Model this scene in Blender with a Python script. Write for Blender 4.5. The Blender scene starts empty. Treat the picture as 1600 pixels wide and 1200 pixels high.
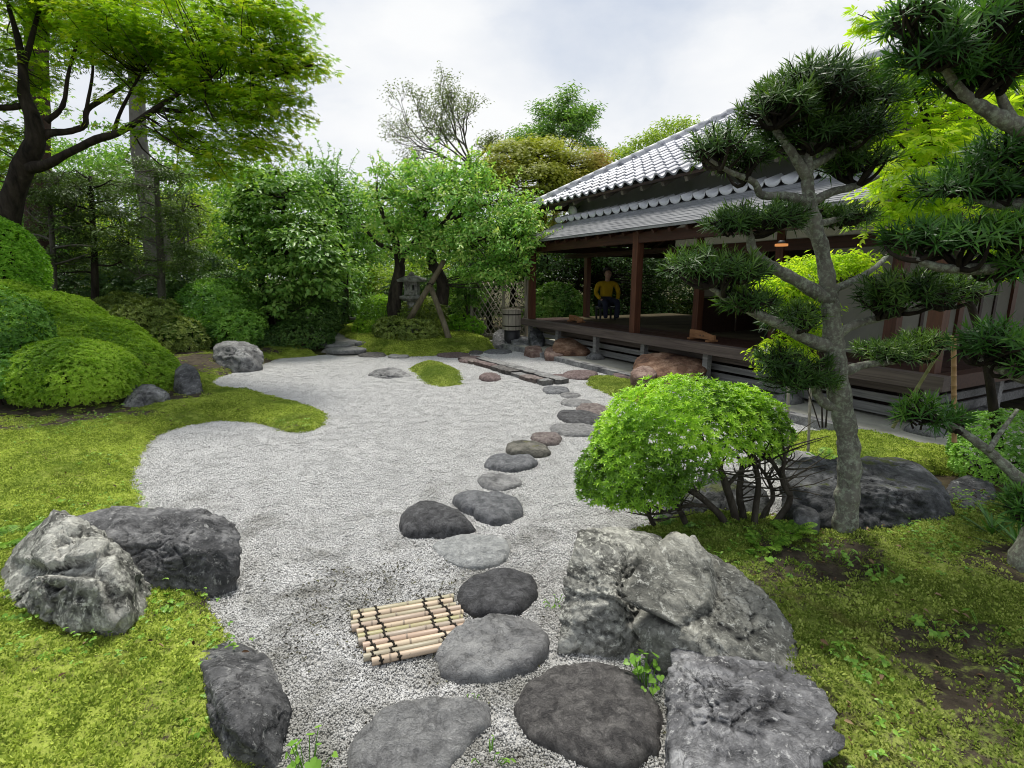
import bpy, bmesh, math, random
import numpy as np
from mathutils import Matrix, Vector

SC = bpy.context.scene
COL = SC.collection
RNG = np.random.default_rng(7)

# ------------------------------------------------------------------ camera
F_PX, CAM_H = 820.0, 1.6
PITCH = math.atan(165.0 / F_PX)
cam_data = bpy.data.cameras.new('camera')
cam_data.sensor_width = 36.0
cam_data.lens = F_PX / 1600.0 * 36.0
cam_data.clip_start = 0.05
cam_data.clip_end = 2000.0
cam = bpy.data.objects.new('camera', cam_data)
COL.objects.link(cam)
cam.location = (0, 0, CAM_H)
cam.rotation_euler = (math.pi / 2 - PITCH, 0, 0)
SC.camera = cam

# ------------------------------------------------------------------ sky
SUN_EL, SUN_AZ = math.radians(66), math.radians(-8)      # azimuth from +Y (ahead), to the left
world = bpy.data.worlds.new('World')
SC.world = world
world.use_nodes = True
wn, wl = world.node_tree.nodes, world.node_tree.links
wn.clear()
w_out = wn.new('ShaderNodeOutputWorld')
w_bg = wn.new('ShaderNodeBackground')
w_bg.inputs['Strength'].default_value = 0.1
w_sky = wn.new('ShaderNodeTexSky')
w_sky.sky_type = 'NISHITA'
w_sky.sun_disc = False
w_sky.sun_elevation = SUN_EL
w_sky.sun_rotation = SUN_AZ
w_sky.air_density = 1.2
w_sky.dust_density = 2.0
w_tc = wn.new('ShaderNodeTexCoord')
w_map = wn.new('ShaderNodeMapping')
w_map.inputs['Scale'].default_value = (1.0, 1.0, 2.2)
w_n1 = wn.new('ShaderNodeTexNoise')
w_n1.inputs['Scale'].default_value = 1.7
w_n1.inputs['Detail'].default_value = 8
w_n1.inputs['Roughness'].default_value = 0.55
w_n1.inputs['Distortion'].default_value = 0.4
w_r1 = wn.new('ShaderNodeValToRGB')                      # how much cloud covers the blue
w_r1.color_ramp.elements[0].position = 0.36
w_r1.color_ramp.elements[0].color = (0.4, 0.4, 0.4, 1)
w_r1.color_ramp.elements[1].position = 0.58
w_r1.color_ramp.elements[1].color = (1, 1, 1, 1)
w_n2 = wn.new('ShaderNodeTexNoise')
w_n2.inputs['Scale'].default_value = 1.6
w_n2.inputs['Detail'].default_value = 7
w_r2 = wn.new('ShaderNodeValToRGB')                      # grey and white of the cloud sheet
w_r2.color_ramp.elements[0].position = 0.36
w_r2.color_ramp.elements[0].color = (5.7, 6.35, 7.5, 1)
w_r2.color_ramp.elements[1].position = 0.66
w_r2.color_ramp.elements[1].color = (9.1, 9.2, 9.3, 1)
w_mix = wn.new('ShaderNodeMixRGB')
wl.new(w_tc.outputs['Generated'], w_map.inputs['Vector'])
wl.new(w_map.outputs['Vector'], w_n1.inputs['Vector'])
wl.new(w_map.outputs['Vector'], w_n2.inputs['Vector'])
wl.new(w_n1.outputs['Fac'], w_r1.inputs['Fac'])
wl.new(w_n2.outputs['Fac'], w_r2.inputs['Fac'])
wl.new(w_r1.outputs['Color'], w_mix.inputs['Fac'])
wl.new(w_sky.outputs['Color'], w_mix.inputs['Color1'])
wl.new(w_r2.outputs['Color'], w_mix.inputs['Color2'])
wl.new(w_mix.outputs['Color'], w_bg.inputs['Color'])
wl.new(w_bg.outputs['Background'], w_out.inputs['Surface'])

# ------------------------------------------------------------------ sun behind thin cloud
sun_data = bpy.data.lights.new('sun', 'SUN')
sun_data.energy = 4.2
sun_data.angle = math.radians(13)
sun_data.color = (1.0, 0.96, 0.88)
sun = bpy.data.objects.new('sun', sun_data)
COL.objects.link(sun)
sun_dir = Vector((math.sin(SUN_AZ) * math.cos(SUN_EL), math.cos(SUN_AZ) * math.cos(SUN_EL), math.sin(SUN_EL)))
sun.rotation_euler = sun_dir.to_track_quat('Z', 'Y').to_euler()

SC.view_settings.view_transform = 'Standard'
SC.view_settings.look = 'None'
SC.view_settings.exposure = 0.1
SC.view_settings.gamma = 1.0
SC.view_settings.use_curve_mapping = False
SC.render.engine = 'CYCLES'
SC.cycles.use_denoising = True
SC.cycles.filter_width = 1.05
SC.cycles.max_bounces = 6
SC.cycles.diffuse_bounces = 3
SC.cycles.glossy_bounces = 2
SC.cycles.transmission_bounces = 4
SC.cycles.transparent_max_bounces = 4

# ------------------------------------------------------------------ picture <-> place
_c, _s = math.cos(PITCH), math.sin(PITCH)


def ray(u, v):
    x, y = (u - 800) / F_PX, -(v - 600) / F_PX
    return np.array([x, _c + _s * y, -_s + _c * y])


def G(u, v, z=0.0):
    d = ray(u, v)
    t = (z - CAM_H) / d[2]
    return np.array([0, 0, CAM_H]) + d * t


def D(u, v, Y):
    d = ray(u, v)
    return np.array([0, 0, CAM_H]) + d * Y / d[1]


def px2m(u, v, Y, px):
    return px / F_PX * Y / ray(u, v)[1]


# the tea house's own axes: origin at the near corner of its veranda, A along the front, B into the house
B_O = np.array([4.10, 4.91, 0.0])
B_A = np.array([-0.460, 0.888, 0.0]); B_A /= np.linalg.norm(B_A)
B_B = np.array([B_A[1], -B_A[0], 0.0])


def bw(a, b, z):
    return B_O + B_A * a + B_B * b + np.array([0, 0, z])


# ------------------------------------------------------------------ noise
def _hash(ix, iy, iz, seed):
    h = (ix * 374761393 + iy * 668265263 + iz * 2147483647 + seed * 1274126177) & 0xFFFFFFFF
    h = ((h ^ (h >> 13)) * 1274126177) & 0xFFFFFFFF
    h = ((h ^ (h >> 16)) * 2246822519) & 0xFFFFFFFF
    return ((h ^ (h >> 15)) & 0xFFFFFF) / float(0xFFFFFF) * 2 - 1


def vnoise(p, seed=0):
    p = np.asarray(p, float)
    i = np.floor(p).astype(np.int64)
    f = p - i
    f = f * f * f * (f * (f * 6 - 15) + 10)
    x, y, z = i[:, 0], i[:, 1], i[:, 2]
    r = 0
    for dx in (0, 1):
        wx = f[:, 0] if dx else 1 - f[:, 0]
        for dy in (0, 1):
            wy = f[:, 1] if dy else 1 - f[:, 1]
            for dz in (0, 1):
                wz = f[:, 2] if dz else 1 - f[:, 2]
                r = r + _hash(x + dx, y + dy, z + dz, seed) * wx * wy * wz
    return r


def fbm(p, octv=5, seed=0, gain=0.5, ridge=False):
    p = np.asarray(p, float)
    a, r, tot = 1.0, 0, 0
    for k in range(octv):
        n = vnoise(p * 2.03 ** k + 17.3 * k, seed + k)
        r = r + a * ((1 - 2 * np.abs(n)) if ridge else n)
        tot += a
        a *= gain
    return r / tot


def cells(p, seed=0, jit=0.9):
    """Cellular noise: every cell has its own height and slope, so a surface breaks into flat facets."""
    p = np.asarray(p, float)
    i = np.floor(p).astype(np.int64)
    best = np.full(len(p), 1e9)
    val = np.zeros(len(p))
    for dx in (-1, 0, 1):
        for dy in (-1, 0, 1):
            for dz in (-1, 0, 1):
                c = i + [dx, dy, dz]
                h = [_hash(c[:, 0], c[:, 1], c[:, 2], seed + k) for k in range(7)]
                q = p - (c + 0.5 + 0.5 * jit * np.stack(h[:3], 1))
                d = (q * q).sum(1)
                v = 0.6 * h[3] + (q * np.stack(h[4:7], 1)).sum(1)
                m = d < best
                best = np.where(m, d, best)
                val = np.where(m, v, val)
    return val


def unit(v):
    return v / np.maximum(np.linalg.norm(v, axis=-1, keepdims=True), 1e-9)


def sstep(x):
    x = np.clip(x, 0, 1)
    return x * x * (3 - 2 * x)


# ------------------------------------------------------------------ mesh building
class MB:
    """Collects vertices and faces (and one random number per vertex) of one mesh."""

    def __init__(self):
        self.V, self.Fs, self.R, self.M, self.n = [], [], [], [], 0

    def add(self, V, F, rnd=None, m=0):
        V = np.asarray(V, float).reshape(-1, 3)
        for f in (F if isinstance(F, list) else [F]):
            f = np.asarray(f, np.int64)
            if f.size:
                self.Fs.append(f + self.n)
                self.M.append(np.full(len(f), m))
        self.V.append(V)
        self.R.append(np.full(len(V), 0.5) if rnd is None else np.broadcast_to(np.asarray(rnd, float), (len(V),)))
        self.n += len(V)
        return self

    def box(self, c, half, ax=None, rnd=None):
        """Box with centre c, half sizes and axes (rows of ax)."""
        ax = np.eye(3) if ax is None else np.asarray(ax)
        s = np.array([[x, y, z] for x in (-1, 1) for y in (-1, 1) for z in (-1, 1)], float)
        V = np.asarray(c) + (s * np.asarray(half)) @ ax
        F = [[0, 1, 3, 2], [4, 6, 7, 5], [0, 4, 5, 1], [2, 3, 7, 6], [0, 2, 6, 4], [1, 5, 7, 3]]
        return self.add(V, np.array(F), rnd)

    def bbox(self, a0, a1, b0, b1, z0, z1, rnd=None):
        """Box in the tea house's axes."""
        c = bw((a0 + a1) / 2, (b0 + b1) / 2, (z0 + z1) / 2)
        return self.box(c, ((a1 - a0) / 2, (b1 - b0) / 2, (z1 - z0) / 2), [B_A, B_B, [0, 0, 1]], rnd)

    def tube(self, P, R, k=6, cap=True, rnd=None, rough=0.0, seed=0):
        P = np.asarray(P, float)
        R = np.broadcast_to(np.asarray(R, float), (len(P),))
        T = unit(np.gradient(P, axis=0))
        ref = np.array([0.31, 0.2, 0.93]) if abs(T[0][2]) < 0.8 else np.array([0.9, 0.35, 0.1])
        N = unit(np.cross(T, ref)); Bn = np.cross(T, N)
        th = np.arange(k) * 2 * math.pi / k
        ring = N[:, None] * np.cos(th)[None, :, None] + Bn[:, None] * np.sin(th)[None, :, None]
        V = (P[:, None] + ring * R[:, None, None]).reshape(-1, 3)
        if rough:
            nz = fbm(V / (np.repeat(R, k)[:, None] * 1.6 + 1e-4) * [1, 1, .5], 3, seed)
            V = V + ring.reshape(-1, 3) * (nz * rough * np.repeat(R, k))[:, None]
        n = len(P)
        i, j = np.meshgrid(np.arange(n - 1), np.arange(k), indexing='ij')
        a, b = i * k + j, i * k + (j + 1) % k
        F = np.stack([a, b, b + k, a + k], -1).reshape(-1, 4)
        Fs = [F]
        if cap:
            Fs += [np.arange(k)[::-1][None], (np.arange(k) + (n - 1) * k)[None]]
        return self.add(V, Fs, rnd)

    def mesh(self, name, smooth=True):
        V = np.concatenate(self.V) if self.V else np.zeros((0, 3))
        me = bpy.data.meshes.new(name)
        me.vertices.add(len(V))
        me.vertices.foreach_set('co', V.astype(np.float32).ravel())
        if self.Fs:
            loops = np.concatenate([f.ravel() for f in self.Fs])
            cnt = np.concatenate([np.full(len(f), f.shape[1]) for f in self.Fs])
            start = np.concatenate([[0], np.cumsum(cnt)[:-1]])
            me.loops.add(len(loops))
            me.loops.foreach_set('vertex_index', loops.astype(np.int32))
            me.polygons.add(len(cnt))
            me.polygons.foreach_set('loop_start', start.astype(np.int32))
            me.polygons.foreach_set('loop_total', cnt.astype(np.int32))
            me.polygons.foreach_set('material_index', np.concatenate(self.M).astype(np.int32))
            me.polygons.foreach_set('use_smooth', np.full(len(cnt), bool(smooth)))
        at = me.attributes.new('rnd', 'FLOAT', 'POINT')
        at.data.foreach_set('value', np.concatenate(self.R).astype(np.float32))
        me.update(calc_edges=True)
        return me


WLOC = {}


def tag(o, label=None, cat=None, group=None, kind=None):
    for k, v in (('label', label), ('category', cat), ('group', group), ('kind', kind)):
        if v:
            o[k] = v
    return o


def obj(name, mb, mat, parent=None, base=None, smooth=True, label=None, cat=None, group=None, kind=None):
    """One mesh object. Vertices are given in world space; the origin is put at base (or the parent's origin)."""
    V0 = np.zeros(3)
    if parent is not None:
        V0 = WLOC[parent.name]
    elif base is not None:
        V0 = np.asarray(base, float)
    if V0.any():
        mb.V = [v - V0 for v in mb.V]
    me = mb.mesh(name, smooth)
    for m in (mat if isinstance(mat, (list, tuple)) else [mat]):
        me.materials.append(m)
    o = bpy.data.objects.new(name, me)
    COL.objects.link(o)
    if parent is not None:
        o.parent = parent
    else:
        o.location = V0
    WLOC[o.name] = V0
    return tag(o, label, cat, group, kind)


def thing(name, label, cat, loc, group=None):
    o = bpy.data.objects.new(name, None)
    o.empty_display_size = 0.1
    COL.objects.link(o)
    o.location = loc
    WLOC[o.name] = np.asarray(loc, float)
    return tag(o, label, cat, group)


def piece(name, me, parent, M):
    """A child that shares its mesh with its likes; M is its world matrix."""
    o = bpy.data.objects.new(name, me)
    COL.objects.link(o)
    o.parent = parent
    o.matrix_basis = Matrix.Translation(Vector(-WLOC[parent.name])) @ M
    return o


def frame(o, x, y, z):
    m = Matrix.Identity(4)
    for i, ax in enumerate((x, y, z)):
        for r in range(3):
            m[r][i] = ax[r]
    for r in range(3):
        m[r][3] = o[r]
    return m


# ------------------------------------------------------------------ materials
def nodes(name):
    m = bpy.data.materials.new(name)
    m.use_nodes = True
    t = m.node_tree
    t.nodes.clear()
    out = t.nodes.new('ShaderNodeOutputMaterial')
    bs = t.nodes.new('ShaderNodeBsdfPrincipled')
    t.links.new(bs.outputs[0], out.inputs['Surface'])
    return m, t, bs, out


def ramp(t, fac, stops, interp='LINEAR'):
    r = t.nodes.new('ShaderNodeValToRGB')
    e = r.color_ramp.elements
    r.color_ramp.interpolation = interp
    while len(e) < len(stops):
        e.new(0.5)
    for el, (p, c) in zip(e, stops):
        el.position = p
        el.color = (*c, 1) if len(c) == 3 else c
    t.links.new(fac, r.inputs['Fac'])
    return r.outputs['Color']


def noise(t, vec, scale, detail=4, rough=0.55, dist=0.0):
    n = t.nodes.new('ShaderNodeTexNoise')
    n.inputs['Scale'].default_value = scale
    n.inputs['Detail'].default_value = detail
    n.inputs['Roughness'].default_value = rough
    n.inputs['Distortion'].default_value = dist
    t.links.new(vec, n.inputs['Vector'])
    return n.outputs['Fac']


def voro(t, vec, scale, feature='F1', out='Distance'):
    n = t.nodes.new('ShaderNodeTexVoronoi')
    n.feature = feature
    n.inputs['Scale'].default_value = scale
    t.links.new(vec, n.inputs['Vector'])
    return n.outputs[out]


def mixc(t, fac, a, b, mode='MIX'):
    n = t.nodes.new('ShaderNodeMixRGB')
    n.blend_type = mode
    for s, x in (('Fac', fac), ('Color1', a), ('Color2', b)):
        if hasattr(x, 'is_linked'):
            t.links.new(x, n.inputs[s])
        elif s == 'Fac':
            n.inputs[s].default_value = x
        else:
            n.inputs[s].default_value = (*x, 1)
    return n.outputs[0]


def mth(t, op, a, b=0.0):
    n = t.nodes.new('ShaderNodeMath')
    n.operation = op
    for i, x in enumerate((a, b)):
        if hasattr(x, 'is_linked'):
            t.links.new(x, n.inputs[i])
        else:
            n.inputs[i].default_value = x
    return n.outputs[0]


def pos(t, scale=(1, 1, 1), rot=(0, 0, 0), kind='pos'):
    if kind == 'pos':
        g = t.nodes.new('ShaderNodeNewGeometry').outputs['Position']
    else:
        g = t.nodes.new('ShaderNodeTexCoord').outputs['Object']
    mp = t.nodes.new('ShaderNodeMapping')
    mp.inputs['Scale'].default_value = scale
    mp.inputs['Rotation'].default_value = rot
    t.links.new(g, mp.inputs['Vector'])
    return mp.outputs['Vector']


def attr(t, name='rnd'):
    a = t.nodes.new('ShaderNodeAttribute')
    a.attribute_name = name
    return a.outputs['Fac']


def bump(t, bs, h, strength=0.4, dist=0.02):
    b = t.nodes.new('ShaderNodeBump')
    b.inputs['Strength'].default_value = strength
    b.inputs['Distance'].default_value = dist
    t.links.new(h, b.inputs['Height'])
    t.links.new(b.outputs[0], bs.inputs['Normal'])


def leaf_mat(name, dark, mid, light, trans=0.35, rough=0.45, spec=0.35, patch=0.0, patch_col=None, tcol=None):
    """Leaves: colour varies from leaf to leaf; light also comes through them."""
    m, t, bs, out = nodes(name)
    c = ramp(t, attr(t), [(0.0, dark), (0.5, mid), (1.0, light)])
    if patch:
        f = noise(t, pos(t), patch, 2)
        f = ramp(t, f, [(0.5, (0, 0, 0)), (0.68, (1, 1, 1))])
        c = mixc(t, f, c, patch_col)
    t.links.new(c, bs.inputs['Base Color'])
    bs.inputs['Roughness'].default_value = rough
    bs.inputs['Specular IOR Level'].default_value = spec
    tr = t.nodes.new('ShaderNodeBsdfTranslucent')
    t.links.new(mixc(t, 1.0, c, tcol or (1.15, 1.2, 0.55), 'MULTIPLY'), tr.inputs['Color'])
    mx = t.nodes.new('ShaderNodeMixShader')
    mx.inputs[0].default_value = trans
    t.links.new(bs.outputs[0], mx.inputs[1])
    t.links.new(tr.outputs[0], mx.inputs[2])
    t.links.new(mx.outputs[0], out.inputs['Surface'])
    return m


def bark_mat(name, c0, c1, c2=None, scale=9, lich=0.0, lich_col=(0.33, 0.36, 0.27)):
    m, t, bs, out = nodes(name)
    v = pos(t, (1, 1, 0.35))
    n = noise(t, v, scale, 6, 0.65, 0.6)
    c = ramp(t, n, [(0.32, c0), (0.62, c1)] + ([(0.8, c2)] if c2 else []))
    if lich:
        f = noise(t, pos(t), 42, 7, 0.72)
        f = ramp(t, f, [(0.97 - lich, (0, 0, 0)), (1.1 - lich, (0.85, 0.85, 0.85))])
        c = mixc(t, f, c, lich_col)
    t.links.new(c, bs.inputs['Base Color'])
    bs.inputs['Roughness'].default_value = 0.9
    bs.inputs['Specular IOR Level'].default_value = 0.15
    bump(t, bs, noise(t, v, scale * 3, 6, 0.7, 0.5), 0.8, 0.02)
    return m


def wood_mat(name, c0, c1, scale=(1.2, 30, 30), rough=0.6, spec=0.3):
    m, t, bs, out = nodes(name)
    ang = math.atan2(B_A[1], B_A[0])
    v = pos(t, (1, 1, 1), (0, 0, -ang))
    mp = t.nodes.new('ShaderNodeMapping')
    mp.inputs['Scale'].default_value = scale
    t.links.new(v, mp.inputs['Vector'])
    n = noise(t, mp.outputs[0], 1.0, 5, 0.6, 0.8)
    n2 = noise(t, v, 1.3, 3)
    c = ramp(t, n, [(0.3, c0), (0.7, c1)])
    c = mixc(t, ramp(t, n2, [(0.35, (0, 0, 0)), (0.7, (0.5, 0.5, 0.5))]), c, c0)
    t.links.new(c, bs.inputs['Base Color'])
    bs.inputs['Roughness'].default_value = rough
    bs.inputs['Specular IOR Level'].default_value = spec
    bump(t, bs, n, 0.3, 0.004)
    return m


def stone_mat(name, dark, mid, light, scale=5.0, lich=0.0, vein=0.5, moss=0.0, rough=0.85, grain=60, lich_col=(0.42, 0.42, 0.38), spots=None, cav=0.0):
    """Weathered stone: warped bands, dark cracks, pale lichen, moss on what faces up."""
    m, t, bs, out = nodes(name)
    v = pos(t)
    warp = noise(t, v, scale * 0.5, 4, 0.6)
    sc = t.nodes.new('ShaderNodeVectorMath'); sc.operation = 'ADD'
    mu = t.nodes.new('ShaderNodeVectorMath'); mu.operation = 'SCALE'
    cn = t.nodes.new('ShaderNodeTexNoise'); cn.inputs['Scale'].default_value = scale * 0.9; cn.inputs['Detail'].default_value = 5
    t.links.new(v, cn.inputs['Vector'])
    t.links.new(cn.outputs['Color'], mu.inputs[0]); mu.inputs['Scale'].default_value = 0.13
    t.links.new(v, sc.inputs[0]); t.links.new(mu.outputs[0], sc.inputs[1])
    wv = sc.outputs[0]
    n1 = noise(t, wv, scale, 10, 0.66, 0.12)
    c = ramp(t, n1, [(0.36, dark), (0.49, mid), (0.63, light)])
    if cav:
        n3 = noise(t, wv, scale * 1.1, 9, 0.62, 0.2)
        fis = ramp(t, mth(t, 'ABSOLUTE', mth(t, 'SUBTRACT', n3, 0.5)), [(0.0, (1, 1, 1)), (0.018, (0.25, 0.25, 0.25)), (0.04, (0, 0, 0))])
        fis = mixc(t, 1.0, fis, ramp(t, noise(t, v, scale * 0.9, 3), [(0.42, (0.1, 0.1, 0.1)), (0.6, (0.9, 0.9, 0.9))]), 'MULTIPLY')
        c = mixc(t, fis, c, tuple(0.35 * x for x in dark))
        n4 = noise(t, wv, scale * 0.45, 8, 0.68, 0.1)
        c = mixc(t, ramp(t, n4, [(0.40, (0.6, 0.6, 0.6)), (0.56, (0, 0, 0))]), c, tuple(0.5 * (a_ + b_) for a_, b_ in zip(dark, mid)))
    f = noise(t, v, grain, 3, 0.7)
    c = mixc(t, 0.5, c, ramp(t, f, [(0.3, (0.55, 0.55, 0.55)), (0.7, (1.25, 1.25, 1.25))]), 'MULTIPLY')
    hgt = n1
    if vein:
        cr = voro(t, wv, scale * 1.7, 'DISTANCE_TO_EDGE')
        cm = ramp(t, cr, [(0.0, (1, 1, 1)), (0.05, (0, 0, 0))])
        cm2 = mixc(t, 1.0, cm, ramp(t, warp, [(0.45, (0, 0, 0)), (0.6, (vein, vein, vein))]), 'MULTIPLY')
        c = mixc(t, cm2, c, tuple(0.3 * x for x in dark))
        hgt = mth(t, 'SUBTRACT', n1, mth(t, 'MULTIPLY', cm2, 0.6))
    if lich:
        lf = noise(t, wv, scale * 5.0, 9, 0.78, 0.0)
        lf = ramp(t, lf, [(0.92 - lich, (0, 0, 0)), (0.99 - lich, (0.9, 0.9, 0.9))])
        c = mixc(t, lf, c, lich_col)
    if spots:
        sf = ramp(t, noise(t, v, scale * 1.2, 5, 0.6, 0.2), [(0.6, (0, 0, 0)), (0.68, (0.85, 0.85, 0.85))])
        c = mixc(t, sf, c, spots)
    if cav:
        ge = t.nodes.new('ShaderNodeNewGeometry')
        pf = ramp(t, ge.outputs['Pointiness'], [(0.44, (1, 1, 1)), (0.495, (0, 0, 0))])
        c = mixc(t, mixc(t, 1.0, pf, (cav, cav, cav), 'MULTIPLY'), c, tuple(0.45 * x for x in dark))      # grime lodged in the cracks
    if moss:
        gN = t.nodes.new('ShaderNodeNewGeometry')
        sx = t.nodes.new('ShaderNodeSeparateXYZ')
        t.links.new(gN.outputs['Normal'], sx.inputs[0])
        mf = mth(t, 'MULTIPLY', mth(t, 'ADD', sx.outputs['Z'], 0.1), noise(t, v, 7, 6, 0.65))
        mf = ramp(t, mf, [(0.62 - moss * 0.3, (0, 0, 0)), (0.7 - moss * 0.3, (0.9, 0.9, 0.9))])
        c = mixc(t, mf, c, (0.07, 0.085, 0.02))
    t.links.new(c, bs.inputs['Base Color'])
    bs.inputs['Roughness'].default_value = rough
    bs.inputs['Specular IOR Level'].default_value = 0.25
    h2 = mth(t, 'ADD', hgt, mth(t, 'MULTIPLY', f, 0.12))
    fine = noise(t, wv, scale * 5, 9, 0.75)
    crk = ramp(t, mth(t, 'ABSOLUTE', mth(t, 'SUBTRACT', noise(t, wv, scale * 2.2, 8, 0.6, 0.2), 0.5)), [(0.0, (0, 0, 0)), (0.02, (1, 1, 1))])
    bump(t, bs, mth(t, 'ADD', mth(t, 'ADD', h2, mth(t, 'MULTIPLY', fine, 0.5)), mth(t, 'MULTIPLY', crk, 0.12)), 0.9, 0.035)
    return m


def plain_mat(name, c0, c1, scale=3.0, rough=0.8, spec=0.25, bscale=40, bstr=0.2):
    m, t, bs, out = nodes(name)
    v = pos(t)
    c = ramp(t, noise(t, v, scale, 5, 0.6, 0.3), [(0.3, c0), (0.7, c1)])
    t.links.new(c, bs.inputs['Base Color'])
    bs.inputs['Roughness'].default_value = rough
    bs.inputs['Specular IOR Level'].default_value = spec
    if bstr:
        bump(t, bs, noise(t, v, bscale, 5, 0.65), bstr, 0.01)
    return m
# ====================================================================== GROUND
def gp(pts):
    return np.array([G(u, v)[:2] for u, v in pts])


LEFT_EDGE = [(510, 557), (440, 562), (395, 577), (350, 590), (338, 598), (348, 606), (400, 612), (470, 628), (515, 645), (525, 657), (505, 675), (470, 685),
             (435, 680), (400, 668), (345, 662), (300, 668), (260, 682), (235, 710), (225, 740), (240, 790), (375, 890), (350, 935), (400, 1000), (450, 1100), (440, 1260)]
RIGHT_EDGE = [(1045, 1260), (1030, 1050), (985, 1000), (885, 985), (880, 930), (900, 850), (1010, 820), (1060, 790), (1200, 800), (1228, 760), (1225, 735), (1215, 712), (1225, 690)]
KERB_EDGE = [(1300, 664), (1019, 597), (819, 548)]
BACK_EDGE = [(800, 550), (740, 552), (690, 556), (620, 558), (575, 556), (520, 557)]
GRAV = gp(LEFT_EDGE + RIGHT_EDGE + KERB_EDGE + BACK_EDGE)


def sdist(XY, poly):
    """Signed distance to a polygon's outline, positive inside."""
    XY = np.asarray(XY, float)
    d2 = np.full(len(XY), 1e18)
    ins = np.zeros(len(XY), bool)
    n = len(poly)
    for i in range(n):
        a, b = poly[i], poly[(i + 1) % n]
        e = b - a
        w = XY - a
        t = np.clip((w @ e) / max(e @ e, 1e-12), 0, 1)
        q = w - t[:, None] * e
        d2 = np.minimum(d2, (q * q).sum(1))
        c = ((a[1] <= XY[:, 1]) != (b[1] <= XY[:, 1]))
        with np.errstate(divide='ignore', invalid='ignore'):
            xi = a[0] + (XY[:, 1] - a[1]) / (b[1] - a[1]) * e[0]
        ins ^= c & (XY[:, 0] < xi)
    return np.where(ins, 1, -1) * np.sqrt(d2)


def ab_of(XY):
    q = XY - B_O[:2]
    return q @ B_A[:2], q @ B_B[:2]


def T(XY):
    """Height of the soil."""
    XY = np.atleast_2d(np.asarray(XY, float))[:, :2]
    x, y = XY[:, 0], XY[:, 1]
    a, b = ab_of(XY)
    left = 0.07 + 0.05 * np.clip(-x - 4.6, 0, 6) * sstep((y - 2.5) / 4)
    right = 0.14 + 0.04 * sstep((x - 2.2) / 1.5)
    back = np.clip(0.12 + 0.02 * (y - 11), 0.1, 0.5)
    z = np.where(y > 10.5, back, np.where(x > 0, right, left))
    z = np.where(x < -3.5, np.maximum(z, left), z)
    z = z * sstep(-sdist(XY, GRAV) / 0.7)
    z = z * sstep((-b - 0.45) / 0.4)
    return z + 0.02 * fbm(np.c_[XY * 1.3, np.zeros(len(XY))], 3, 5) * (z > 0.02)


def Tz(x, y):
    return float(T([[x, y]])[0])


def sheet(poly, step, zfun, margin=0.0, jitter=0.0):
    """Grid over a polygon, kept where the signed distance exceeds -margin."""
    lo, hi = poly.min(0) - margin - step, poly.max(0) + margin + step
    nx, ny = [int(math.ceil((hi[k] - lo[k]) / step)) + 1 for k in (0, 1)]
    gx, gy = np.meshgrid(lo[0] + np.arange(nx) * step, lo[1] + np.arange(ny) * step, indexing='ij')
    XY = np.c_[gx.ravel(), gy.ravel()]
    if jitter:
        XY = XY + RNG.uniform(-jitter, jitter, XY.shape) * step
    d = sdist(XY, poly)
    i, j = np.meshgrid(np.arange(nx - 1), np.arange(ny - 1), indexing='ij')
    a = (i * ny + j).ravel()
    F = np.stack([a, a + ny, a + ny + 1, a + 1], -1)
    F = F[(d[F] > -margin).any(1)]
    used = np.unique(F)
    remap = np.full(len(XY), -1)
    remap[used] = np.arange(len(used))
    return np.c_[XY[used], zfun(XY[used], d[used])], remap[F], d[used]


# --- materials
def soil_material():
    m, t, bs, out = nodes('soil')
    v = pos(t)
    c = ramp(t, noise(t, v, 5, 7, 0.65), [(0.3, (0.028, 0.022, 0.014)), (0.6, (0.075, 0.06, 0.038)), (0.8, (0.12, 0.1, 0.07))])
    c = mixc(t, ramp(t, noise(t, v, 0.9, 4), [(0.45, (0, 0, 0)), (0.62, (0.8, 0.8, 0.8))]), c, (0.07, 0.09, 0.02))
    t.links.new(c, bs.inputs['Base Color'])
    bs.inputs['Roughness'].default_value = 0.95
    bs.inputs['Specular IOR Level'].default_value = 0.08
    bump(t, bs, noise(t, v, 45, 6, 0.7), 0.7, 0.03)
    return m


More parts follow.
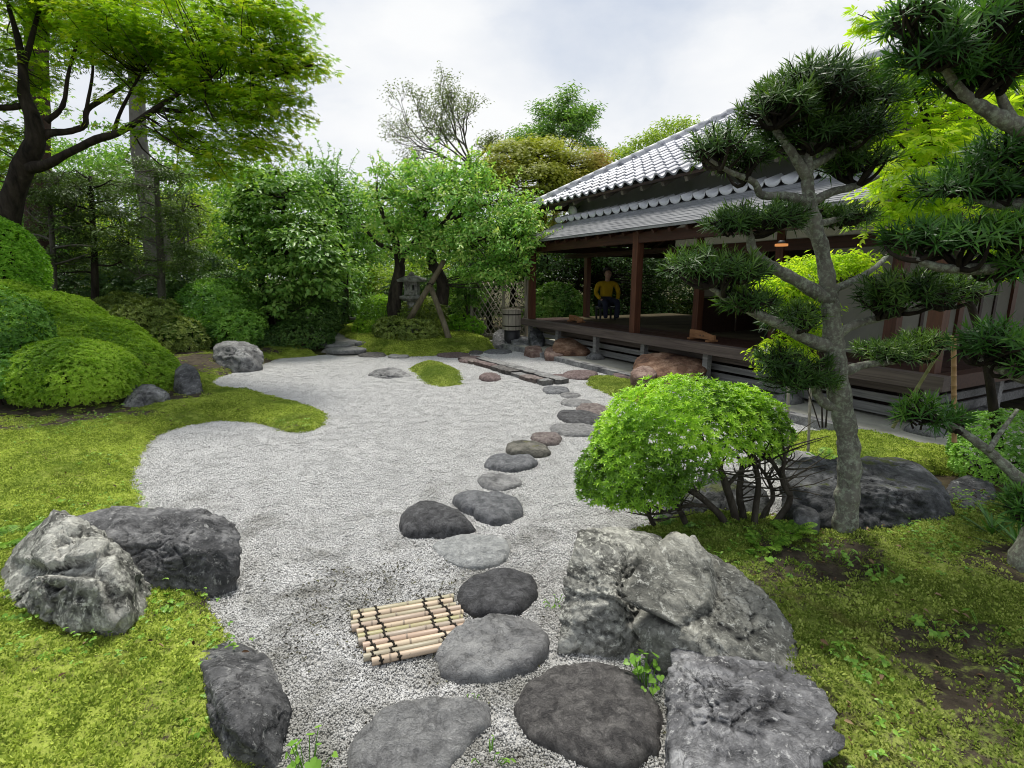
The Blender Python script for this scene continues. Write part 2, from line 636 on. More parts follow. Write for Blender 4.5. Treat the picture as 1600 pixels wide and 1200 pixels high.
def gravel_material(name, real):
    """Pale crushed granite; real = the loose grains themselves, else the bed under them."""
    m, t, bs, out = nodes(name)
    v = pos(t)
    if real:
        c = ramp(t, attr(t), [(0.0, (0.275, 0.271, 0.266)), (0.12, (0.446, 0.442, 0.432)), (0.55, (0.549, 0.545, 0.532)), (1.0, (0.652, 0.648, 0.634))])
    else:
        cell = voro(t, v, 110, 'F1', 'Color')
        sep = t.nodes.new('ShaderNodeSeparateColor')
        t.links.new(cell, sep.inputs[0])
        c = ramp(t, sep.outputs[0], [(0.0, (0.243, 0.241, 0.234)), (0.15, (0.355, 0.352, 0.344)), (0.6, (0.430, 0.427, 0.416)), (1.0, (0.505, 0.501, 0.491))])
        dst = voro(t, v, 110)
        bump(t, bs, mth(t, 'ADD', mth(t, 'MULTIPLY', dst, -0.6), mth(t, 'MULTIPLY', noise(t, v, 6, 4), 0.6)), 0.5, 0.02)
    # trodden-in earth towards the near end and in scattered patches
    sx = t.nodes.new('ShaderNodeSeparateXYZ')
    t.links.new(v, sx.inputs[0])
    dirt = noise(t, v, 2.6, 7, 0.68, 0.3)
    near = ramp(t, mth(t, 'DIVIDE', sx.outputs['Y'], 10.0), [(0.15, (0.24, 0.24, 0.24)), (0.26, (0.13, 0.13, 0.13)), (0.45, (0, 0, 0))])
    f = ramp(t, mth(t, 'ADD', dirt, near), [(0.60, (0, 0, 0)), (0.80, (0.72, 0.72, 0.72))])
    c = mixc(t, f, c, (0.15, 0.145, 0.12))
    t.links.new(c, bs.inputs['Base Color'])
    bs.inputs['Roughness'].default_value = 0.9
    bs.inputs['Specular IOR Level'].default_value = 0.2
    return m


def moss_material(name, tuft, lush=1.0, brown=0.5):
    m, t, bs, out = nodes(name)
    v = pos(t)
    n = noise(t, v, 2.3, 6, 0.62, 0.4)
    n2 = noise(t, v, 13, 5, 0.6)
    dk = (0.19 * lush, 0.27 * lush, 0.035)
    md = (0.48 * lush, 0.58 * lush, 0.095)
    lt = (0.66 * lush, 0.75 * lush, 0.17)
    if not tuft:
        dk, md, lt = [tuple(0.72 * x for x in c) for c in (dk, md, lt)]
    src = mth(t, 'ADD', mth(t, 'MULTIPLY', n, 0.55), mth(t, 'MULTIPLY', n2, 0.3))
    if tuft:
        src = mth(t, 'ADD', src, mth(t, 'MULTIPLY', mth(t, 'SUBTRACT', attr(t), 0.5), 0.35))
    c = ramp(t, src, [(0.31, dk), (0.43, md), (0.55, lt)])
    c = mixc(t, ramp(t, noise(t, v, 1.15, 5, 0.6, 0.3), [(0.5, (0, 0, 0)), (0.66, (0.75, 0.75, 0.75))]), c, (0.13, 0.22, 0.03) if tuft else (0.09, 0.15, 0.02))
    bf = noise(t, v, 3.7, 7, 0.66, 0.2)
    c = mixc(t, ramp(t, bf, [(0.60, (0, 0, 0)), (0.72, (brown, brown, brown))]), c, (0.17, 0.13, 0.05))
    if not tuft:                                     # earth shows where the moss grows thin
        sc = ramp(t, noise(t, v, 9, 7, 0.7), [(0.32, (0.028, 0.022, 0.015)), (0.55, (0.075, 0.06, 0.042)), (0.72, (0.13, 0.105, 0.075))])
        g = mth(t, 'ADD', attr(t, 'dens'), mth(t, 'MULTIPLY', mth(t, 'SUBTRACT', noise(t, v, 22, 6, 0.7), 0.5), 2.6))
        c = mixc(t, ramp(t, g, [(0.3, (0, 0, 0)), (0.75, (1, 1, 1))]), sc, c)
    t.links.new(c, bs.inputs['Base Color'])
    bs.inputs['Roughness'].default_value = 0.85
    bs.inputs['Specular IOR Level'].default_value = 0.15
    if tuft:
        tr = t.nodes.new('ShaderNodeBsdfTranslucent')
        t.links.new(c, tr.inputs['Color'])
        mx = t.nodes.new('ShaderNodeMixShader')
        mx.inputs[0].default_value = 0.4
        t.links.new(bs.outputs[0], mx.inputs[1])
        t.links.new(tr.outputs[0], mx.inputs[2])
        t.links.new(mx.outputs[0], out.inputs['Surface'])
    else:
        bump(t, bs, noise(t, v, 60, 6, 0.7), 0.8, 0.03)
    return m


M_SOIL = soil_material()
M_GRAV = gravel_material('gravel_bed', False)
M_GRAIN = gravel_material('gravel_grain', True)
M_MOSS = moss_material('moss_cushion', False)
M_TUFT = moss_material('moss_tuft', True)
M_TUFT_DULL = moss_material('moss_tuft_dull', True, 0.85, 0.7)
M_MOSS_DULL = moss_material('moss_cushion_dull', False, 0.8, 0.7)


# --- scattering: the object's own mesh carries the surface (tuft = 0) and the small shapes (tuft = 1, 2, 3)
def scatter_group(name, density, smin, smax, keep_surface=True, variants=3, tilt=0.3):
    ng = bpy.data.node_groups.new(name, 'GeometryNodeTree')
    ng.interface.new_socket('Geometry', in_out='INPUT', socket_type='NodeSocketGeometry')
    ng.interface.new_socket('Geometry', in_out='OUTPUT', socket_type='NodeSocketGeometry')
    N, Lk = ng.nodes, ng.links
    gi, go = N.new('NodeGroupInput'), N.new('NodeGroupOutput')

    def named(nm):
        a = N.new('GeometryNodeInputNamedAttribute')
        a.data_type = 'FLOAT'
        a.inputs['Name'].default_value = nm
        return a.outputs['Attribute']

    def split(geo, thr):
        cmpn = N.new('FunctionNodeCompare')
        cmpn.data_type = 'FLOAT'
        cmpn.operation = 'LESS_THAN'
        Lk.new(named('tuft'), cmpn.inputs[0])
        cmpn.inputs[1].default_value = thr
        s = N.new('GeometryNodeSeparateGeometry')
        s.domain = 'POINT'
        Lk.new(geo, s.inputs['Geometry'])
        Lk.new(cmpn.outputs[0], s.inputs['Selection'])
        return s.outputs[0], s.outputs[1]

    surf, rest = split(gi.outputs[0], 0.5)
    join = N.new('GeometryNodeJoinGeometry')
    for k in range(variants):
        one, rest = split(rest, k + 1.5)
        ti = N.new('GeometryNodeGeometryToInstance')
        Lk.new(one, ti.inputs[0])
        Lk.new(ti.outputs[0], join.inputs[0])
    dp = N.new('GeometryNodeDistributePointsOnFaces')
    dp.distribute_method = 'RANDOM'
    mul = N.new('ShaderNodeMath'); mul.operation = 'MULTIPLY'
    Lk.new(named('dens'), mul.inputs[0]); mul.inputs[1].default_value = density
    Lk.new(surf, dp.inputs['Mesh'])
    Lk.new(mul.outputs[0], dp.inputs['Density'])
    ip = N.new('GeometryNodeInstanceOnPoints')
    Lk.new(dp.outputs['Points'], ip.inputs['Points'])
    Lk.new(join.outputs[0], ip.inputs['Instance'])
    ip.inputs['Pick Instance'].default_value = True
    rr = N.new('FunctionNodeRandomValue'); rr.data_type = 'FLOAT_VECTOR'
    rr.inputs[0].default_value = (-tilt, -tilt, 0)
    rr.inputs[1].default_value = (tilt, tilt, 6.283)
    Lk.new(rr.outputs[0], ip.inputs['Rotation'])
    rs = N.new('FunctionNodeRandomValue'); rs.data_type = 'FLOAT'
    rs.inputs[2].default_value = smin
    rs.inputs[3].default_value = smax
    rs.inputs['Seed'].default_value = 3
    Lk.new(rs.outputs[1], ip.inputs['Scale'])
    if keep_surface:
        j2 = N.new('GeometryNodeJoinGeometry')
        Lk.new(ip.outputs[0], j2.inputs[0])
        Lk.new(surf, j2.inputs[0])
        Lk.new(j2.outputs[0], go.inputs[0])
    else:
        Lk.new(ip.outputs[0], go.inputs[0])
    return ng


def scatter(name, base, V, F, dens, shapes, mats, group, **tags):
    """base: origin; V, F: surface in world space; shapes: MBs around (0,0,0)."""
    mb = MB()
    base = np.asarray(base, float)
    mb.add(V - base, F)
    n0 = mb.n
    tf = [np.zeros(n0)]
    for k, s in enumerate(shapes):
        SV = np.concatenate(s.V)
        off = mb.n
        for f in s.Fs:
            mb.Fs.append(f + off)
            mb.M.append(np.full(len(f), 1))
        mb.V.append(SV)
        mb.R.append(np.concatenate(s.R))
        mb.n += len(SV)
        tf.append(np.full(len(SV), k + 1.0))
    o = obj(name, mb, mats, None, None, True, **tags)
    o.location = base
    WLOC[o.name] = base
    me = o.data
    for nm, val in (('tuft', np.concatenate(tf)), ('dens', np.concatenate([dens, np.zeros(mb.n - n0)]))):
        at = me.attributes.new(nm, 'FLOAT', 'POINT')
        at.data.foreach_set('value', val.astype(np.float32))
    md = o.modifiers.new('scatter', 'NODES')
    md.node_group = group
    return o


def tuft(n, rad, h, seed, wid=0.3, spread=0.9):
    """A small cushion of n sprigs."""
    g = np.random.default_rng(seed)
    mb = MB()
    r = rad * np.sqrt(g.random(n)); th = g.random(n) * 6.283
    P = np.c_[r * np.cos(th), r * np.sin(th), -0.004 + 0 * r]
    P[:, 2] += 0.5 * h * (1 - (r / rad) ** 2)
    d = unit(np.c_[P[:, :2] / rad * spread + g.normal(0, 0.45, (n, 2)), np.full(n, 0.9)])
    L = h * g.uniform(0.6, 1.25, n)
    side = unit(np.cross(d, g.normal(0, 1, (n, 3))))
    tip = P + d * L[:, None]
    mid = P + d * (0.55 * L)[:, None]
    w = (wid * L)[:, None]
    V = np.stack([P, mid + side * w, tip, mid - side * w], 1).reshape(-1, 3)
    F = np.arange(4 * n).reshape(n, 4)
    return mb.add(V, F, np.repeat(g.random(n), 4))


TUFTS = [tuft(46, 0.045, 0.0155, s, 0.32, 1.5) for s in (1, 2, 3)]
TUFT_GROUP = scatter_group('moss_scatter', 1000.0, 0.55, 1.1)
TUFT_GROUP_FAR = scatter_group('moss_scatter_far', 380.0, 0.8, 1.6)


def moss(name, poly, step, h, w, label, far=False, dull=False, thin=0.0, rough=0.03, freq=2.2, cat='moss', lift=0.0, bare=()):
    def ragged(XY, d):
        q = np.c_[XY, 0 * XY[:, 0]]
        return d + 0.05 * fbm(q * 3.1, 3, 2) + 0.045 * fbm(q * 9, 3, 6) - 0.015

    def zf(XY, d):
        e = sstep(ragged(XY, d) / w)
        hum = rough * (fbm(np.c_[XY * freq, 0 * XY[:, 0]], 5, 9) + 0.5 * fbm(np.c_[XY * 9, 0 * XY[:, 0]], 2, 4))
        return -0.05 + (T(XY) + 0.05 + h + hum + lift) * e
    V, F, d = sheet(poly, step, zf, 0.0)
    dens = sstep(ragged(V[:, :2], d) / 0.06)
    if thin:
        p = fbm(V * [2.1, 2.1, 0], 5, 31)
        dens = dens * np.clip(1 - thin * sstep((p + 0.02) / 0.22), 0.03, 1)
    for bx, by, br in bare:
        dd = np.hypot(V[:, 0] - bx, V[:, 1] - by) / br + 0.75 * fbm(V * [2.6, 2.6, 0], 5, 12)
        dens = dens * np.clip(sstep((dd - 0.6) / 0.6), 0.25 if dull else 0.06, 1)
    base = np.array([*poly.mean(0), 0.0])
    return scatter(name, base, V, F, dens, TUFTS, [M_MOSS_DULL, M_TUFT_DULL] if dull else [M_MOSS, M_TUFT], TUFT_GROUP_FAR if far else TUFT_GROUP, kind='stuff', label=label, cat=cat)


# --- ground sheet to the horizon, finer near the garden
xs = np.concatenate([[-900, -400, -150, -70, -40], np.arange(-26, 16.1, 0.4), [30, 60, 150, 400, 900]])
ys = np.concatenate([[-200, -60, -20, -8], np.arange(-3, 30.1, 0.4), [45, 80, 160, 400, 1200]])
gx, gy = np.meshgrid(xs, ys, indexing='ij')
XY = np.c_[gx.ravel(), gy.ravel()]
i, j = np.meshgrid(np.arange(len(xs) - 1), np.arange(len(ys) - 1), indexing='ij')
a = (i * len(ys) + j).ravel()
obj('ground', MB().add(np.c_[XY, T(XY) - 0.07], np.stack([a, a + len(ys), a + len(ys) + 1, a + 1], -1)), M_SOIL, kind='structure', label='dark earth under the trees and shrubs')

V, F, d = sheet(GRAV, 0.07, lambda XY, d: 0.012 * fbm(np.c_[XY * 0.9, 0 * XY[:, 0]], 3, 3) - 0.1 * sstep(-d / 0.3 - 0.3), 0.3)
obj('gravel', MB().add(V, F), M_GRAV, kind='structure', label='pale gravel of the dry garden')


def grain_patch(n, rad, seed):
    g = np.random.default_rng(seed)
    bm = bmesh.new()
    bmesh.ops.create_icosphere(bm, subdivisions=1, radius=1)
    v0 = np.array([v.co for v in bm.verts]); f0 = np.array([[v.index for v in f.verts] for f in bm.faces])
    bm.free()
    mb = MB()
    for _ in range(n):
        r = rad * math.sqrt(g.random()); th = g.random() * 6.283
        s = 0.0031 * g.uniform(0.55, 1.7)
        q = np.linalg.qr(g.normal(0, 1, (3, 3)))[0]
        vv = (v0 * (1 + g.normal(0, 0.14, (len(v0), 1)))) * (s * g.uniform(0.6, 1.25, 3)) @ q
        mb.add(vv + [r * math.cos(th), r * math.sin(th), 0.002 + g.random() * 0.004], f0, g.random())
    return mb


near = GRAV.copy()
gv, gf, gd = sheet(GRAV, 0.1, lambda XY, d: 0.012 * fbm(np.c_[XY * 0.9, 0 * XY[:, 0]], 3, 3) + 0.002 - 0.1 * sstep(-d / 0.3 - 0.3), 0.09)
keep = (gv[gf][:, :, 1].mean(1) < 11.4)
gdens = 1.0 * (gv[:, 1] < 11.5)
scatter('gravel_grains', (0, 3, 0), gv, gf[keep], gdens, [grain_patch(230, 0.075, s) for s in (1, 2, 3)], [M_GRAV, M_GRAIN],
        scatter_group('gravel_scatter', 190.0, 0.8, 1.25, False, tilt=0.05), kind='stuff', label='loose pale gravel grains over the dry garden bed', cat='gravel')

# --- moss beds
LB = np.concatenate([gp(LEFT_EDGE), [(-1.0, 0.6), (-4.5, 0.6), (-7.5, 4.5), (-9, 9), (-8, 12.2), (-5.4, 12.2)]])
moss('moss_bed', LB, 0.06, 0.05, 0.16, 'yellow green moss bank left of the gravel with a tongue reaching into it', thin=0.3, bare=((-5.3, 5.9, 1.0), (-6.5, 6.6, 1.4), (-4.4, 6.6, 0.5), (-5.2, 9.5, 1.0), (-7.2, 9.5, 2.0), (-6.2, 11.5, 1.6), (-1.25, 2.45, 0.28)))
RB = np.concatenate([gp(RIGHT_EDGE[:9] + [(1232, 770), (1400, 800)]), [(4.1, 3.2), (4.4, 1.4), (3.4, 0.5), (0.6, 0.5)]])
moss('moss_bed', RB, 0.05, 0.03, 0.18, 'patchy moss slope with bare earth behind the pale jagged rocks', dull=True, thin=0.5, rough=0.06, bare=((*G(1510, 1040, .15)[:2], 0.26), (*G(1320, 870, .15)[:2], 0.16), (*G(1230, 870, .15)[:2], 0.2), (*G(1560, 890, .15)[:2], 0.25)))
RR = gp([(1232, 742), (1212, 716), (1222, 694), (1250, 672), (1345, 682), (1490, 732), (1530, 772), (1400, 765), (1300, 748)])
moss('moss_bed', RR, 0.04, 0.04, 0.12, 'narrow moss strip between the kerb and the big dark boulder', thin=0.3)
MB_ = gp([(906, 603), (912, 590), (945, 587), (985, 592), (1020, 603), (1060, 622), (1080, 645), (1010, 642), (965, 628), (930, 616)])
moss('moss_patch', MB_, 0.04, 0.05, 0.2, 'yellow moss patch against the kerb behind the round azalea', thin=0.2, dull=True)
IS = gp([(620, 577), (648, 568), (700, 567), (728, 577), (740, 591), (737, 603), (700, 609), (655, 607), (645, 600), (632, 588)])
moss('moss_island', IS, 0.04, 0.12, 0.5, 'round moss island in the middle of the pale gravel', thin=0.2, dull=True, cat='moss')
BK = np.concatenate([gp([(548, 548), (575, 554), (620, 559), (690, 557), (740, 553), (778, 548), (772, 540), (748, 527)]), [(-0.9, 17.5), (-4.6, 17.5), (-5.2, 14.5)]])
moss('moss_bed', BK, 0.09, 0.10, 0.3, 'bright moss mound under the plum tree and stone lantern', far=True)
M_MOSS_B = M_MOSS

# --- path leading out at the back left
M_PATH = plain_mat('path_earth', (0.17, 0.165, 0.15), (0.33, 0.32, 0.29), 2.5, 0.9, 0.2, 50, 0.5)
PATH = np.concatenate([gp([(590, 557), (520, 559), (512, 553), (512, 540)]), [(-8.2, 19), (-8, 27), (-5.2, 27), (-5.0, 19)], gp([(556, 542), (552, 549)])])
V, F, d = sheet(PATH, 0.15, lambda XY, d: T(XY) + 0.02 - 0.12 * sstep(-d / 0.1 + 0.2), 0.05)
obj('path', MB().add(V, F), M_PATH, kind='structure', label='grey trodden path leading out at the back left')

# --- walkway along the tea house and its kerb
M_WALK = plain_mat('walkway_mortar', (0.23, 0.225, 0.185), (0.44, 0.43, 0.38), 1.7, 0.85, 0.25, 35, 0.5)
M_KERB = stone_mat('kerb_stone', (0.14, 0.14, 0.145), (0.26, 0.26, 0.26), (0.42, 0.42, 0.41), 6, 0.15, 0.2, 0, 0.85, 80)
wk = [(-3.2, -0.36), (8.9, -0.36), (8.9, 2.0), (-0.2, 2.0), (-0.2, 8), (-3.2, 8)]
vw = np.array([[*bw(a, b, 0)[:2]] for a, b in wk])
V, F, d = sheet(vw, 0.09, lambda XY, d: 0.088 + 0.006 * fbm(np.c_[XY * 1.7, 0 * XY[:, 0]], 3, 8) - 0.2 * sstep(-d / 0.06), 0.0)
obj('pavement', MB().add(V, F), M_WALK, kind='structure', label='grey mortar walkway along the tea house veranda')
kerb = bpy.data.objects.new('kerb', None)
COL.objects.link(kerb)
kerb.location = bw(0, -0.42, 0)
WLOC['kerb'] = np.asarray(bw(0, -0.42, 0))
tag(kerb, 'long grey stone kerb edging the walkway by the gravel', None, None, 'structure')
aa = -3.2
while aa < 8.7:
    ln = RNG.uniform(0.9, 1.5)
    o0 = RNG.normal(0, 0.006)
    mb = MB().bbox(aa + 0.004, aa + ln - 0.004, -0.475 + o0, -0.352, -0.08, 0.102 + RNG.normal(0, 0.003))
    obj('kerb_stone', mb, M_KERB, kerb, smooth=False)
    aa += ln
# ====================================================================== STONES
def ico(sub):
    bm = bmesh.new()
    bmesh.ops.create_icosphere(bm, subdivisions=sub, radius=1)
    v = np.array([x.co for x in bm.verts]); f = np.array([[x.index for x in q.verts] for q in bm.faces])
    bm.free()
    return v, f


ICO = {k: ico(k) for k in (3, 4, 5, 6)}


def hull_planes(P):
    bm = bmesh.new()
    for p in P:
        bm.verts.new(p)
    bmesh.ops.convex_hull(bm, input=bm.verts)
    bm.normal_update()
    n = np.array([f.normal for f in bm.faces]); q = np.array([f.verts[0].co for f in bm.faces])
    bm.free()
    d = (n * q).sum(1)
    s = np.sign(d); n, d = n * s[:, None], d * s
    ok = d > 1e-4
    return n[ok], d[ok]


def hull_rock(P, sub=5, sharp=16, amp=0.06, strata=0.05, seed=0, freq=3.0, sdir=None, crack=0.03, facet=0.085, parts=(), cuts=True):
    """A rock: the hull of hand-set points, split by many fracture planes, with ledges and fine relief."""
    P = np.asarray(P, float)
    c = P.mean(0)
    g = np.random.default_rng(seed + 4000)
    n, d = hull_planes(P - c)
    size = np.ptp(P, axis=0).mean()
    Q = P - c
    sd = unit(np.asarray(sdir if sdir is not None else (0.25, 0.3, 1.0), float))
    # fracture planes: big ones shave corners, small ones leave chips; many lie along the bedding
    if facet and cuts:
        Nn, Dd = [n], [d]
        v3 = ICO[3][0]
        pr3 = np.clip(v3 @ n.T / d[None], 0, None)
        S3 = v3 / np.maximum((pr3 ** 40).sum(1) ** (1 / 40), 1e-6)[:, None]
        k = int(46 * min(1.5, facet / 0.06))
        for q in range(k):
            m = unit(g.normal(0, 1, 3) + (sd * g.normal(0, 1.3) if g.random() < 0.45 else 0))
            sup = (S3 @ m).max()
            cut = g.uniform(0.90, 0.985) if q < k * 0.4 else g.uniform(0.965, 0.997)
            Nn.append(m[None]); Dd.append(np.array([sup * cut]))
        n, d = np.concatenate(Nn), np.concatenate(Dd)
    v, f = ICO[sub]
    pr = np.clip(v @ n.T / d[None], 0, None)
    top = pr.max(1, keepdims=True)
    sh = max(sharp, 10) * 2.2
    r = 1 / (top[:, 0] * (((pr / top) ** sh).sum(1)) ** (1 / sh))
    for Pk in parts:                                  # further blocks grown into the first
        nk, dk = hull_planes(np.asarray(Pk, float) - c)
        tk = (np.clip(v @ nk.T, 0, None) / dk[None]).max(1)
        r = np.maximum(r, 1 / np.maximum(tk, 1e-6))
    V = v * r[:, None] * (1.07 if cuts else 1.01)
    q = V / size * freq + seed * 7.7
    q = q + 0.25 * np.c_[fbm(q * 0.8, 3, seed + 50), fbm(q * 0.8, 3, seed + 60), fbm(q * 0.8, 3, seed + 70)]
    disp = 0.22 * amp * fbm(q * 1.3, 4, seed, 0.58) + 0.0075 * fbm(q * 9, 4, seed + 3, 0.6)
    if facet:
        q0 = q + np.outer(q @ sd, sd) * 1.3
        disp = disp + facet * (0.62 * cells(q0 * 0.8 + 5, seed + 41) + 0.36 * cells(q0 * 2.4 + 9, seed + 45) + 0.22 * cells(q0 * 5.5 + 3, seed + 46) + 0.09 * cells(q0 * 11 + 3, seed + 47)) * 0.42
    if strata:
        h = q @ sd + 0.5 * fbm(q * 0.7, 4, seed + 9)
        st = h * 3.2
        led = (st - np.floor(st))
        disp = disp + 0.30 * strata * (np.clip(led * 5, 0, 1) - led) * sstep(0.5 + 1.6 * fbm(q * 0.9, 2, seed + 15))
    if crack:
        for kk, (fq, w, dp) in enumerate(((0.7, 0.02, 1.0), (1.5, 0.025, 0.5))):
            cr = np.abs(fbm(q * fq + 3 * kk, 4, seed + 21 + kk))
            disp = disp - crack * dp * np.exp(-(cr / w) ** 2) * sstep(0.4 + 2.0 * fbm(q * 0.6 + 9, 2, seed + 25))
    V = V + v * (disp * size)[:, None]
    return MB().add(V + c, f, 0.5)


def rock_px(name, pts, mat, label, sub=5, base=None, cat='rock', group=None, blocks=(), **kw):
    P = np.array([D(u, v, Y) for u, v, Y in pts])
    lo = P[:, 2].argsort()[:max(3, len(P) // 3)]
    extra = P[lo].copy()
    extra[:, 2] -= 0.18
    P = np.concatenate([P, extra])
    if blocks:
        c0 = P.mean(0)
        kw['parts'] = [np.r_[np.array([D(u, v, Y) for u, v, Y in bl]), c0 + np.array([[.07, .07, -.05], [-.07, .07, -.05], [0, -.05, -.06], [0, .02, .06]])] for bl in blocks]
    b = P.mean(0)
    b[2] = max(0.0, P[:, 2].min() + 0.18)
    return obj(name, hull_rock(P, sub, **kw), mat, None, b, True, label, cat, group)


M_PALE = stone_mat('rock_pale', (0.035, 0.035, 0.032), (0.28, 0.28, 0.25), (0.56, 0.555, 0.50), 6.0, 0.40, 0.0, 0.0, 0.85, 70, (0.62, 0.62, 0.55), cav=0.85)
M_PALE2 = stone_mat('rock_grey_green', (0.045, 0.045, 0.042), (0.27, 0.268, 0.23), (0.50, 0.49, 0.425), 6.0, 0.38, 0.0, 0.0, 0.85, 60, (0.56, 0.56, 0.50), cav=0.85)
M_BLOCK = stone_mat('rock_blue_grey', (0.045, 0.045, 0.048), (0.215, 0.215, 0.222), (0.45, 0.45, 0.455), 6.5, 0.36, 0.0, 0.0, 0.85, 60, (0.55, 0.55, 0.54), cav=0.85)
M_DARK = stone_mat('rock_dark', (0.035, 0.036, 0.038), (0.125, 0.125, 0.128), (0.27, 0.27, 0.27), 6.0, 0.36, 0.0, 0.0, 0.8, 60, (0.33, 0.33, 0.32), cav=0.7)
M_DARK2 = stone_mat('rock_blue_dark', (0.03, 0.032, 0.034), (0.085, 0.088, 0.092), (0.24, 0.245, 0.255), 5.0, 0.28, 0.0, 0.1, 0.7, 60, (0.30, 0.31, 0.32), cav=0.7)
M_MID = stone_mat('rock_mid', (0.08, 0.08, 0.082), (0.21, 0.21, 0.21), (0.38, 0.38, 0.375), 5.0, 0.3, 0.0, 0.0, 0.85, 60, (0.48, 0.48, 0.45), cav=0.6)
M_RUST = stone_mat('rock_rust', (0.07, 0.035, 0.022), (0.19, 0.105, 0.065), (0.34, 0.22, 0.15), 4.0, 0.12, 0.3, 0.0, 0.8, 60, (0.36, 0.27, 0.2))
M_RUST2 = stone_mat('rock_rust_small', (0.10, 0.06, 0.048), (0.22, 0.145, 0.12), (0.36, 0.27, 0.22), 6.0, 0.15, 0.2, 0.0, 0.8, 60, (0.36, 0.3, 0.26))

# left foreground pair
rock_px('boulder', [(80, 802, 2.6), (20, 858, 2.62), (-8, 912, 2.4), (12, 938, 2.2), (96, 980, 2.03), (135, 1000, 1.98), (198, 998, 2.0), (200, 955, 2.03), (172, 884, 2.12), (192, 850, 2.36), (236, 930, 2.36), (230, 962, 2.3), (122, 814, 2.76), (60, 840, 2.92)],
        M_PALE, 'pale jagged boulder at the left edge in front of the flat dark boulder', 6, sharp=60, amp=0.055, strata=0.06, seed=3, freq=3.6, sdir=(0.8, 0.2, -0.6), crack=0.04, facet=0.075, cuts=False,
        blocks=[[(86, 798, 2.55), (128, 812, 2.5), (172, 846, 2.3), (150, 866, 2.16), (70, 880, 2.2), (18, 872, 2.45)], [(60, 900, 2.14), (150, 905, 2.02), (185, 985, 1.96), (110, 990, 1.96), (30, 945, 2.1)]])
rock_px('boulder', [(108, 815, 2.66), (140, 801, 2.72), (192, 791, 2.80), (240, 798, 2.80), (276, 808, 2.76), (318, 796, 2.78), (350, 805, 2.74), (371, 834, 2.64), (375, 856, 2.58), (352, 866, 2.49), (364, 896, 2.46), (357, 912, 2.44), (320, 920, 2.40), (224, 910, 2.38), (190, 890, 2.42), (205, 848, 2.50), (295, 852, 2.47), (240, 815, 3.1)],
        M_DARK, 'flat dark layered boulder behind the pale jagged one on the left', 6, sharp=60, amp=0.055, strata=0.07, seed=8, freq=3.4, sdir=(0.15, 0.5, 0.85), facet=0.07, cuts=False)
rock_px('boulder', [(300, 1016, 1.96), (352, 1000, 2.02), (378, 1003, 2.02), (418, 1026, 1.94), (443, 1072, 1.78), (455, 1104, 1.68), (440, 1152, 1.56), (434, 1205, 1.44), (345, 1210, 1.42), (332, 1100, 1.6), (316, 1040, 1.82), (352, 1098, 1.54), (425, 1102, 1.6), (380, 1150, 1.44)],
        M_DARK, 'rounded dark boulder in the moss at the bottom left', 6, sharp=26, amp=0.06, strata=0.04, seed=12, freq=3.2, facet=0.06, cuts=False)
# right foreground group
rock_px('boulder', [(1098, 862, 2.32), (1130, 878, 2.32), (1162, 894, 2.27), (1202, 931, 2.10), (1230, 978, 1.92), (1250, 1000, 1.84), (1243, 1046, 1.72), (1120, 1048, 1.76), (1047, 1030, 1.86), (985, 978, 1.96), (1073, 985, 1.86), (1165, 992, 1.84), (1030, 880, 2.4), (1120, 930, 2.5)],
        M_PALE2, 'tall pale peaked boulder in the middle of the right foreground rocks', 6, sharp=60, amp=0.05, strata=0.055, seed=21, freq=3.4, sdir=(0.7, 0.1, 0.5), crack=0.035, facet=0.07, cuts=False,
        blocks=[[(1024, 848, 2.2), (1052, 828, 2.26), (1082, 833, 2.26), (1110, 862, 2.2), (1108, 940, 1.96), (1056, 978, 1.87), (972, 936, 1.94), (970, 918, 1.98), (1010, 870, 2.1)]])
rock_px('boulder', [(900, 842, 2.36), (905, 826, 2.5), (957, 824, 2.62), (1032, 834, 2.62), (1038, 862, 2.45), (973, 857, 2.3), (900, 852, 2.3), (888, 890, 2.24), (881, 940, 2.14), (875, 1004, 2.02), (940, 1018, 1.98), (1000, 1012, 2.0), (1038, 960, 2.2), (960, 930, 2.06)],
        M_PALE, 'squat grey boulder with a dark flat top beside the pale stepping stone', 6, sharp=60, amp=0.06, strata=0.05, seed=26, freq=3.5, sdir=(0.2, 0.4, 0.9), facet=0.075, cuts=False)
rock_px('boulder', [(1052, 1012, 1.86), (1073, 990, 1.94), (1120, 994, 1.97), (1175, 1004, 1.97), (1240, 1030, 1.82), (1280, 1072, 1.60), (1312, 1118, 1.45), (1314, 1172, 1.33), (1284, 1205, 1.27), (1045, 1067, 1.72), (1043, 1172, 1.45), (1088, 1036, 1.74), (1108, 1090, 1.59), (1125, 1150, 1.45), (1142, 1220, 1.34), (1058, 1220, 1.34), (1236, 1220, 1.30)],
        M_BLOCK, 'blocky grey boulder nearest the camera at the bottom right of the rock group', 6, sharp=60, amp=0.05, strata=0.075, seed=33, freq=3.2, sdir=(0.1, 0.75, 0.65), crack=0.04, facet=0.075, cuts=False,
        blocks=[[(1130, 1062, 1.66), (1215, 1050, 1.72), (1270, 1096, 1.58), (1235, 1135, 1.46), (1145, 1125, 1.49)]])
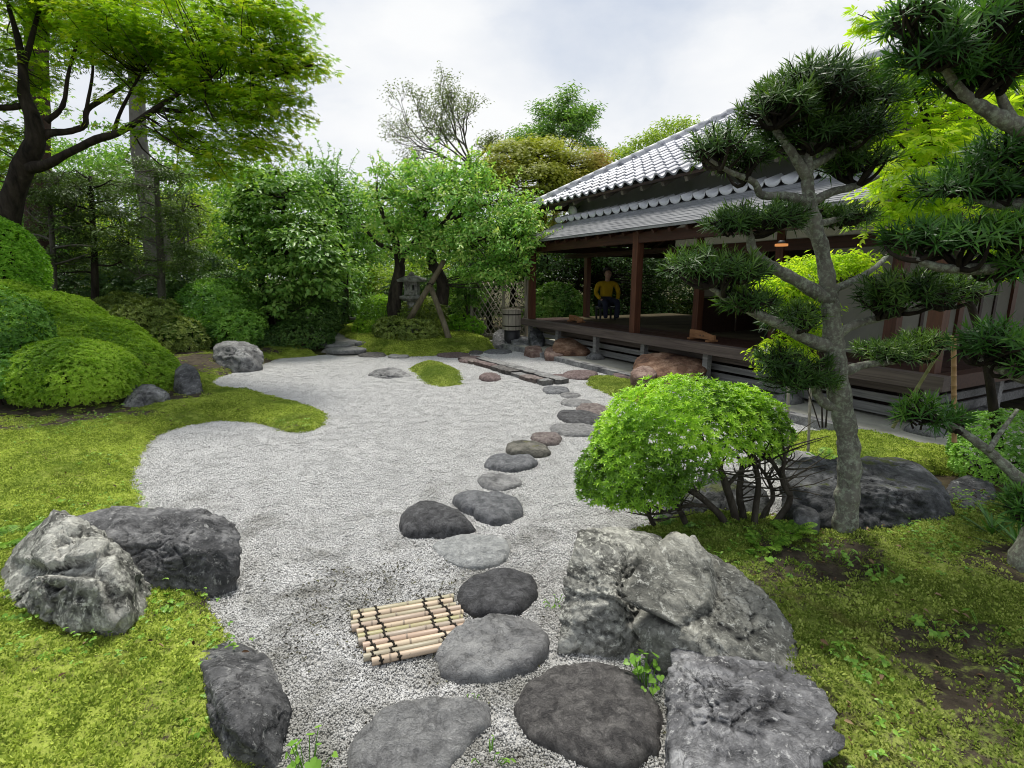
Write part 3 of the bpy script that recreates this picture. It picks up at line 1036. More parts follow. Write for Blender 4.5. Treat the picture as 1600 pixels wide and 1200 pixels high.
# dark rocks behind azalea and trunk
rock_px('boulder', [(1222, 800, 3.1), (1228, 740, 3.25), (1245, 722, 3.4), (1300, 715, 3.55), (1400, 715, 3.6), (1440, 730, 3.4), (1482, 762, 3.15), (1492, 815, 2.95), (1400, 822, 2.9), (1300, 822, 2.92),
                    (1330, 760, 3.05), (1430, 770, 3.0), (1260, 760, 3.1), (1450, 740, 3.6), (1250, 740, 3.7)],
        M_DARK2, 'long dark blue grey boulder behind the leaning tree trunk', 6, sharp=40, amp=0.05, strata=0.06, seed=41, freq=3.4, sdir=(0.1, 0.4, 0.9), cuts=False)
rock_px('boulder', [(1005, 830, 3.2), (1040, 780, 3.4), (1100, 742, 3.5), (1160, 738, 3.5), (1200, 760, 3.4), (1215, 810, 3.25), (1180, 850, 3.1), (1050, 850, 3.05), (1110, 790, 3.2), (1120, 770, 3.8)],
        M_DARK2, 'dark boulder under the round azalea between its stems', 5, sharp=12, amp=0.06, strata=0.05, seed=47, freq=3.4)
rock_px('rock', [(1478, 765, 3.4), (1490, 745, 3.5), (1520, 741, 3.55), (1552, 750, 3.45), (1560, 775, 3.3), (1520, 790, 3.25), (1480, 790, 3.25), (1520, 760, 3.6)],
        M_DARK, 'small rough grey rock right of the long dark boulder', 4, sharp=10, amp=0.09, strata=0.04, seed=51)
rock_px('rock', [(1485, 785, 3.15), (1520, 775, 3.25), (1560, 780, 3.2), (1580, 815, 3.05), (1540, 840, 2.95), (1490, 822, 2.95), (1530, 795, 3.3)],
        M_MID, 'smooth blue grey rock behind the strappy seedlings on the right', 4, sharp=8, amp=0.05, strata=0.02, seed=55)
rock_px('rock', [(1235, 800, 2.9), (1250, 787, 2.95), (1270, 790, 2.95), (1285, 806, 2.85), (1260, 815, 2.8), (1255, 795, 3.05)], M_DARK2, 'small dark stone among the weeds left of the leaning trunk', 3, sharp=8, seed=58)
rock_px('rock', [(1222, 716, 4.1), (1245, 703, 4.3), (1272, 708, 4.3), (1280, 722, 4.1), (1250, 726, 4.0), (1250, 712, 4.4)], M_MID, 'low mossy stone at the gravel edge behind the azalea', 4, sharp=8, seed=61)
rock_px('rock', [(1375, 708, 4.2), (1385, 696, 4.35), (1410, 692, 4.4), (1430, 698, 4.3), (1434, 712, 4.15), (1400, 715, 4.1), (1405, 698, 4.6)], M_MID, 'flat pale stone on the moss strip against the kerb', 4, sharp=8, seed=64)
# left bank
rock_px('rock', [(192, 636, 6.1), (200, 606, 6.3), (235, 600, 6.4), (262, 614, 6.35), (268, 625, 6.3), (205, 645, 5.95), (235, 618, 6.1), (230, 605, 6.7)], M_MID, 'pale grey rock tucked under the front of the clipped azalea', 5, sharp=12, amp=0.06, seed=71)
rock_px('rock', [(272, 600, 7.0), (276, 567, 7.3), (298, 566, 7.3), (312, 590, 7.0), (317, 614, 6.7), (290, 620, 6.6), (285, 600, 6.8), (300, 580, 7.6)], M_DARK, 'dark upright rock at the right end of the clipped azalea', 5, sharp=12, amp=0.07, strata=0.07, seed=74, sdir=(1, 0, .4))
rock_px('boulder', [(330, 560, 9.3), (333, 534, 9.6), (360, 530, 9.8), (395, 535, 9.8), (412, 550, 9.6), (408, 572, 9.1), (370, 578, 8.9), (345, 570, 9.0), (385, 550, 9.1), (370, 540, 10.2)],
        M_MID, 'big pale grey boulder on the moss by the gravel far left', 5, sharp=12, amp=0.06, strata=0.05, seed=77)
# island rock
rock_px('rock', [(566, 592, 8.6), (580, 578, 8.8), (615, 574, 8.9), (645, 582, 8.8), (655, 597, 8.4), (640, 598, 8.35), (600, 604, 8.2), (572, 600, 8.35), (605, 585, 8.4), (610, 577, 9.2)],
        M_MID, 'low grey rock at the left side of the moss island', 5, sharp=9, amp=0.07, strata=0.06, seed=81)
# at the back
rock_px('rock', [(700, 535, 13.2), (702, 515, 13.5), (735, 513, 13.6), (742, 520, 13.4), (742, 542, 12.6), (715, 541, 12.6), (722, 520, 13.9)], M_DARK, 'brown grey boulder beside the foot of the crutch pole', 4, sharp=8, seed=85)
rock_px('rock', [(768, 528, 12.6), (772, 514, 12.8), (795, 515, 12.8), (799, 530, 12.6), (793, 542, 12.2), (772, 540, 12.2), (785, 516, 13.1)], M_DARK, 'squat dark rock below the wooden bucket', 4, sharp=10, seed=88)
rock_px('rock', [(797, 532, 12.3), (808, 526, 12.5), (832, 527, 12.5), (842, 534, 12.2), (820, 541, 12.0), (800, 539, 12.0), (820, 528, 12.9)], M_MID, 'flat white mottled stone right of the bucket', 4, sharp=8, seed=91)
rock_px('rock', [(826, 532, 12.1), (828, 513, 12.3), (848, 513, 12.3), (852, 530, 12.1), (848, 536, 11.8), (830, 536, 11.8), (838, 514, 12.7)], M_DARK2, 'dark cube shaped stone under the far end of the veranda', 4, sharp=16, seed=94)
# shoe stones
rock_px('shoe_stone', [(861, 545, 10.8), (868, 529, 11.0), (895, 527, 11.1), (915, 532, 10.9), (923, 545, 10.5), (918, 552, 10.3), (885, 551, 10.3), (862, 550, 10.4), (895, 531, 11.4)],
        M_RUST, 'far rust brown shoe stone before the veranda', 5, facet=0.03, sharp=9, amp=0.05, strata=0.03, seed=97, cat='stone')
rock_px('shoe_stone', [(988, 578, 8.1), (997, 555, 8.3), (1020, 549, 8.4), (1070, 553, 8.1), (1105, 563, 7.75), (1117, 578, 7.5), (1112, 590, 7.3), (1060, 590, 7.35), (1005, 588, 7.6), (1060, 560, 8.3)],
        M_RUST, 'large long rust brown shoe stone before the veranda nearer the azalea', 5, facet=0.03, sharp=9, amp=0.05, strata=0.03, seed=99, cat='stone')
rock_px('rock', [(819, 549, 10.9), (821, 541, 11.0), (845, 540, 11.0), (847, 551, 10.7), (830, 553, 10.6), (833, 541, 11.2)], M_RUST2, 'small dark brown block on the kerb left of the far shoe stone', 4, facet=0.03, sharp=12, seed=103)
rock_px('rock', [(850, 550, 10.5), (855, 541, 10.7), (878, 542, 10.7), (886, 552, 10.4), (870, 557, 10.2), (852, 555, 10.2), (868, 542, 10.9)], M_RUST2, 'small rust brown stone in front of the far shoe stone', 4, facet=0.03, sharp=8, seed=106)
rock_px('rock', [(985, 582, 7.7), (995, 572, 7.85), (1020, 572, 7.8), (1030, 582, 7.6), (1015, 589, 7.4), (990, 588, 7.45), (1008, 572, 8.0)], M_RUST2, 'small flat pinkish stone at the left front of the large shoe stone', 4, facet=0.03, sharp=7, seed=109)


# ---------------------------------------------------------------- stepping stones
def step_stone(outline, h, mat, label, seed=0, flat=0.84, k=96, rings=24, group='stepping stones across the gravel', name='stepping_stone', cat='stepping stone', amp=0.012, z0=0.0):
    """A stone half sunk in the gravel; outline = picture points of its visible rim."""
    P = np.array([G(u, v, z0 + h * 0.35)[:2] for u, v in outline])
    c = P.mean(0)
    q = P - c
    th = np.arctan2(q[:, 1], q[:, 0]); rr = np.hypot(q[:, 0], q[:, 1])
    o = np.argsort(th)
    th, rr = th[o], rr[o]
    t = -math.pi + np.arange(k) * 2 * math.pi / k
    h = h * 0.72
    R = np.interp(t, np.r_[th[-1] - 2 * math.pi, th, th[0] + 2 * math.pi], np.r_[rr[-1], rr, rr[0]])
    for _ in range(2):
        R = 0.25 * np.roll(R, 1) + 0.5 * R + 0.25 * np.roll(R, -1)
    R = R * (1 + 0.05 * fbm(np.c_[np.cos(t) * 2 + seed, np.sin(t) * 2, 0 * t], 3, seed) + 0.035 * cells(np.c_[np.cos(t) * 2.2 + seed, np.sin(t) * 2.2, 0 * t], seed))
    ro = np.r_[np.linspace(0, 0.8, rings - 6), [0.88, 0.94, 0.98, 1.0, 0.99, 0.95]]
    zz = np.where(np.arange(rings) < rings - 3, h * (1 - np.minimum(ro, 1) ** (2 / (1 - flat + 0.05))) ** 0.5 if False else h * np.clip(1 - ro ** 11, 0, 1) ** 0.5 * (1 - flat * 0 * ro), 0)
    zz[-3], zz[-2], zz[-1] = h * 0.18, -0.02, -0.06
    zz = zz + h * (1 - flat) * (1 - np.clip(ro, 0, 1) ** 2) * (np.arange(rings) < rings - 3)
    V = np.stack([np.r_[[c[0] + ro[i] * R * np.cos(t)]].ravel() if False else np.c_[c[0] + ro[i] * R * np.cos(t), c[1] + ro[i] * R * np.sin(t), np.full(k, z0 + zz[i])] for i in range(rings)], 0).reshape(-1, 3)
    tilt = RNG.normal(0, 0.02, 2)
    V[:, 2] += (V[:, :2] - c) @ tilt * (V[:, 2] > z0)
    size = rr.mean()
    sq = np.c_[(V[:, :2] - c) / size * 1.6, V[:, 2] / size * 3] + seed * 3.1
    nz = 0.8 * fbm(sq, 6, seed, 0.58) + 0.3 * cells(sq * 1.2, seed) + 0.16 * cells(sq * 3.1, seed + 5)
    V[:, 2] += nz * amp * (1 + size) * (V[:, 2] > z0 + 0.002)
    V[:, :2] += (V[:, :2] - c) * (nz * 0.03)[:, None]
    i, j = np.meshgrid(np.arange(rings - 1), np.arange(k), indexing='ij')
    a, b = i * k + j, i * k + (j + 1) % k
    F = np.stack([a, b, b + k, a + k], -1).reshape(-1, 4)
    return obj(name, MB().add(V, F), mat, None, (c[0], c[1], z0), True, label, cat, group)


def oval(u0, u1, v0, v1, skew=0.0, n=14, seed=0):
    g = np.random.default_rng(seed + 900)
    th = np.arange(n) * 2 * math.pi / n
    r = 1 + 0.05 * g.normal(0, 1, n)
    x, y = np.cos(th) * r, np.sin(th) * r
    sg = lambda w: np.sign(w) * np.abs(w) ** 0.85
    return [((u0 + u1) / 2 + (u1 - u0) / 2 * sg(a) + skew * b * (u1 - u0) / 2, (v0 + v1) / 2 + (v1 - v0) / 2 * sg(b)) for a, b in zip(x, y)]


def smat(name, dark, mid, light, lich=0.2, scale=17.0, vein=0.0, lc=(0.42, 0.42, 0.40), spots=None):
    return stone_mat(name, dark, mid, light, scale, lich, vein, 0.0, 0.75, 130, lc, spots)


S_GREY = smat('step_grey', (0.165, 0.165, 0.165), (0.255, 0.255, 0.253), (0.35, 0.35, 0.345))
S_DARK = smat('step_dark', (0.05, 0.05, 0.052), (0.088, 0.088, 0.092), (0.15, 0.15, 0.155), 0.1)
S_BROWN = smat('step_brown_dark', (0.06, 0.057, 0.056), (0.115, 0.108, 0.104), (0.20, 0.19, 0.18), 0.14)
S_LAYER = smat('step_layered', (0.10, 0.10, 0.10), (0.20, 0.20, 0.20), (0.30, 0.30, 0.295), 0.3, 6, 0.0)
S_WHITE = smat('step_white', (0.28, 0.29, 0.29), (0.41, 0.42, 0.415), (0.52, 0.53, 0.52), 0.1)
S_BLUE = smat('step_blue', (0.11, 0.115, 0.12), (0.175, 0.18, 0.19), (0.26, 0.265, 0.275), 0.08)
S_PINK = smat('step_pink', (0.11, 0.085, 0.08), (0.20, 0.165, 0.155), (0.30, 0.26, 0.24), 0.15)
S_PURP = smat('step_purple', (0.09, 0.062, 0.062), (0.16, 0.115, 0.112), (0.26, 0.205, 0.195), 0.12)
S_MOSSY = smat('step_mossy', (0.06, 0.06, 0.05), (0.13, 0.125, 0.105), (0.22, 0.21, 0.18), 0.12, 6, 0.2, (0.25, 0.26, 0.2), (0.13, 0.13, 0.04))

step_stone([(540, 1170), (575, 1130), (640, 1097), (700, 1090), (760, 1100), (770, 1125), (740, 1150), (710, 1185), (680, 1215), (600, 1230), (545, 1215)], 0.06, S_GREY, 'large flat pale grey stepping stone at the bottom edge', 1)
step_stone([(800, 1110), (825, 1070), (880, 1042), (945, 1036), (1005, 1060), (1033, 1100), (1035, 1150), (1010, 1190), (940, 1200), (870, 1170), (820, 1140)], 0.085, S_BROWN, 'big dark brown stepping stone left of the blocky boulder', 2)
step_stone([(680, 1020), (700, 990), (745, 967), (800, 962), (845, 975), (856, 1010), (845, 1035), (800, 1048), (740, 1062), (695, 1055)], 0.075, S_LAYER, 'broad flaky grey stepping stone overlapping the bamboo mat', 3, amp=0.02)
step_stone([(716, 925), (735, 903), (780, 891), (825, 898), (841, 918), (832, 940), (790, 958), (745, 958), (722, 945)], 0.075, S_DARK, 'dark oval stepping stone at the top corner of the bamboo mat', 4)
step_stone([(677, 850), (700, 839), (750, 836), (790, 843), (799, 860), (785, 878), (735, 885), (690, 868)], 0.045, S_WHITE, 'whitish worn stepping stone nearly level with the gravel', 5)
step_stone([(626, 815), (632, 800), (650, 792), (680, 790), (705, 800), (730, 812), (742, 824), (720, 832), (670, 834), (632, 832)], 0.10, S_DARK, 'dark egg shaped stepping stone left of the wedge shaped one', 6, flat=0.4)
step_stone([(706, 780), (715, 773), (760, 772), (800, 778), (815, 790), (817, 802), (795, 813), (770, 815), (740, 800), (715, 788)], 0.10, S_BLUE, 'wedge shaped blue grey stepping stone', 7)
step_stone([(747, 752), (752, 742), (785, 740), (812, 748), (815, 756), (800, 762), (782, 766), (755, 760)], 0.05, S_LAYER, 'thin ragged grey stepping stone behind the wedge', 8, amp=0.02)
step_stone([(758, 722), (765, 713), (785, 711), (800, 716), (830, 715), (841, 723), (825, 731), (790, 734), (762, 731)], 0.075, S_BLUE, 'long kidney shaped grey stepping stone', 9)
step_stone([(791, 700), (798, 692), (820, 690), (850, 695), (859, 703), (850, 712), (825, 711), (795, 706)], 0.08, S_MOSSY, 'mossy brown stepping stone', 10)
step_stone(oval(829, 878, 676, 694, 0.1, seed=11), 0.07, S_PINK, 'small pinkish stepping stone', 11)
step_stone(oval(858, 937, 662, 681, 0.15, seed=12), 0.06, S_GREY, 'long pale grey stepping stone left of the azalea top', 12)
step_stone([(871, 648), (878, 642), (900, 643), (925, 646), (939, 655), (930, 661), (895, 661), (878, 655)], 0.07, S_DARK, 'charcoal stepping stone with a blunt left end', 13)
step_stone([(900, 637), (908, 632), (935, 632), (950, 638), (953, 646), (935, 650), (912, 645)], 0.05, S_PINK, 'tan scalloped stepping stone', 14)
step_stone(oval(876, 927, 624, 635, 0.15, seed=15), 0.05, S_GREY, 'thin grey stepping stone behind the tan one', 15)
step_stone(oval(875, 907, 614, 622, 0.1, seed=16), 0.04, S_LAYER, 'smallest flat grey stepping stone', 16)
step_stone(oval(847, 889, 604, 615, 0.1, seed=17), 0.06, S_BLUE, 'grey stepping stone at the near end of the long paving slab', 17)
step_stone(oval(922, 942, 681, 693, 0, seed=18), 0.04, S_GREY, 'grey stepping stone half hidden by the azalea', 18)
step_stone(oval(717, 755, 557, 566, 0, seed=19), 0.08, S_PURP, 'reddish stepping stone at the far end of the long paving slab', 19)
step_stone(oval(749, 781, 583, 595, 0, seed=20), 0.07, S_PURP, 'red brown stone alone beside the long paving slab', 20)
step_stone(oval(857, 884, 586, 594, 0, seed=21), 0.05, S_PURP, 'small purple stepping stone in front of the oval one', 21)
step_stone(oval(879, 934, 579, 592, 0, seed=22), 0.08, S_PURP, 'purple brown oval stepping stone before the moss patch', 22)
step_stone(oval(958, 992, 583, 594, 0, seed=23), 0.10, S_PURP, 'purple stone on the kerb behind the moss patch', 23)

# long paving strip of two rows
strip = thing('stone_paving', 'straight strip of long stone slabs laid in two rows across the gravel', 'paving', G(800, 585))
e0, e1 = G(733, 562), G(868, 602)
sx = unit(e1 - e0); sy = np.array([-sx[1], sx[0], 0])
if sy[0] < 0:
    sy = -sy
Ls = np.linalg.norm(e1 - e0)


def slab(x0, x1, y0, y1, h, mat, seed):
    g = np.random.default_rng(seed)
    nx, ny = max(4, int((x1 - x0) / 0.05)), 5
    gx, gy = np.meshgrid(np.linspace(0, 1, nx + 1), np.linspace(0, 1, ny + 1), indexing='ij')
    X, Y = x0 + gx * (x1 - x0), y0 + gy * (y1 - y0)
    P = e0 + X[..., None] * sx + Y[..., None] * sy
    P = P.reshape(-1, 3)
    wob = fbm(P * [5, 5, 0] + seed, 3, seed)
    P[:, :2] += wob[:, None] * sy[:2] * 0.03
    edge = ((gx == 0) | (gx == 1) | (gy == 0) | (gy == 1)).ravel()
    P[:, 2] = h + 0.012 * fbm(P * [9, 9, 0], 3, seed + 1) - 0.012 * edge
    n = len(P)
    i, j = np.meshgrid(np.arange(nx), np.arange(ny), indexing='ij')
    a = (i * (ny + 1) + j).ravel()
    F = np.stack([a, a + ny + 1, a + ny + 2, a + 1], -1)
    idx = np.arange((nx + 1) * (ny + 1)).reshape(nx + 1, ny + 1)
    rim = np.r_[idx[:, 0], idx[-1, 1:], idx[-2::-1, -1], idx[0, -2:0:-1]]
    low = P[rim].copy(); low[:, 2] = -0.06
    k = len(rim)
    S = np.stack([rim, np.r_[rim[1:], rim[0]], n + (np.arange(k) + 1) % k, n + np.arange(k)], -1)
    obj('slab', MB().add(np.r_[P, low], [F, S]), mat, strip)


slab(0.25, 0.42 * Ls, 0.02, 0.26, 0.085, S_GREY, 1)
slab(0.42 * Ls + 0.03, Ls, 0.02, 0.25, 0.09, S_LAYER, 2)
for k, (x0, x1, m) in enumerate([(0.0, 0.2, S_PINK), (0.22, 0.42, S_PURP), (0.44, 0.66, S_BROWN), (0.675, 0.76, S_GREY), (0.775, 0.92, S_PINK), (0.935, 0.99, S_LAYER)]):
    slab(x0 * Ls, x1 * Ls, -0.24 + 0.03 * (k % 2), -0.015, 0.07 + 0.01 * (k % 3), m, 10 + k)

# flat edge stones along the back of the gravel
for k, (u0, u1, v0, v1, m, lab) in enumerate([
        (528, 556, 548, 553, S_LAYER, 'thin grey edging stone at the mouth of the path'),
        (560, 602, 551, 558, S_BROWN, 'long thin edging stone in front of the dark rounded shrub'),
        (606, 640, 554, 559, S_GREY, 'small grey edging stone below the spreading shrub'),
        (684, 735, 551, 558, S_PURP, 'reddish edging stone below the crutch pole'),
        (733, 755, 548, 554, S_BROWN, 'short dark edging stone by the brown grey boulder'),
        (757, 800, 546, 553, S_BLUE, 'long grey edging stone near the end of the kerb')]):
    step_stone(oval(u0, u1, v0, v1, 0, seed=40 + k), 0.06, m, lab, 40 + k, k=32, rings=12, group='edging stones along the back of the gravel', name='edging_stone', cat='stone')
for k, (u, v, w, lab) in enumerate([(540, 545, 34, 'wide paving stone on the back path nearest the gravel'), (526, 537, 30, 'paving stone on the back path by the dark hedge'),
                                    (565, 533, 26, 'paving stone on the back path beside the black rail post')]):
    c = G(u, v, 0.1)
    step_stone(oval(u - w, u + w, v - 3, v + 3, 0, seed=60 + k), 0.04, S_GREY, lab, 60 + k, k=32, rings=12, group='paving stones on the back path', name='paving_stone', cat='stone', z0=Tz(*c[:2]) + 0.02)
# ====================================================================== TEA HOUSE
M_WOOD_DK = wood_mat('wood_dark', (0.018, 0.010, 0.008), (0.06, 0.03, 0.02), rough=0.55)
M_WOOD_RED = wood_mat('wood_red', (0.030, 0.013, 0.009), (0.075, 0.030, 0.018), rough=0.5)
M_WOOD_POST = wood_mat('wood_post', (0.05, 0.02, 0.012), (0.14, 0.055, 0.03), (22, 22, 1.0), 0.5)
M_WOOD_GREY = wood_mat('wood_grey', (0.12, 0.118, 0.115), (0.30, 0.295, 0.29), rough=0.8, spec=0.15)
M_WOOD_BEAM = wood_mat('wood_beam', (0.055, 0.042, 0.036), (0.15, 0.12, 0.105), rough=0.7)
M_FLOORB = wood_mat('wood_floor', (0.018, 0.008, 0.005), (0.048, 0.020, 0.013), rough=0.75, spec=0.15)
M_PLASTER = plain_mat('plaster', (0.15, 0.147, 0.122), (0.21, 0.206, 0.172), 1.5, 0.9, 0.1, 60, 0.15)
M_PAPER = plain_mat('shoji_paper', (0.20, 0.18, 0.14), (0.27, 0.245, 0.19), 2, 0.8, 0.1, 60, 0.05)
M_SHINGLE = wood_mat('bark_shingle', (0.13, 0.135, 0.145), (0.31, 0.315, 0.33), (3.0, 60, 60), 0.75, 0.25)
M_EDGE = plain_mat('eave_edge', (0.16, 0.165, 0.165), (0.30, 0.31, 0.31), 4, 0.6)


def tile_material():
    m, t, bs, out = nodes('roof_tile')
    oi = t.nodes.new('ShaderNodeObjectInfo')
    v = pos(t)
    c = ramp(t, noise(t, v, 2.2, 5, 0.6), [(0.3, (0.29, 0.295, 0.335)), (0.7, (0.48, 0.485, 0.54))])
    c = mixc(t, 0.55, c, ramp(t, oi.outputs['Random'], [(0, (0.62, 0.62, 0.62)), (1, (1.2, 1.2, 1.2))]), 'MULTIPLY')
    c = mixc(t, ramp(t, noise(t, v, 14, 5, 0.65), [(0.58, (0, 0, 0)), (0.7, (0.6, 0.6, 0.6))]), c, (0.13, 0.135, 0.14))
    t.links.new(c, bs.inputs['Base Color'])
    bs.inputs['Roughness'].default_value = 0.5
    bs.inputs['Specular IOR Level'].default_value = 0.55
    bump(t, bs, noise(t, v, 30, 4), 0.15, 0.005)
    return m


M_TILE = tile_material()
house = thing('tea_house', 'dark timber tea house with grey tiled roof and open veranda', 'building', bw(0, 0, 0))
A1, ZF = 8.37, 0.675          # length of the veranda, height of its floor
R_A0, R_A1 = -0.45, 8.35      # lower eave along A
EB, EZ, TB, TZ = -0.05, 2.41, 0.52, 2.775    # lower roof: eave and top


def hp(name, mb, mat, parent=None, smooth=False, **kw):
    return obj(name, mb, mat, parent or house, None, smooth, **kw)


# veranda: front beam, side beam, planks
hp('edge_beam', MB().bbox(-0.02, A1 + 0.05, -0.02, 0.13, 0.535, ZF + 0.004), M_WOOD_BEAM)
hp('edge_beam', MB().bbox(-0.02, 0.12, 0.133, 7.0, 0.535, ZF + 0.002), M_WOOD_RED)
for k in range(6):
    b0 = 0.135 + k * 0.15
    hp('floor_plank', MB().bbox(0.125, A1, b0, b0 + 0.146, 0.62, ZF - 0.002 * (k % 2)), M_FLOORB)
for k in range(6):
    a0 = 0.125 + k * 0.15
    hp('floor_plank', MB().bbox(a0, a0 + 0.146, 1.04, 7.0, 0.62, ZF - 0.003 - 0.002 * (k % 2)), M_FLOORB)
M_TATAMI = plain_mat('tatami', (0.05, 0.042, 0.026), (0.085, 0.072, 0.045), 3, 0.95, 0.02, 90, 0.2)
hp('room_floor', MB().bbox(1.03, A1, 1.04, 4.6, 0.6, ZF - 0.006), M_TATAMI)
# underfloor rails, posts and their footing stones
for z0, z1, m in ((0.13, 0.235, M_WOOD_GREY), (0.275, 0.36, M_WOOD_GREY), (0.40, 0.475, M_WOOD_BEAM)):
    hp('underfloor_rail', MB().bbox(0.34, A1 - 0.1, 0.30, 0.33, z0, z1), m)
    hp('underfloor_rail', MB().bbox(0.30, 0.33, 0.345, 7.0, z0, z1), m)
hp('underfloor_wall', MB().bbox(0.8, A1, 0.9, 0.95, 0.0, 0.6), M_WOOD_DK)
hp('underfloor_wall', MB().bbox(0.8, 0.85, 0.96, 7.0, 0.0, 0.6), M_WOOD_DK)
M_FOOT = stone_mat('footing_stone', (0.10, 0.10, 0.10), (0.19, 0.19, 0.19), (0.28, 0.28, 0.28), 8, 0.1, 0.2, 0, 0.85, 90)
for k, (a, b) in enumerate([(0.12, 0.12), (1.62, 0.12), (2.95, 0.12), (4.3, 0.12), (5.65, 0.12), (7.0, 0.12), (8.2, 0.12), (0.12, 1.5), (0.12, 2.9), (0.12, 4.3)]):
    hp('stub_post', MB().bbox(a - 0.045, a + 0.045, b - 0.045, b + 0.045, 0.12, 0.533), M_WOOD_GREY)
    P = np.array([bw(a + x, b + y, z) for z, s in ((0.05, 0.16), (0.13, 0.13), (0.19, 0.075)) for x, y in ((-s, -s), (s, -s), (s, s), (-s, s), (0, -s * 1.2), (s * 1.2, 0))])
    obj('footing_stone', hull_rock(P, 3, sharp=10, amp=0.05, strata=0, seed=k, facet=0.03, crack=0), M_FOOT, house)

# posts
for a, b, w, z1 in [(8.22, 0.16, 0.13, 2.36), (4.62, 0.16, 0.13, 2.36), (0.2, 0.2, 0.13, 2.36), (8.22, 1.70, 0.12, 2.50), (8.22, 3.2, 0.12, 2.5),
                    (4.02, 1.0, 0.12, 2.6), (2.55, 1.0, 0.12, 2.6), (1.0, 1.0, 0.13, 2.6), (1.0, 2.45, 0.12, 2.6), (1.0, 3.9, 0.12, 2.6), (0.2, 3.0, 0.12, 2.36), (4.02, 2.6, 0.11, 2.6), (4.02, 4.5, 0.12, 2.6), (6.4, 4.5, 0.12, 2.6)]:
    hp('post', MB().bbox(a - w / 2, a + w / 2, b - w / 2, b + w / 2, ZF - 0.001, z1), M_WOOD_POST)
# eave beams over the front posts
hp('eave_beam', MB().bbox(-0.2, 8.6, 0.10, 0.23, 2.18, 2.345), M_WOOD_RED)
hp('eave_beam', MB().bbox(0.14, 0.27, 0.233, 6.5, 2.18, 2.34), M_WOOD_RED)
hp('eave_beam', MB().bbox(8.16, 8.29, 0.233, 4.6, 2.18, 2.34), M_WOOD_DK)
# room front on the line b = 1: lintels, small white wall above, closed bays
hp('lintel', MB().bbox(1.07, 4.6, 0.955, 1.05, 1.98, 2.13), M_WOOD_RED)
hp('lintel', MB().bbox(4.6, 8.16, 1.0, 1.08, 2.05, 2.14), M_WOOD_DK)
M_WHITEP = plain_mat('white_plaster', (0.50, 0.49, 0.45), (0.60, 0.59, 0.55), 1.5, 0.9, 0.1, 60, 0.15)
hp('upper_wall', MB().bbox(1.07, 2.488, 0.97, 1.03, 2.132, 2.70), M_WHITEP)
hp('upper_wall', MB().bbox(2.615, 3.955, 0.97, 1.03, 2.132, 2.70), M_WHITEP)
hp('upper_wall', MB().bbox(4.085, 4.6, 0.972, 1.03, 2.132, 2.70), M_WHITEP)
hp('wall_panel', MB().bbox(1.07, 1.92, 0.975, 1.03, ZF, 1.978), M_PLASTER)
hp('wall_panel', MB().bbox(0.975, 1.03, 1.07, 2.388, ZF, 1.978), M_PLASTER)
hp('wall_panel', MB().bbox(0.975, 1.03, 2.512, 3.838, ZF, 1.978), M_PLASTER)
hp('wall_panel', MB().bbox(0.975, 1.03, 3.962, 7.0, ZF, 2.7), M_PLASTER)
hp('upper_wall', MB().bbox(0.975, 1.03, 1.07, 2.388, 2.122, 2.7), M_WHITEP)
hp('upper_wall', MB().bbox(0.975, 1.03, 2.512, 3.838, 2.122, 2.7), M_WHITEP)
hp('lintel', MB().bbox(0.96, 1.045, 1.066, 3.9, 1.98, 2.12), M_WOOD_RED)
for b in (1.55, 2.0, 3.0, 3.4):
    hp('wall_stud', MB().bbox(0.955, 0.973, b - 0.035, b + 0.035, ZF, 1.979), M_WOOD_DK)
hp('wall_stud', MB().bbox(1.92, 2.0, 0.96, 1.045, ZF, 1.978), M_WOOD_RED)
# ceiling and the closed back of the room
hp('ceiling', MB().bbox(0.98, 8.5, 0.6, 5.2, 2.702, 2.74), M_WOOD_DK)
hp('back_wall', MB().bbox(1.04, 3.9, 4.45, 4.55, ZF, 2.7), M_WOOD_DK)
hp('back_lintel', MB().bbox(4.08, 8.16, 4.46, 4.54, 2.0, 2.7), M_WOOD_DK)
hp('side_lintel', MB().bbox(8.18, 8.26, 1.77, 4.6, 2.12, 2.178), M_WOOD_DK)
# shoji on the inner wall a = 4.05
for k in range(3):
    b0 = 1.08 + k * 0.9
    pan = hp('shoji', MB().bbox(4.03, 4.045, b0, b0 + 0.86, 1.30, 2.12), M_PAPER)
    for z in np.linspace(1.30, 2.12, 6):
        hp('shoji_bar', MB().bbox(4.046, 4.062, b0, b0 + 0.86, z - 0.011, z + 0.011), M_WOOD_DK, pan)
    for b in np.linspace(b0, b0 + 0.86, 5):
        hp('shoji_bar', MB().bbox(4.046, 4.06, b - 0.011, b + 0.011, 1.30, 2.12), M_WOOD_DK, pan)
    hp('wainscot', MB().bbox(4.028, 4.05, b0, b0 + 0.86, ZF, 1.285), M_WOOD_DK)

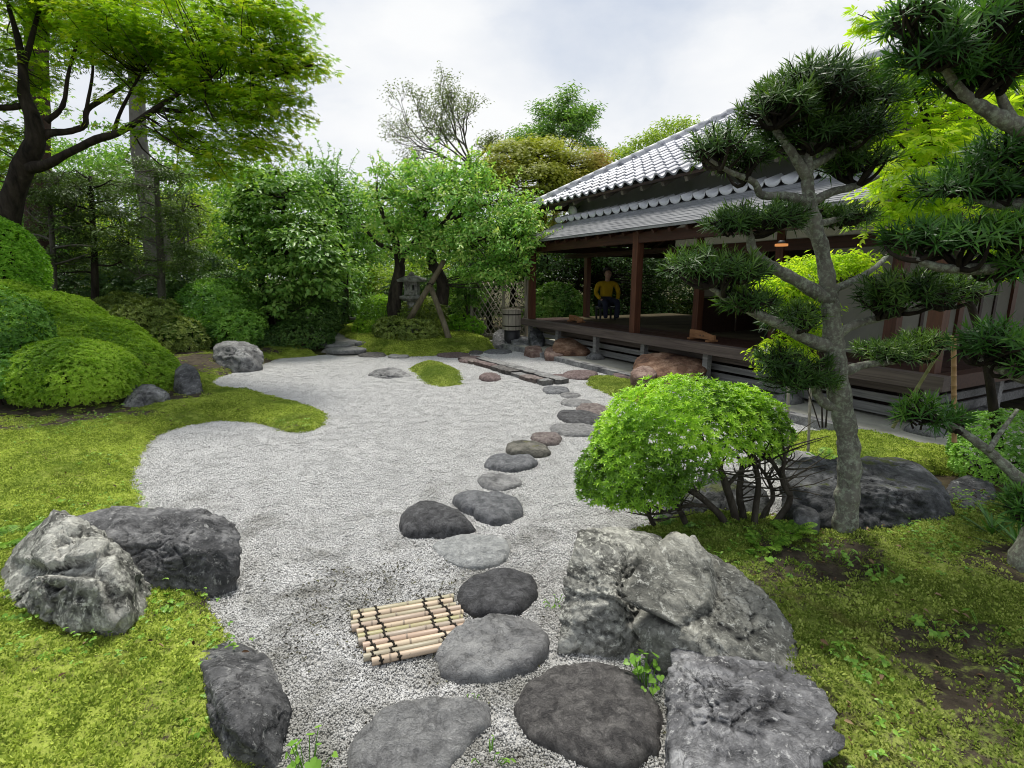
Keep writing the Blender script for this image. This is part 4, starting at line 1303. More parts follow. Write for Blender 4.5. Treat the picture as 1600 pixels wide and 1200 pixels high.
# ---- lower roof: stepped courses of shingle on three sides, rafters beneath, one row of tiles on top
def hipped(a0, a1, b0, bmax, z0, s0, s1, zr, name, mat, n, left=True, right=True):
    """Courses between offsets s0..s1 from the eave, rising by zr in all; mitred at the corners."""
    mb = MB()
    for k in range(n):
        u0, u1 = s0 + (s1 - s0) * k / n, s0 + (s1 - s0) * (k + 1.25) / n
        za, zb = z0 + zr * k / n + 0.008, z0 + zr * (k + 1.25) / n
        for side in ('f', 'l', 'r'):
            if side == 'f':
                q = [(a0 + u0, b0 + u0), (a1 - u0, b0 + u0), (a1 - u1, b0 + u1), (a0 + u1, b0 + u1)]
            elif side == 'l':
                q = [(a1 - u0, b0 + u0), (a1 - u0, bmax), (a1 - u1, bmax), (a1 - u1, b0 + u1)]
            else:
                q = [(a0 + u0, bmax), (a0 + u0, b0 + u0), (a0 + u1, b0 + u1), (a0 + u1, bmax)]
            m = 24 if side == 'f' else 8
            top, low = [], []
            for (p, r), z in zip(((q[0], q[1]), (q[3], q[2])), (za, zb)):
                tt = np.linspace(0, 1, m + 1)
                top.append([bw(p[0] + (r[0] - p[0]) * t, p[1] + (r[1] - p[1]) * t, z + 0.0025 * math.sin(37 * t * (k % 7 + 1) + k * 5)) for t in tt])
            e, r = np.array(top[0]), np.array(top[1])
            drop = e - [0, 0, 0.012]
            V = np.r_[drop, e, r]
            i = np.arange(m)
            F = np.r_[np.stack([i, i + 1, i + m + 2, i + m + 1], -1), np.stack([i + m + 1, i + m + 2, i + 2 * m + 3, i + 2 * m + 2], -1)]
            mb.add(V, F)
    return hp(name, mb, mat, kind='stuff')


BMAX = 7.0
hipped(R_A0, R_A1, EB, BMAX, EZ, 0.0, 0.60, 0.385, 'roof_shingle', M_SHINGLE, 15)
# boarding under the lower roof
def soffit(name, a0, a1, b0, bm, z, s, dz, mat):
    mb = MB()
    P = [bw(a0, b0, z), bw(a1, b0, z), bw(a1 - s, b0 + s, z + dz), bw(a0 + s, b0 + s, z + dz), bw(a1, bm, z), bw(a1 - s, bm, z + dz), bw(a0, bm, z), bw(a0 + s, bm, z + dz)]
    mb.add(P, np.array([[0, 3, 2, 1], [1, 2, 5, 4], [6, 7, 3, 0]]))
    return hp(name, mb, mat)


soffit('soffit', R_A0 + 0.01, R_A1 - 0.01, EB + 0.01, BMAX, EZ - 0.045, 1.1, 0.55, M_WOOD_DK)
for a0, a1, b0, b1 in ((R_A0, R_A1, EB, EB + 0.035), (R_A1 - 0.035, R_A1, EB + 0.036, BMAX), (R_A0, R_A0 + 0.035, EB + 0.036, BMAX)):
    hp('eave_board', MB().bbox(a0, a1, b0 + 0.004, b1, EZ - 0.04, EZ - 0.006), M_EDGE)
for k, a in enumerate(np.arange(-0.2, 8.7, 0.36)):
    c0, c1 = bw(a, EB + 0.06, EZ - 0.085), bw(a, EB + 1.05, EZ - 0.085 + 0.5)
    ax = unit(c1 - c0)
    hp('rafter', MB().box((c0 + c1) / 2, (np.linalg.norm(c1 - c0) / 2, 0.024, 0.033), [ax, B_A, np.cross(ax, B_A)]), M_WOOD_RED)
for k, b in enumerate(np.arange(0.5, 4.6, 0.36)):
    c0, c1 = bw(R_A1 - 0.06, b, EZ - 0.085), bw(R_A1 - 1.0, b, EZ - 0.085 + 0.47)
    ax = unit(c1 - c0)
    hp('rafter', MB().box((c0 + c1) / 2, (np.linalg.norm(c1 - c0) / 2, 0.024, 0.033), [ax, B_B, np.cross(ax, B_B)]), M_WOOD_DK)


def tile_mesh(w, l, seed=0):
    """One curved pantile: wave across, a rounded front lip, closed thickness."""
    n = 9
    x = np.linspace(0, 1, n)
    wave = np.where(x < 0.62, -0.045 * np.sin(x / 0.62 * math.pi), 0.034 * np.sin((x - 0.62) / 0.38 * math.pi))
    rows = []
    for y, dz in ((0.0, 0.0), (0.0, 0.034), (0.05 * l, 0.038), (l, 0.012)):
        rows.append(np.c_[(x - 0.5) * w, np.full(n, y), wave + dz])
    V = np.concatenate(rows)
    i, j = np.meshgrid(np.arange(3), np.arange(n - 1), indexing='ij')
    a = (i * n + j).ravel()
    F = np.stack([a, a + 1, a + n + 1, a + n], -1)
    me = MB().add(V, F).mesh('roof_tile', True)
    me.materials.append(M_TILE)
    return me


def slope_tiles(parent, a_list, b0, z0, tan, course, rows, limit, other, zone):
    pass


# upper roof
U_A0, U_A1, U_B0, U_Z, U_TAN = -0.5, 8.55, 0.42, 3.225, 0.545
TW, TL = 0.262, 0.235
th = math.atan(U_TAN)
up = B_B * math.cos(th) + np.array([0, 0, math.sin(th)])
nrm = np.cross(-B_A, up)
if nrm[2] < 0:
    nrm = -nrm
roof = hp('roof', MB().add([bw(U_A0 + 0.03, U_B0 + 0.03, U_Z - 0.03), bw(U_A1 - 0.03, U_B0 + 0.03, U_Z - 0.03), bw(U_A1 - 3.6, U_B0 + 3.6, U_Z - 0.03 + 3.57 * U_TAN), bw(U_A0 + 3.6, U_B0 + 3.6, U_Z - 0.03 + 3.57 * U_TAN),
                            bw(U_A1 - 0.03, U_B0 + 7.2, U_Z - 0.03), bw(U_A0 + 0.03, U_B0 + 7.2, U_Z - 0.03)],
                           [np.array([[0, 1, 2, 3], [4, 5, 3, 2]]), np.array([[1, 4, 2], [5, 0, 3]])]), M_TILE)
tm = tile_mesh(TW * 1.04, TL * 1.22)
cand = []
nrow = int(3.6 / math.cos(th) / TL)
for r in range(nrow):
    s = r * TL
    inset = s * math.cos(th)
    for a in np.arange(U_A0 + 0.13, U_A1, TW):
        if a - 0.10 < U_A0 + inset or a + 0.10 > U_A1 - inset:
            continue
        p = bw(a, U_B0 - 0.02, U_Z) + up * s
        cand.append((float(np.linalg.norm(p - [0, 0, CAM_H]) + 3.0 * (a < 2.4)), p, r))
cand.sort(key=lambda c: c[0])
lid = MB()
tv = np.array([v.co for v in tm.vertices]); tf = np.array([list(p.vertices) for p in tm.polygons])
for k, (_, p, r) in enumerate(cand):
    j = RNG.normal(0, 0.004, 3)
    rz = RNG.normal(0, 0.012)
    x = -B_A * math.cos(rz) + up * math.sin(rz)
    y = np.cross(nrm, x)
    if y @ up < 0:
        y = -y
    M = frame(p + j * 0.5 + nrm * 0.01, x, y, nrm)
    if k < 265:
        piece('roof_tile', tm, roof, M)
    else:
        Mn = np.array(M)
        lid.add(tv @ Mn[:3, :3].T + Mn[:3, 3], tf)
# left and right slopes, seen from the side only
for sgn, ae in ((1, U_A1), (-1, U_A0)):
    upl = -sgn * B_A * math.cos(th) + np.array([0, 0, math.sin(th)])
    nl = np.cross(B_B, upl); nl = nl if nl[2] > 0 else -nl
    for r in range(nrow):
        s = r * TL
        for b in np.arange(U_B0 + 0.13 + s * math.cos(th), U_B0 + 7.1 - s * math.cos(th), TW):
            p = bw(ae, b, U_Z) + upl * s + nl * 0.01
            lid.add(p + np.outer(tv[:, 0], B_B) + np.outer(tv[:, 1], upl) + np.outer(tv[:, 2], nl), tf)
hp('tile_courses', lid, M_TILE, roof, True, kind='stuff')
# hip ridges and main ridge
M_RIDGE = plain_mat('ridge_tile', (0.44, 0.445, 0.47), (0.62, 0.625, 0.66), 5, 0.5, 0.5)
apex = [bw(U_A1 - 3.6, U_B0 + 3.6, U_Z + 3.6 * U_TAN), bw(U_A0 + 3.6, U_B0 + 3.6, U_Z + 3.6 * U_TAN)]


def ridge(p0, p1, w=0.09):
    n = max(2, int(np.linalg.norm(p1 - p0) / 0.28))
    ax = unit(p1 - p0); sd = unit(np.cross(ax, [0, 0, 1])); u = np.cross(sd, ax)
    hp('ridge_course', MB().box((p0 + p1) / 2 + u * 0.055, (np.linalg.norm(p1 - p0) / 2, w, 0.045), [ax, sd, u]), M_RIDGE, roof)
    for k in range(n):
        q0, q1 = p0 + (p1 - p0) * k / n, p0 + (p1 - p0) * (k + 1.06) / n
        an = np.linspace(0, math.pi, 7)
        V = np.concatenate([q + u * 0.10 + np.outer(np.cos(an), sd) * w * s + np.outer(np.sin(an), u) * w * 0.75 * s for q, s in ((q0, 1.06), (q1, 0.97))])
        i = np.arange(6)
        F = [np.stack([i, i + 1, i + 8, i + 7], -1), np.arange(7)[::-1][None], np.arange(7, 14)[None]]
        hp('ridge_tile', MB().add(V, F), M_RIDGE, roof, True)


ridge(bw(U_A1 - 0.05, U_B0 + 0.05, U_Z + 0.02), apex[0])
ridge(bw(U_A0 + 0.05, U_B0 + 0.05, U_Z + 0.02), apex[1])
ridge(apex[0], apex[1], 0.12)
# turned up corner tile
c0 = bw(U_A1 + 0.06, U_B0 - 0.06, U_Z + 0.055)
hp('corner_tile', MB().tube([c0 + (bw(-0.34, 0.34, 0.12) - B_O), c0 + (bw(-0.12, 0.12, 0.02) - B_O), c0, c0 + (bw(0.10, -0.10, 0.05) - B_O)], [0.07, 0.065, 0.05, 0.02], 8), M_RIDGE, roof, True)
# under the upper eave
soffit('soffit', U_A0 + 0.02, U_A1 - 0.02, U_B0 + 0.02, BMAX, U_Z - 0.06, 0.75, 0.36, M_WOOD_DK)
hp('eave_board', MB().bbox(U_A0 + 0.02, U_A1 - 0.02, U_B0 + 0.0, U_B0 + 0.03, U_Z - 0.065, U_Z - 0.022), M_WOOD_DK)
hp('eave_board', MB().bbox(U_A1 - 0.04, U_A1 - 0.01, U_B0 + 0.032, BMAX, U_Z - 0.065, U_Z - 0.022), M_WOOD_DK)
M_CREAM = plain_mat('rafter_ends', (0.10, 0.09, 0.075), (0.2, 0.18, 0.15), 4)
for a in np.arange(U_A0 + 0.3, U_A1 - 0.2, 0.52):
    c0, c1 = bw(a, U_B0 + 0.07, U_Z - 0.10), bw(a, U_B0 + 0.78, U_Z - 0.10 + 0.335)
    ax = unit(c1 - c0)
    hp('rafter', MB().box((c0 + c1) / 2, (np.linalg.norm(c1 - c0) / 2, 0.03, 0.04), [ax, B_A, np.cross(ax, B_A)]), M_CREAM)
# wall between the two roofs
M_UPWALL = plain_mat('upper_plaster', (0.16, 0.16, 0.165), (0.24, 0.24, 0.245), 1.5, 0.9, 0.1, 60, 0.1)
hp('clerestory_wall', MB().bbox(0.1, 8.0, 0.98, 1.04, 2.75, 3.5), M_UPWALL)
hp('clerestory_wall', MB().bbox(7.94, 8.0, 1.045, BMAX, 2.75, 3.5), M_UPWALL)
hp('clerestory_beam', MB().bbox(0.1, 8.06, 0.93, 0.978, 2.86, 3.0), M_WOOD_DK)
# flat tiled strip from the shingles' top to that wall, with its row of tiles
hp('tile_bed', MB().add([bw(R_A0 + 0.5, TB, TZ - 0.02), bw(R_A1 - 0.5, TB, TZ - 0.02), bw(R_A1 - 0.8, 1.0, 2.93), bw(R_A0 + 0.9, 1.0, 2.93), bw(R_A1 - 0.5, BMAX, TZ - .02), bw(R_A1 - 0.8, BMAX, 2.93)],
                        np.array([[0, 1, 2, 3], [1, 4, 5, 2]])), M_TILE)
t2 = tile_mesh(0.285, 0.30)
th2 = math.atan(0.33)
up2 = B_B * math.cos(th2) + np.array([0, 0, math.sin(th2)])
n2 = unit(np.cross(-B_A, up2)); n2 = n2 if n2[2] > 0 else -n2
half_round = MB()
an = np.linspace(0, math.pi, 8)
R0 = 0.121
rows = [np.c_[-np.cos(an) * R0, np.full(8, y), -np.sin(an) * s_ + z] for y, z, s_ in ((0, 0.0, 0.085), (0, 0.03, 0.06), (0.36, 0.03, 0.05))]
V = np.concatenate(rows)
i, j = np.meshgrid(np.arange(2), np.arange(7), indexing='ij'); a = (i * 8 + j).ravel()
half_round.add(V, [np.stack([a, a + 1, a + 9, a + 8], -1)])
hr = half_round.mesh('skirt_tile', True); hr.materials.append(M_RIDGE)
for a in np.arange(R_A0 + 0.62, R_A1 - 0.55, 0.25):
    M = frame(bw(a, TB - 0.035, TZ + 0.085 + RNG.normal(0, 0.003)), -B_A, up2, n2)
    piece('skirt_tile', hr, house, M)

# loudspeaker disc under the upper eave
sp = D(896, 330, (bw(7.55, 0.62, 0))[1])
dish = thing('loudspeaker', 'round white loudspeaker under the upper eave', 'loudspeaker', sp)
M_WHITE = plain_mat('white_enamel', (0.62, 0.63, 0.62), (0.72, 0.73, 0.72), 3, 0.4, 0.4, 40, 0)
M_BLACK = plain_mat('black_metal', (0.012, 0.012, 0.013), (0.03, 0.03, 0.032), 3, 0.5, 0.4, 40, 0)
fd = unit(-B_B * 0.9 - B_A * 0.25 + np.array([0, 0, -0.25]))
obj('horn', MB().tube([sp + fd * x for x in (-0.10, -0.06, 0.0, 0.03, 0.031)], [0.03, 0.045, 0.105, 0.125, 0.001], 20), M_WHITE, dish)
obj('bracket', MB().tube([sp - fd * 0.09, sp - fd * 0.22 + np.array([0, 0, .06])], 0.012, 6), M_BLACK, dish)

# lamp glowing in the room
lp = D(1221, 383, 6.3)
lamp = thing('ceiling_lamp', 'small orange lamp glowing in the dark room', 'lamp', lp)
m, t, bs, out = nodes('lamp_glow')
em = t.nodes.new('ShaderNodeEmission')
em.inputs['Color'].default_value = (1.0, 0.42, 0.14, 1)
em.inputs['Strength'].default_value = 0.6
t.links.new(em.outputs[0], out.inputs['Surface'])
obj('lamp_shade', MB().tube([lp + np.array([0, 0, z]) for z in (0.016, 0.014, -0.012, -0.014)], [0.03, 0.07, 0.07, 0.02], 16), m, lamp)
obj('lamp_cap', MB().tube([lp + np.array([0, 0, z]) for z in (0.05, 0.018)], [0.03, 0.05], 12), M_BLACK, lamp)

# low wooden stands on the veranda
M_STAND = wood_mat('stand_wood', (0.16, 0.07, 0.03), (0.36, 0.19, 0.09), (6, 30, 30), 0.6)


def stand(u, v, w, h, rot, label):
    p = G(u, v, ZF)
    ax = unit(B_A * math.cos(rot) + B_B * math.sin(rot)); ay = np.array([ax[1], -ax[0], 0])
    s = thing('low_stand', label, 'stand', p)
    n = 8
    x = np.linspace(-w, w, n)
    top = h * (1 - 0.35 * np.clip(-(x - 0.2 * w) / w, 0, 1))
    V = np.concatenate([[p + ax * xx + ay * yy + np.array([0, 0, 0.03]) for xx in x] + [p + ax * xx + ay * yy + np.array([0, 0, zz]) for xx, zz in zip(x, top)] for yy in (-0.02, 0.02)])
    i = np.arange(n - 1)
    F = [np.stack([i, i + 1, i + n + 1, i + n], -1), np.stack([i + 2 * n, i + 3 * n, i + 3 * n + 1, i + 2 * n + 1], -1), np.stack([i + n, i + n + 1, i + 3 * n + 1, i + 3 * n], -1),
         np.stack([i, i + 2 * n, i + 2 * n + 1, i + 1], -1), np.array([[0, n, 3 * n, 2 * n], [n - 1, 3 * n - 1, 4 * n - 1, 2 * n - 1]])]
    obj('board', MB().add(V, F), M_STAND, s, smooth=False)
    for sx_ in (-0.75, 0.75):
        obj('foot', MB().box(p + ax * w * sx_ + np.array([0, 0, 0.016]), (0.03, 0.09, 0.014), [ax, ay, [0, 0, 1]]), M_STAND, s, smooth=False)
    for q in (-0.15, 0.1):
        obj('knot_hole', MB().tube([p + ax * w * q - ay * 0.0215 * k_ + np.array([0, 0, h * 0.5]) for k_ in (0.9, 1.03)], 0.012, 8), M_BLACK, s)
    return s


stand(1097, 532, 0.27, 0.15, 0.12, 'reddish low wooden stand on the veranda beside the large shoe stone')
stand(900, 503, 0.25, 0.14, 0.0, 'dark low wooden stand farther along the veranda')

# person in a yellow top, seated in the room
def skin_body(name, joints, edges, mat, parent, sub=2):
    me = bpy.data.meshes.new(name)
    base = WLOC[parent.name]
    me.from_pydata([tuple(np.array(j[:3]) - base) for j in joints], edges, [])
    o = bpy.data.objects.new(name, me)
    COL.objects.link(o)
    o.parent = parent
    sm = o.modifiers.new('skin', 'SKIN')
    for k, j in enumerate(joints):
        v = me.skin_vertices[0].data[k]
        v.radius = (j[3], j[4] if len(j) > 4 else j[3])
        v.use_root = (k == 0)
    o.modifiers.new('smooth', 'SUBSURF').levels = sub
    o.modifiers['smooth'].render_levels = sub
    me.materials.append(mat)
    return o


M_SKIN = plain_mat('skin', (0.30, 0.18, 0.13), (0.36, 0.22, 0.16), 4, 0.6, 0.3, 40, 0)
M_YELLOW = plain_mat('yellow_cloth', (0.30, 0.19, 0.01), (0.38, 0.25, 0.014), 5, 0.85, 0.1, 60, 0.2)
M_TROUS = plain_mat('dark_cloth', (0.014, 0.016, 0.03), (0.025, 0.028, 0.045), 5, 0.85, 0.1, 60, 0.2)
M_HAIR = plain_mat('black_hair', (0.008, 0.007, 0.006), (0.02, 0.017, 0.014), 20, 0.5, 0.4, 60, 0.2)
pp = G(946, 499, ZF)
man = thing('person', 'person in a yellow top seated in the open room', 'person', pp)
fx = unit(-B_A * 0.9 - B_B * 0.35)        # facing
rx = np.array([fx[1], -fx[0], 0])
J = lambda f, r, z, *rad: (*(pp + fx * f + rx * r + np.array([0, 0, z])), *rad)
skin_body('body', [J(0, 0, 0.42, .10), J(0.03, 0, 0.88, .055), J(0.06, 0, 0.93, .05), J(0.08, 0, 0.985, .08, .085), J(0.085, 0, 1.05, .086, .095), J(0.08, 0, 1.11, .05)],
          [(0, 1), (1, 2), (2, 3), (3, 4), (4, 5)], M_SKIN, man)
skin_body('top', [J(0.0, 0, 0.38, .14, .11), J(-0.01, 0, 0.6, .15, .11), J(0.02, 0, 0.80, .15, .10), J(0.03, 0, 0.88, .07), J(0.03, -0.21, 0.80, .07), J(0.03, 0.21, 0.80, .07),
                  J(0.06, -0.27, 0.60, .05), J(0.06, 0.27, 0.60, .05), J(0.22, -0.2, 0.47, .042), J(0.22, 0.2, 0.47, .042)],
          [(0, 1), (1, 2), (2, 3), (2, 4), (2, 5), (4, 6), (5, 7), (6, 8), (7, 9)], M_YELLOW, man)
for s_ in (-1, 1):
    skin_body('hand', [J(0.25, 0.19 * s_, 0.46, .03), J(0.30, 0.16 * s_, 0.45, .033, .02), J(0.35, 0.145 * s_, 0.445, .012), J(0.355, 0.165 * s_, 0.445, .012), J(0.35, 0.185 * s_, 0.445, .012), J(0.30, 0.12 * s_, 0.455, .012)],
              [(0, 1), (1, 2), (1, 3), (1, 4), (1, 5)], M_SKIN, man, 1)
skin_body('trousers', [J(0, 0, 0.40, .15, .12), J(0.18, -0.12, 0.41, .085), J(0.18, 0.12, 0.41, .085), J(0.42, -0.14, 0.41, .07), J(0.42, 0.14, 0.41, .07), J(0.45, -0.13, 0.2, .055), J(0.45, 0.13, 0.2, .055), J(0.45, -0.13, 0.05, .05), J(0.45, 0.13, 0.05, .05)],
          [(0, 1), (0, 2), (1, 3), (2, 4), (3, 5), (4, 6), (5, 7), (6, 8)], M_TROUS, man)
obj('hair', hull_rock(np.array([np.array(J(0.045 + 0.128 * x, 0.118 * y, 1.065 + 0.125 * z)) for x, y, z in
    [(-1, 0, 0), (-.7, .7, 0), (-.7, -.7, 0), (0.2, .95, .2), (.2, -.95, .2), (.75, 0, .75), (.5, .6, .7), (.5, -.6, .7), (-.5, .6, .75), (-.5, -.6, .75), (0, 0, 1.05), (-.6, 0, -.7), (-.6, .5, -.5), (-.6, -.5, -.5)]]), 3, sharp=8, amp=0.03, strata=0, seed=3, crack=0, facet=0), M_HAIR, man)
for s_ in (-1, 1):
    obj('eye', MB().box(np.array(J(0.168, 0.033 * s_, 1.04)), (0.006, 0.011, 0.005), [fx, rx, [0, 0, 1]]), M_HAIR, man)
obj('nose', MB().tube([np.array(J(0.165, 0, 1.045)), np.array(J(0.188, 0, 1.015)), np.array(J(0.165, 0, 1.005))], [0.006, 0.014, 0.006], 6), M_SKIN, man)
obj('mouth', MB().box(np.array(J(0.162, 0, 0.985)), (0.006, 0.022, 0.003), [fx, rx, [0, 0, 1]]), M_RUST2, man)
stool = thing('stool', 'dark low stool under the seated person', 'stool', pp)
obj('seat', MB().box(pp + np.array([0, 0, 0.27]), (0.2, 0.2, 0.02), [fx, rx, [0, 0, 1]]), M_BLACK, stool, smooth=False)
for x in (-1, 1):
    for y in (-1, 1):
        obj('leg', MB().box(pp + fx * 0.17 * x + rx * 0.17 * y + np.array([0, 0, 0.126]), (0.02, 0.02, 0.124), [fx, rx, [0, 0, 1]]), M_BLACK, stool, smooth=False)
# ====================================================================== PLANTS: tools
def rand_unit(g, n):
    return unit(g.normal(0, 1, (n, 3)))


def add_leaves(mb, P, Dr, N, L, W, kind='oval', rnd=None, fold=0.25, droop=0.15):
    """One small folded blade per point: P base, Dr axis, N upper side, L length, W width."""
    n = len(P)
    if n == 0:
        return
    Dr = unit(Dr)
    S = unit(np.cross(Dr, N))
    N = np.cross(S, Dr)
    L = np.broadcast_to(np.asarray(L, float), (n,))[:, None]
    W = np.broadcast_to(np.asarray(W, float), (n,))[:, None] * 0.5
    rnd = np.full(n, 0.5) if rnd is None else rnd
    if kind == 'diamond':
        V = np.stack([P, P + Dr * L * 0.45 + S * W + N * W * fold, P + Dr * L - N * L * droop, P + Dr * L * 0.45 - S * W + N * W * fold], 1)
        b = np.arange(n)[:, None] * 4
        F = np.concatenate([b + [0, 1, 2], b + [0, 2, 3]], 0) if False else np.concatenate([b + np.array([[0, 1, 2]]), b + np.array([[0, 2, 3]])])
        k = 4
        Fs = [F]
    elif kind == 'oval':
        V = np.stack([P, P + Dr * L * 0.3 + S * W * 0.92 + N * W * fold, P + Dr * L * 0.68 + S * W * 0.8 + N * (W * fold - L * droop * 0.4), P + Dr * L - N * L * droop,
                      P + Dr * L * 0.68 - S * W * 0.8 + N * (W * fold - L * droop * 0.4), P + Dr * L * 0.3 - S * W * 0.92 + N * W * fold], 1)
        b = np.arange(n)[:, None] * 6
        Fs = [np.concatenate([b + np.array([[0, 1, 2, 3]]), b + np.array([[0, 3, 4, 5]])])]
        k = 6
    elif kind == 'lance':
        V = np.stack([P - S * W * 0.3, P + Dr * L * 0.4 - S * W - N * L * droop * 0.1, P + Dr * L - N * L * droop, P + Dr * L * 0.4 + S * W - N * L * droop * 0.1, P + S * W * 0.3], 1)
        b = np.arange(n)[:, None] * 5
        Fs = [b + np.array([[0, 1, 2, 3, 4]])]
        k = 5
    elif kind == 'maple':
        parts = []
        for ang, ln in ((-1.45, 0.52), (-0.72, 0.84), (0, 1.0), (0.72, 0.84), (1.45, 0.52)):
            d = Dr * math.cos(ang) + S * math.sin(ang)
            s = -Dr * math.sin(ang) + S * math.cos(ang)
            parts.append(np.stack([P, P + d * L * ln * 0.5 + s * L * ln * 0.15, P + d * L * ln - N * L * droop * abs(math.cos(ang)), P + d * L * ln * 0.5 - s * L * ln * 0.15], 1))
        V = np.concatenate(parts, 1)
        b = np.arange(n)[:, None] * 20
        Fs = [np.concatenate([b + np.array([[0, 1, 2, 3]]) + 4 * q for q in range(5)])]
        k = 20
    mb.add(V.reshape(-1, 3), Fs, np.repeat(rnd, k))


def bez(p0, p1, bend, n=6):
    t = np.linspace(0, 1, n)[:, None]
    m = (np.asarray(p0) + p1) / 2 + bend
    return (1 - t) ** 2 * p0 + 2 * t * (1 - t) * m + t * t * p1


def smooth_path(P, R, per=4):
    """Catmull-Rom through hand-set points."""
    P, R = np.asarray(P, float), np.asarray(R, float)
    Q = np.r_[[2 * P[0] - P[1]], P, [2 * P[-1] - P[-2]]]
    out, rad = [], []
    for i in range(len(P) - 1):
        p0, p1, p2, p3 = Q[i], Q[i + 1], Q[i + 2], Q[i + 3]
        for t in np.arange(per) / per:
            out.append(0.5 * (2 * p1 + (p2 - p0) * t + (2 * p0 - 5 * p1 + 4 * p2 - p3) * t * t + (3 * p1 - p0 - 3 * p2 + p3) * t ** 3))
            rad.append(R[i] + (R[i + 1] - R[i]) * t)
    out.append(P[-1]); rad.append(R[-1])
    return np.array(out), np.array(rad)


def limb_px(pts, Y, dY=0.0):
    """Picture points (u, v, width) at distance Y -> path and radii."""
    n = len(pts)
    P, R = [], []
    for k, q in enumerate(pts):
        y = Y + dY * k / max(1, n - 1) if len(q) < 4 else q[3]
        P.append(D(q[0], q[1], y)); R.append(px2m(q[0], q[1], y, q[2]) / 2)
    return P, R


def add_limb(mb, P, R, k=7, rough=0.12, seed=0, per=4):
    p, r = smooth_path(P, R, per)
    mb.tube(p, r, k, True, None, rough, seed)
    return p


def clumps_in(g, centers, radii, n, shell=0.55, up=0.35):
    """n points in a union of ellipsoids, most near their upper shell."""
    w = np.prod(radii, 1) ** 0.6
    idx = g.choice(len(centers), n, p=w / w.sum())
    u = rand_unit(g, n)
    u[:, 2] += up
    u = unit(u)
    r = shell + (1 - shell) * g.random(n) ** 0.7
    return centers[idx] + u * radii[idx] * r[:, None], idx, u


def leaf_clumps(mb, g, C, U, rc, per, L, W, kind='oval', flat=0.6, jit=0.5, out=0.4, droop=0.15, lo=0.0, hi=1.0, fold=0.25, upness=0.9):
    """A knot of leaves about every centre; each knot has its own tone."""
    n = len(C)
    m = n * per
    ci = np.repeat(np.arange(n), per)
    v = rand_unit(g, m) * (g.random(m) ** 0.45)[:, None]
    rcv = np.broadcast_to(np.asarray(rc, float), (n,))[ci]
    off = v * rcv[:, None]
    off[:, 2] *= flat
    P = C[ci] + off
    N = unit(np.array([0, 0, upness]) + out * U[ci] + 0.5 * unit(v) * out + g.normal(0, jit, (m, 3)))
    h = unit(np.c_[v[:, :2] + U[ci][:, :2] * 0.4, g.normal(0, 0.25, m)] + g.normal(0, 0.5, (m, 3)))
    Dr = unit(h - N * (h * N).sum(1, keepdims=True))
    tone = np.clip(lo + (hi - lo) * (0.45 * g.random(n)[ci] + 0.55 * g.random(m)), 0, 1)
    add_leaves(mb, P, Dr, N, L * g.uniform(0.7, 1.2, m), W * g.uniform(0.8, 1.15, m), kind, tone, fold, droop)


def px_pads(pads):
    """(u, v, Y, rx_px, rz_px, ry_m) -> centres and radii in metres."""
    C = np.array([D(p[0], p[1], p[2]) for p in pads])
    R = np.array([[px2m(p[0], p[1], p[2], p[3]), p[5], px2m(p[0], p[1], p[2], p[4])] for p in pads])
    return C, R


def twigs(mb, g, C, paths, r0=0.012, bend=0.15, k=4, share=1.0):
    """Thin branches from the nearest point of the limbs to each clump."""
    A = np.concatenate(paths)
    for c in C:
        if g.random() > share:
            continue
        d = A - c
        q = (d * d).sum(1) + 0.7 * np.clip(A[:, 2] - c[2], 0, None) ** 2 * 4
        p = A[q.argmin()]
        ln = np.linalg.norm(c - p)
        if ln < 0.05:
            continue
        b = bez(p, c, g.normal(0, bend * ln, 3) + np.array([0, 0, -0.12 * ln]), 5)
        mb.tube(b, np.linspace(r0 * (0.6 + 0.5 * min(ln, 1.5)), r0 * 0.25, 5), k, False)


def grow(g, p, d, ln, r, depth, mb, tips, split=3, spread=0.55, shrink=0.72, lift=0.12, wander=0.25, k=5):
    """A branching limb; tips collects where leaves go."""
    n = 5
    P = [p]
    q = d
    for _ in range(n):
        q = unit(q + g.normal(0, wander * 0.35, 3) + np.array([0, 0, lift * 0.25]))
        P.append(P[-1] + q * ln / n)
    P = np.array(P)
    mb.tube(P, np.linspace(r, r * 0.6, n + 1), max(3, k), False)
    if depth == 0:
        tips.extend(P[2:])
        return
    for s in range(split):
        f = g.uniform(0.45, 1.0) if s else 1.0
        b = P[0] + (P[-1] - P[0]) * f if f < 1 else P[-1]
        b = P[int(round(f * n))]
        nd = unit(q + g.normal(0, spread, 3))
        grow(g, b, nd, ln * shrink * g.uniform(0.75, 1.15), r * 0.6, depth - 1, mb, tips, split, spread, shrink, lift, wander, k - 1)


# --- leaf colours, set brighter than real leaves to offset their self-shadowing
L_AZALEA = leaf_mat('leaf_azalea', (0.089, 0.199, 0.018), (0.249, 0.479, 0.035), (0.479, 0.750, 0.055), 0.35, 0.4, 0.4)
L_AZALEA_Y = leaf_mat('leaf_azalea_bank', (0.158, 0.304, 0.029), (0.357, 0.557, 0.058), (0.525, 0.714, 0.095), 0.48, 0.45, 0.3)
L_HEDGE = leaf_mat('leaf_hedge', (0.108, 0.250, 0.020), (0.217, 0.480, 0.038), (0.368, 0.667, 0.061), 0.35, 0.45, 0.3)
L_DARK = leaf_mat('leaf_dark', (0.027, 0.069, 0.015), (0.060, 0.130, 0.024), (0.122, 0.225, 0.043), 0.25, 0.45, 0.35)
L_MID = leaf_mat('leaf_mid', (0.073, 0.188, 0.028), (0.168, 0.361, 0.053), (0.338, 0.599, 0.096), 0.33, 0.4, 0.4)
L_BRIGHT = leaf_mat('leaf_bright', (0.070, 0.165, 0.030), (0.165, 0.340, 0.060), (0.400, 0.580, 0.150), 0.36, 0.42, 0.4)
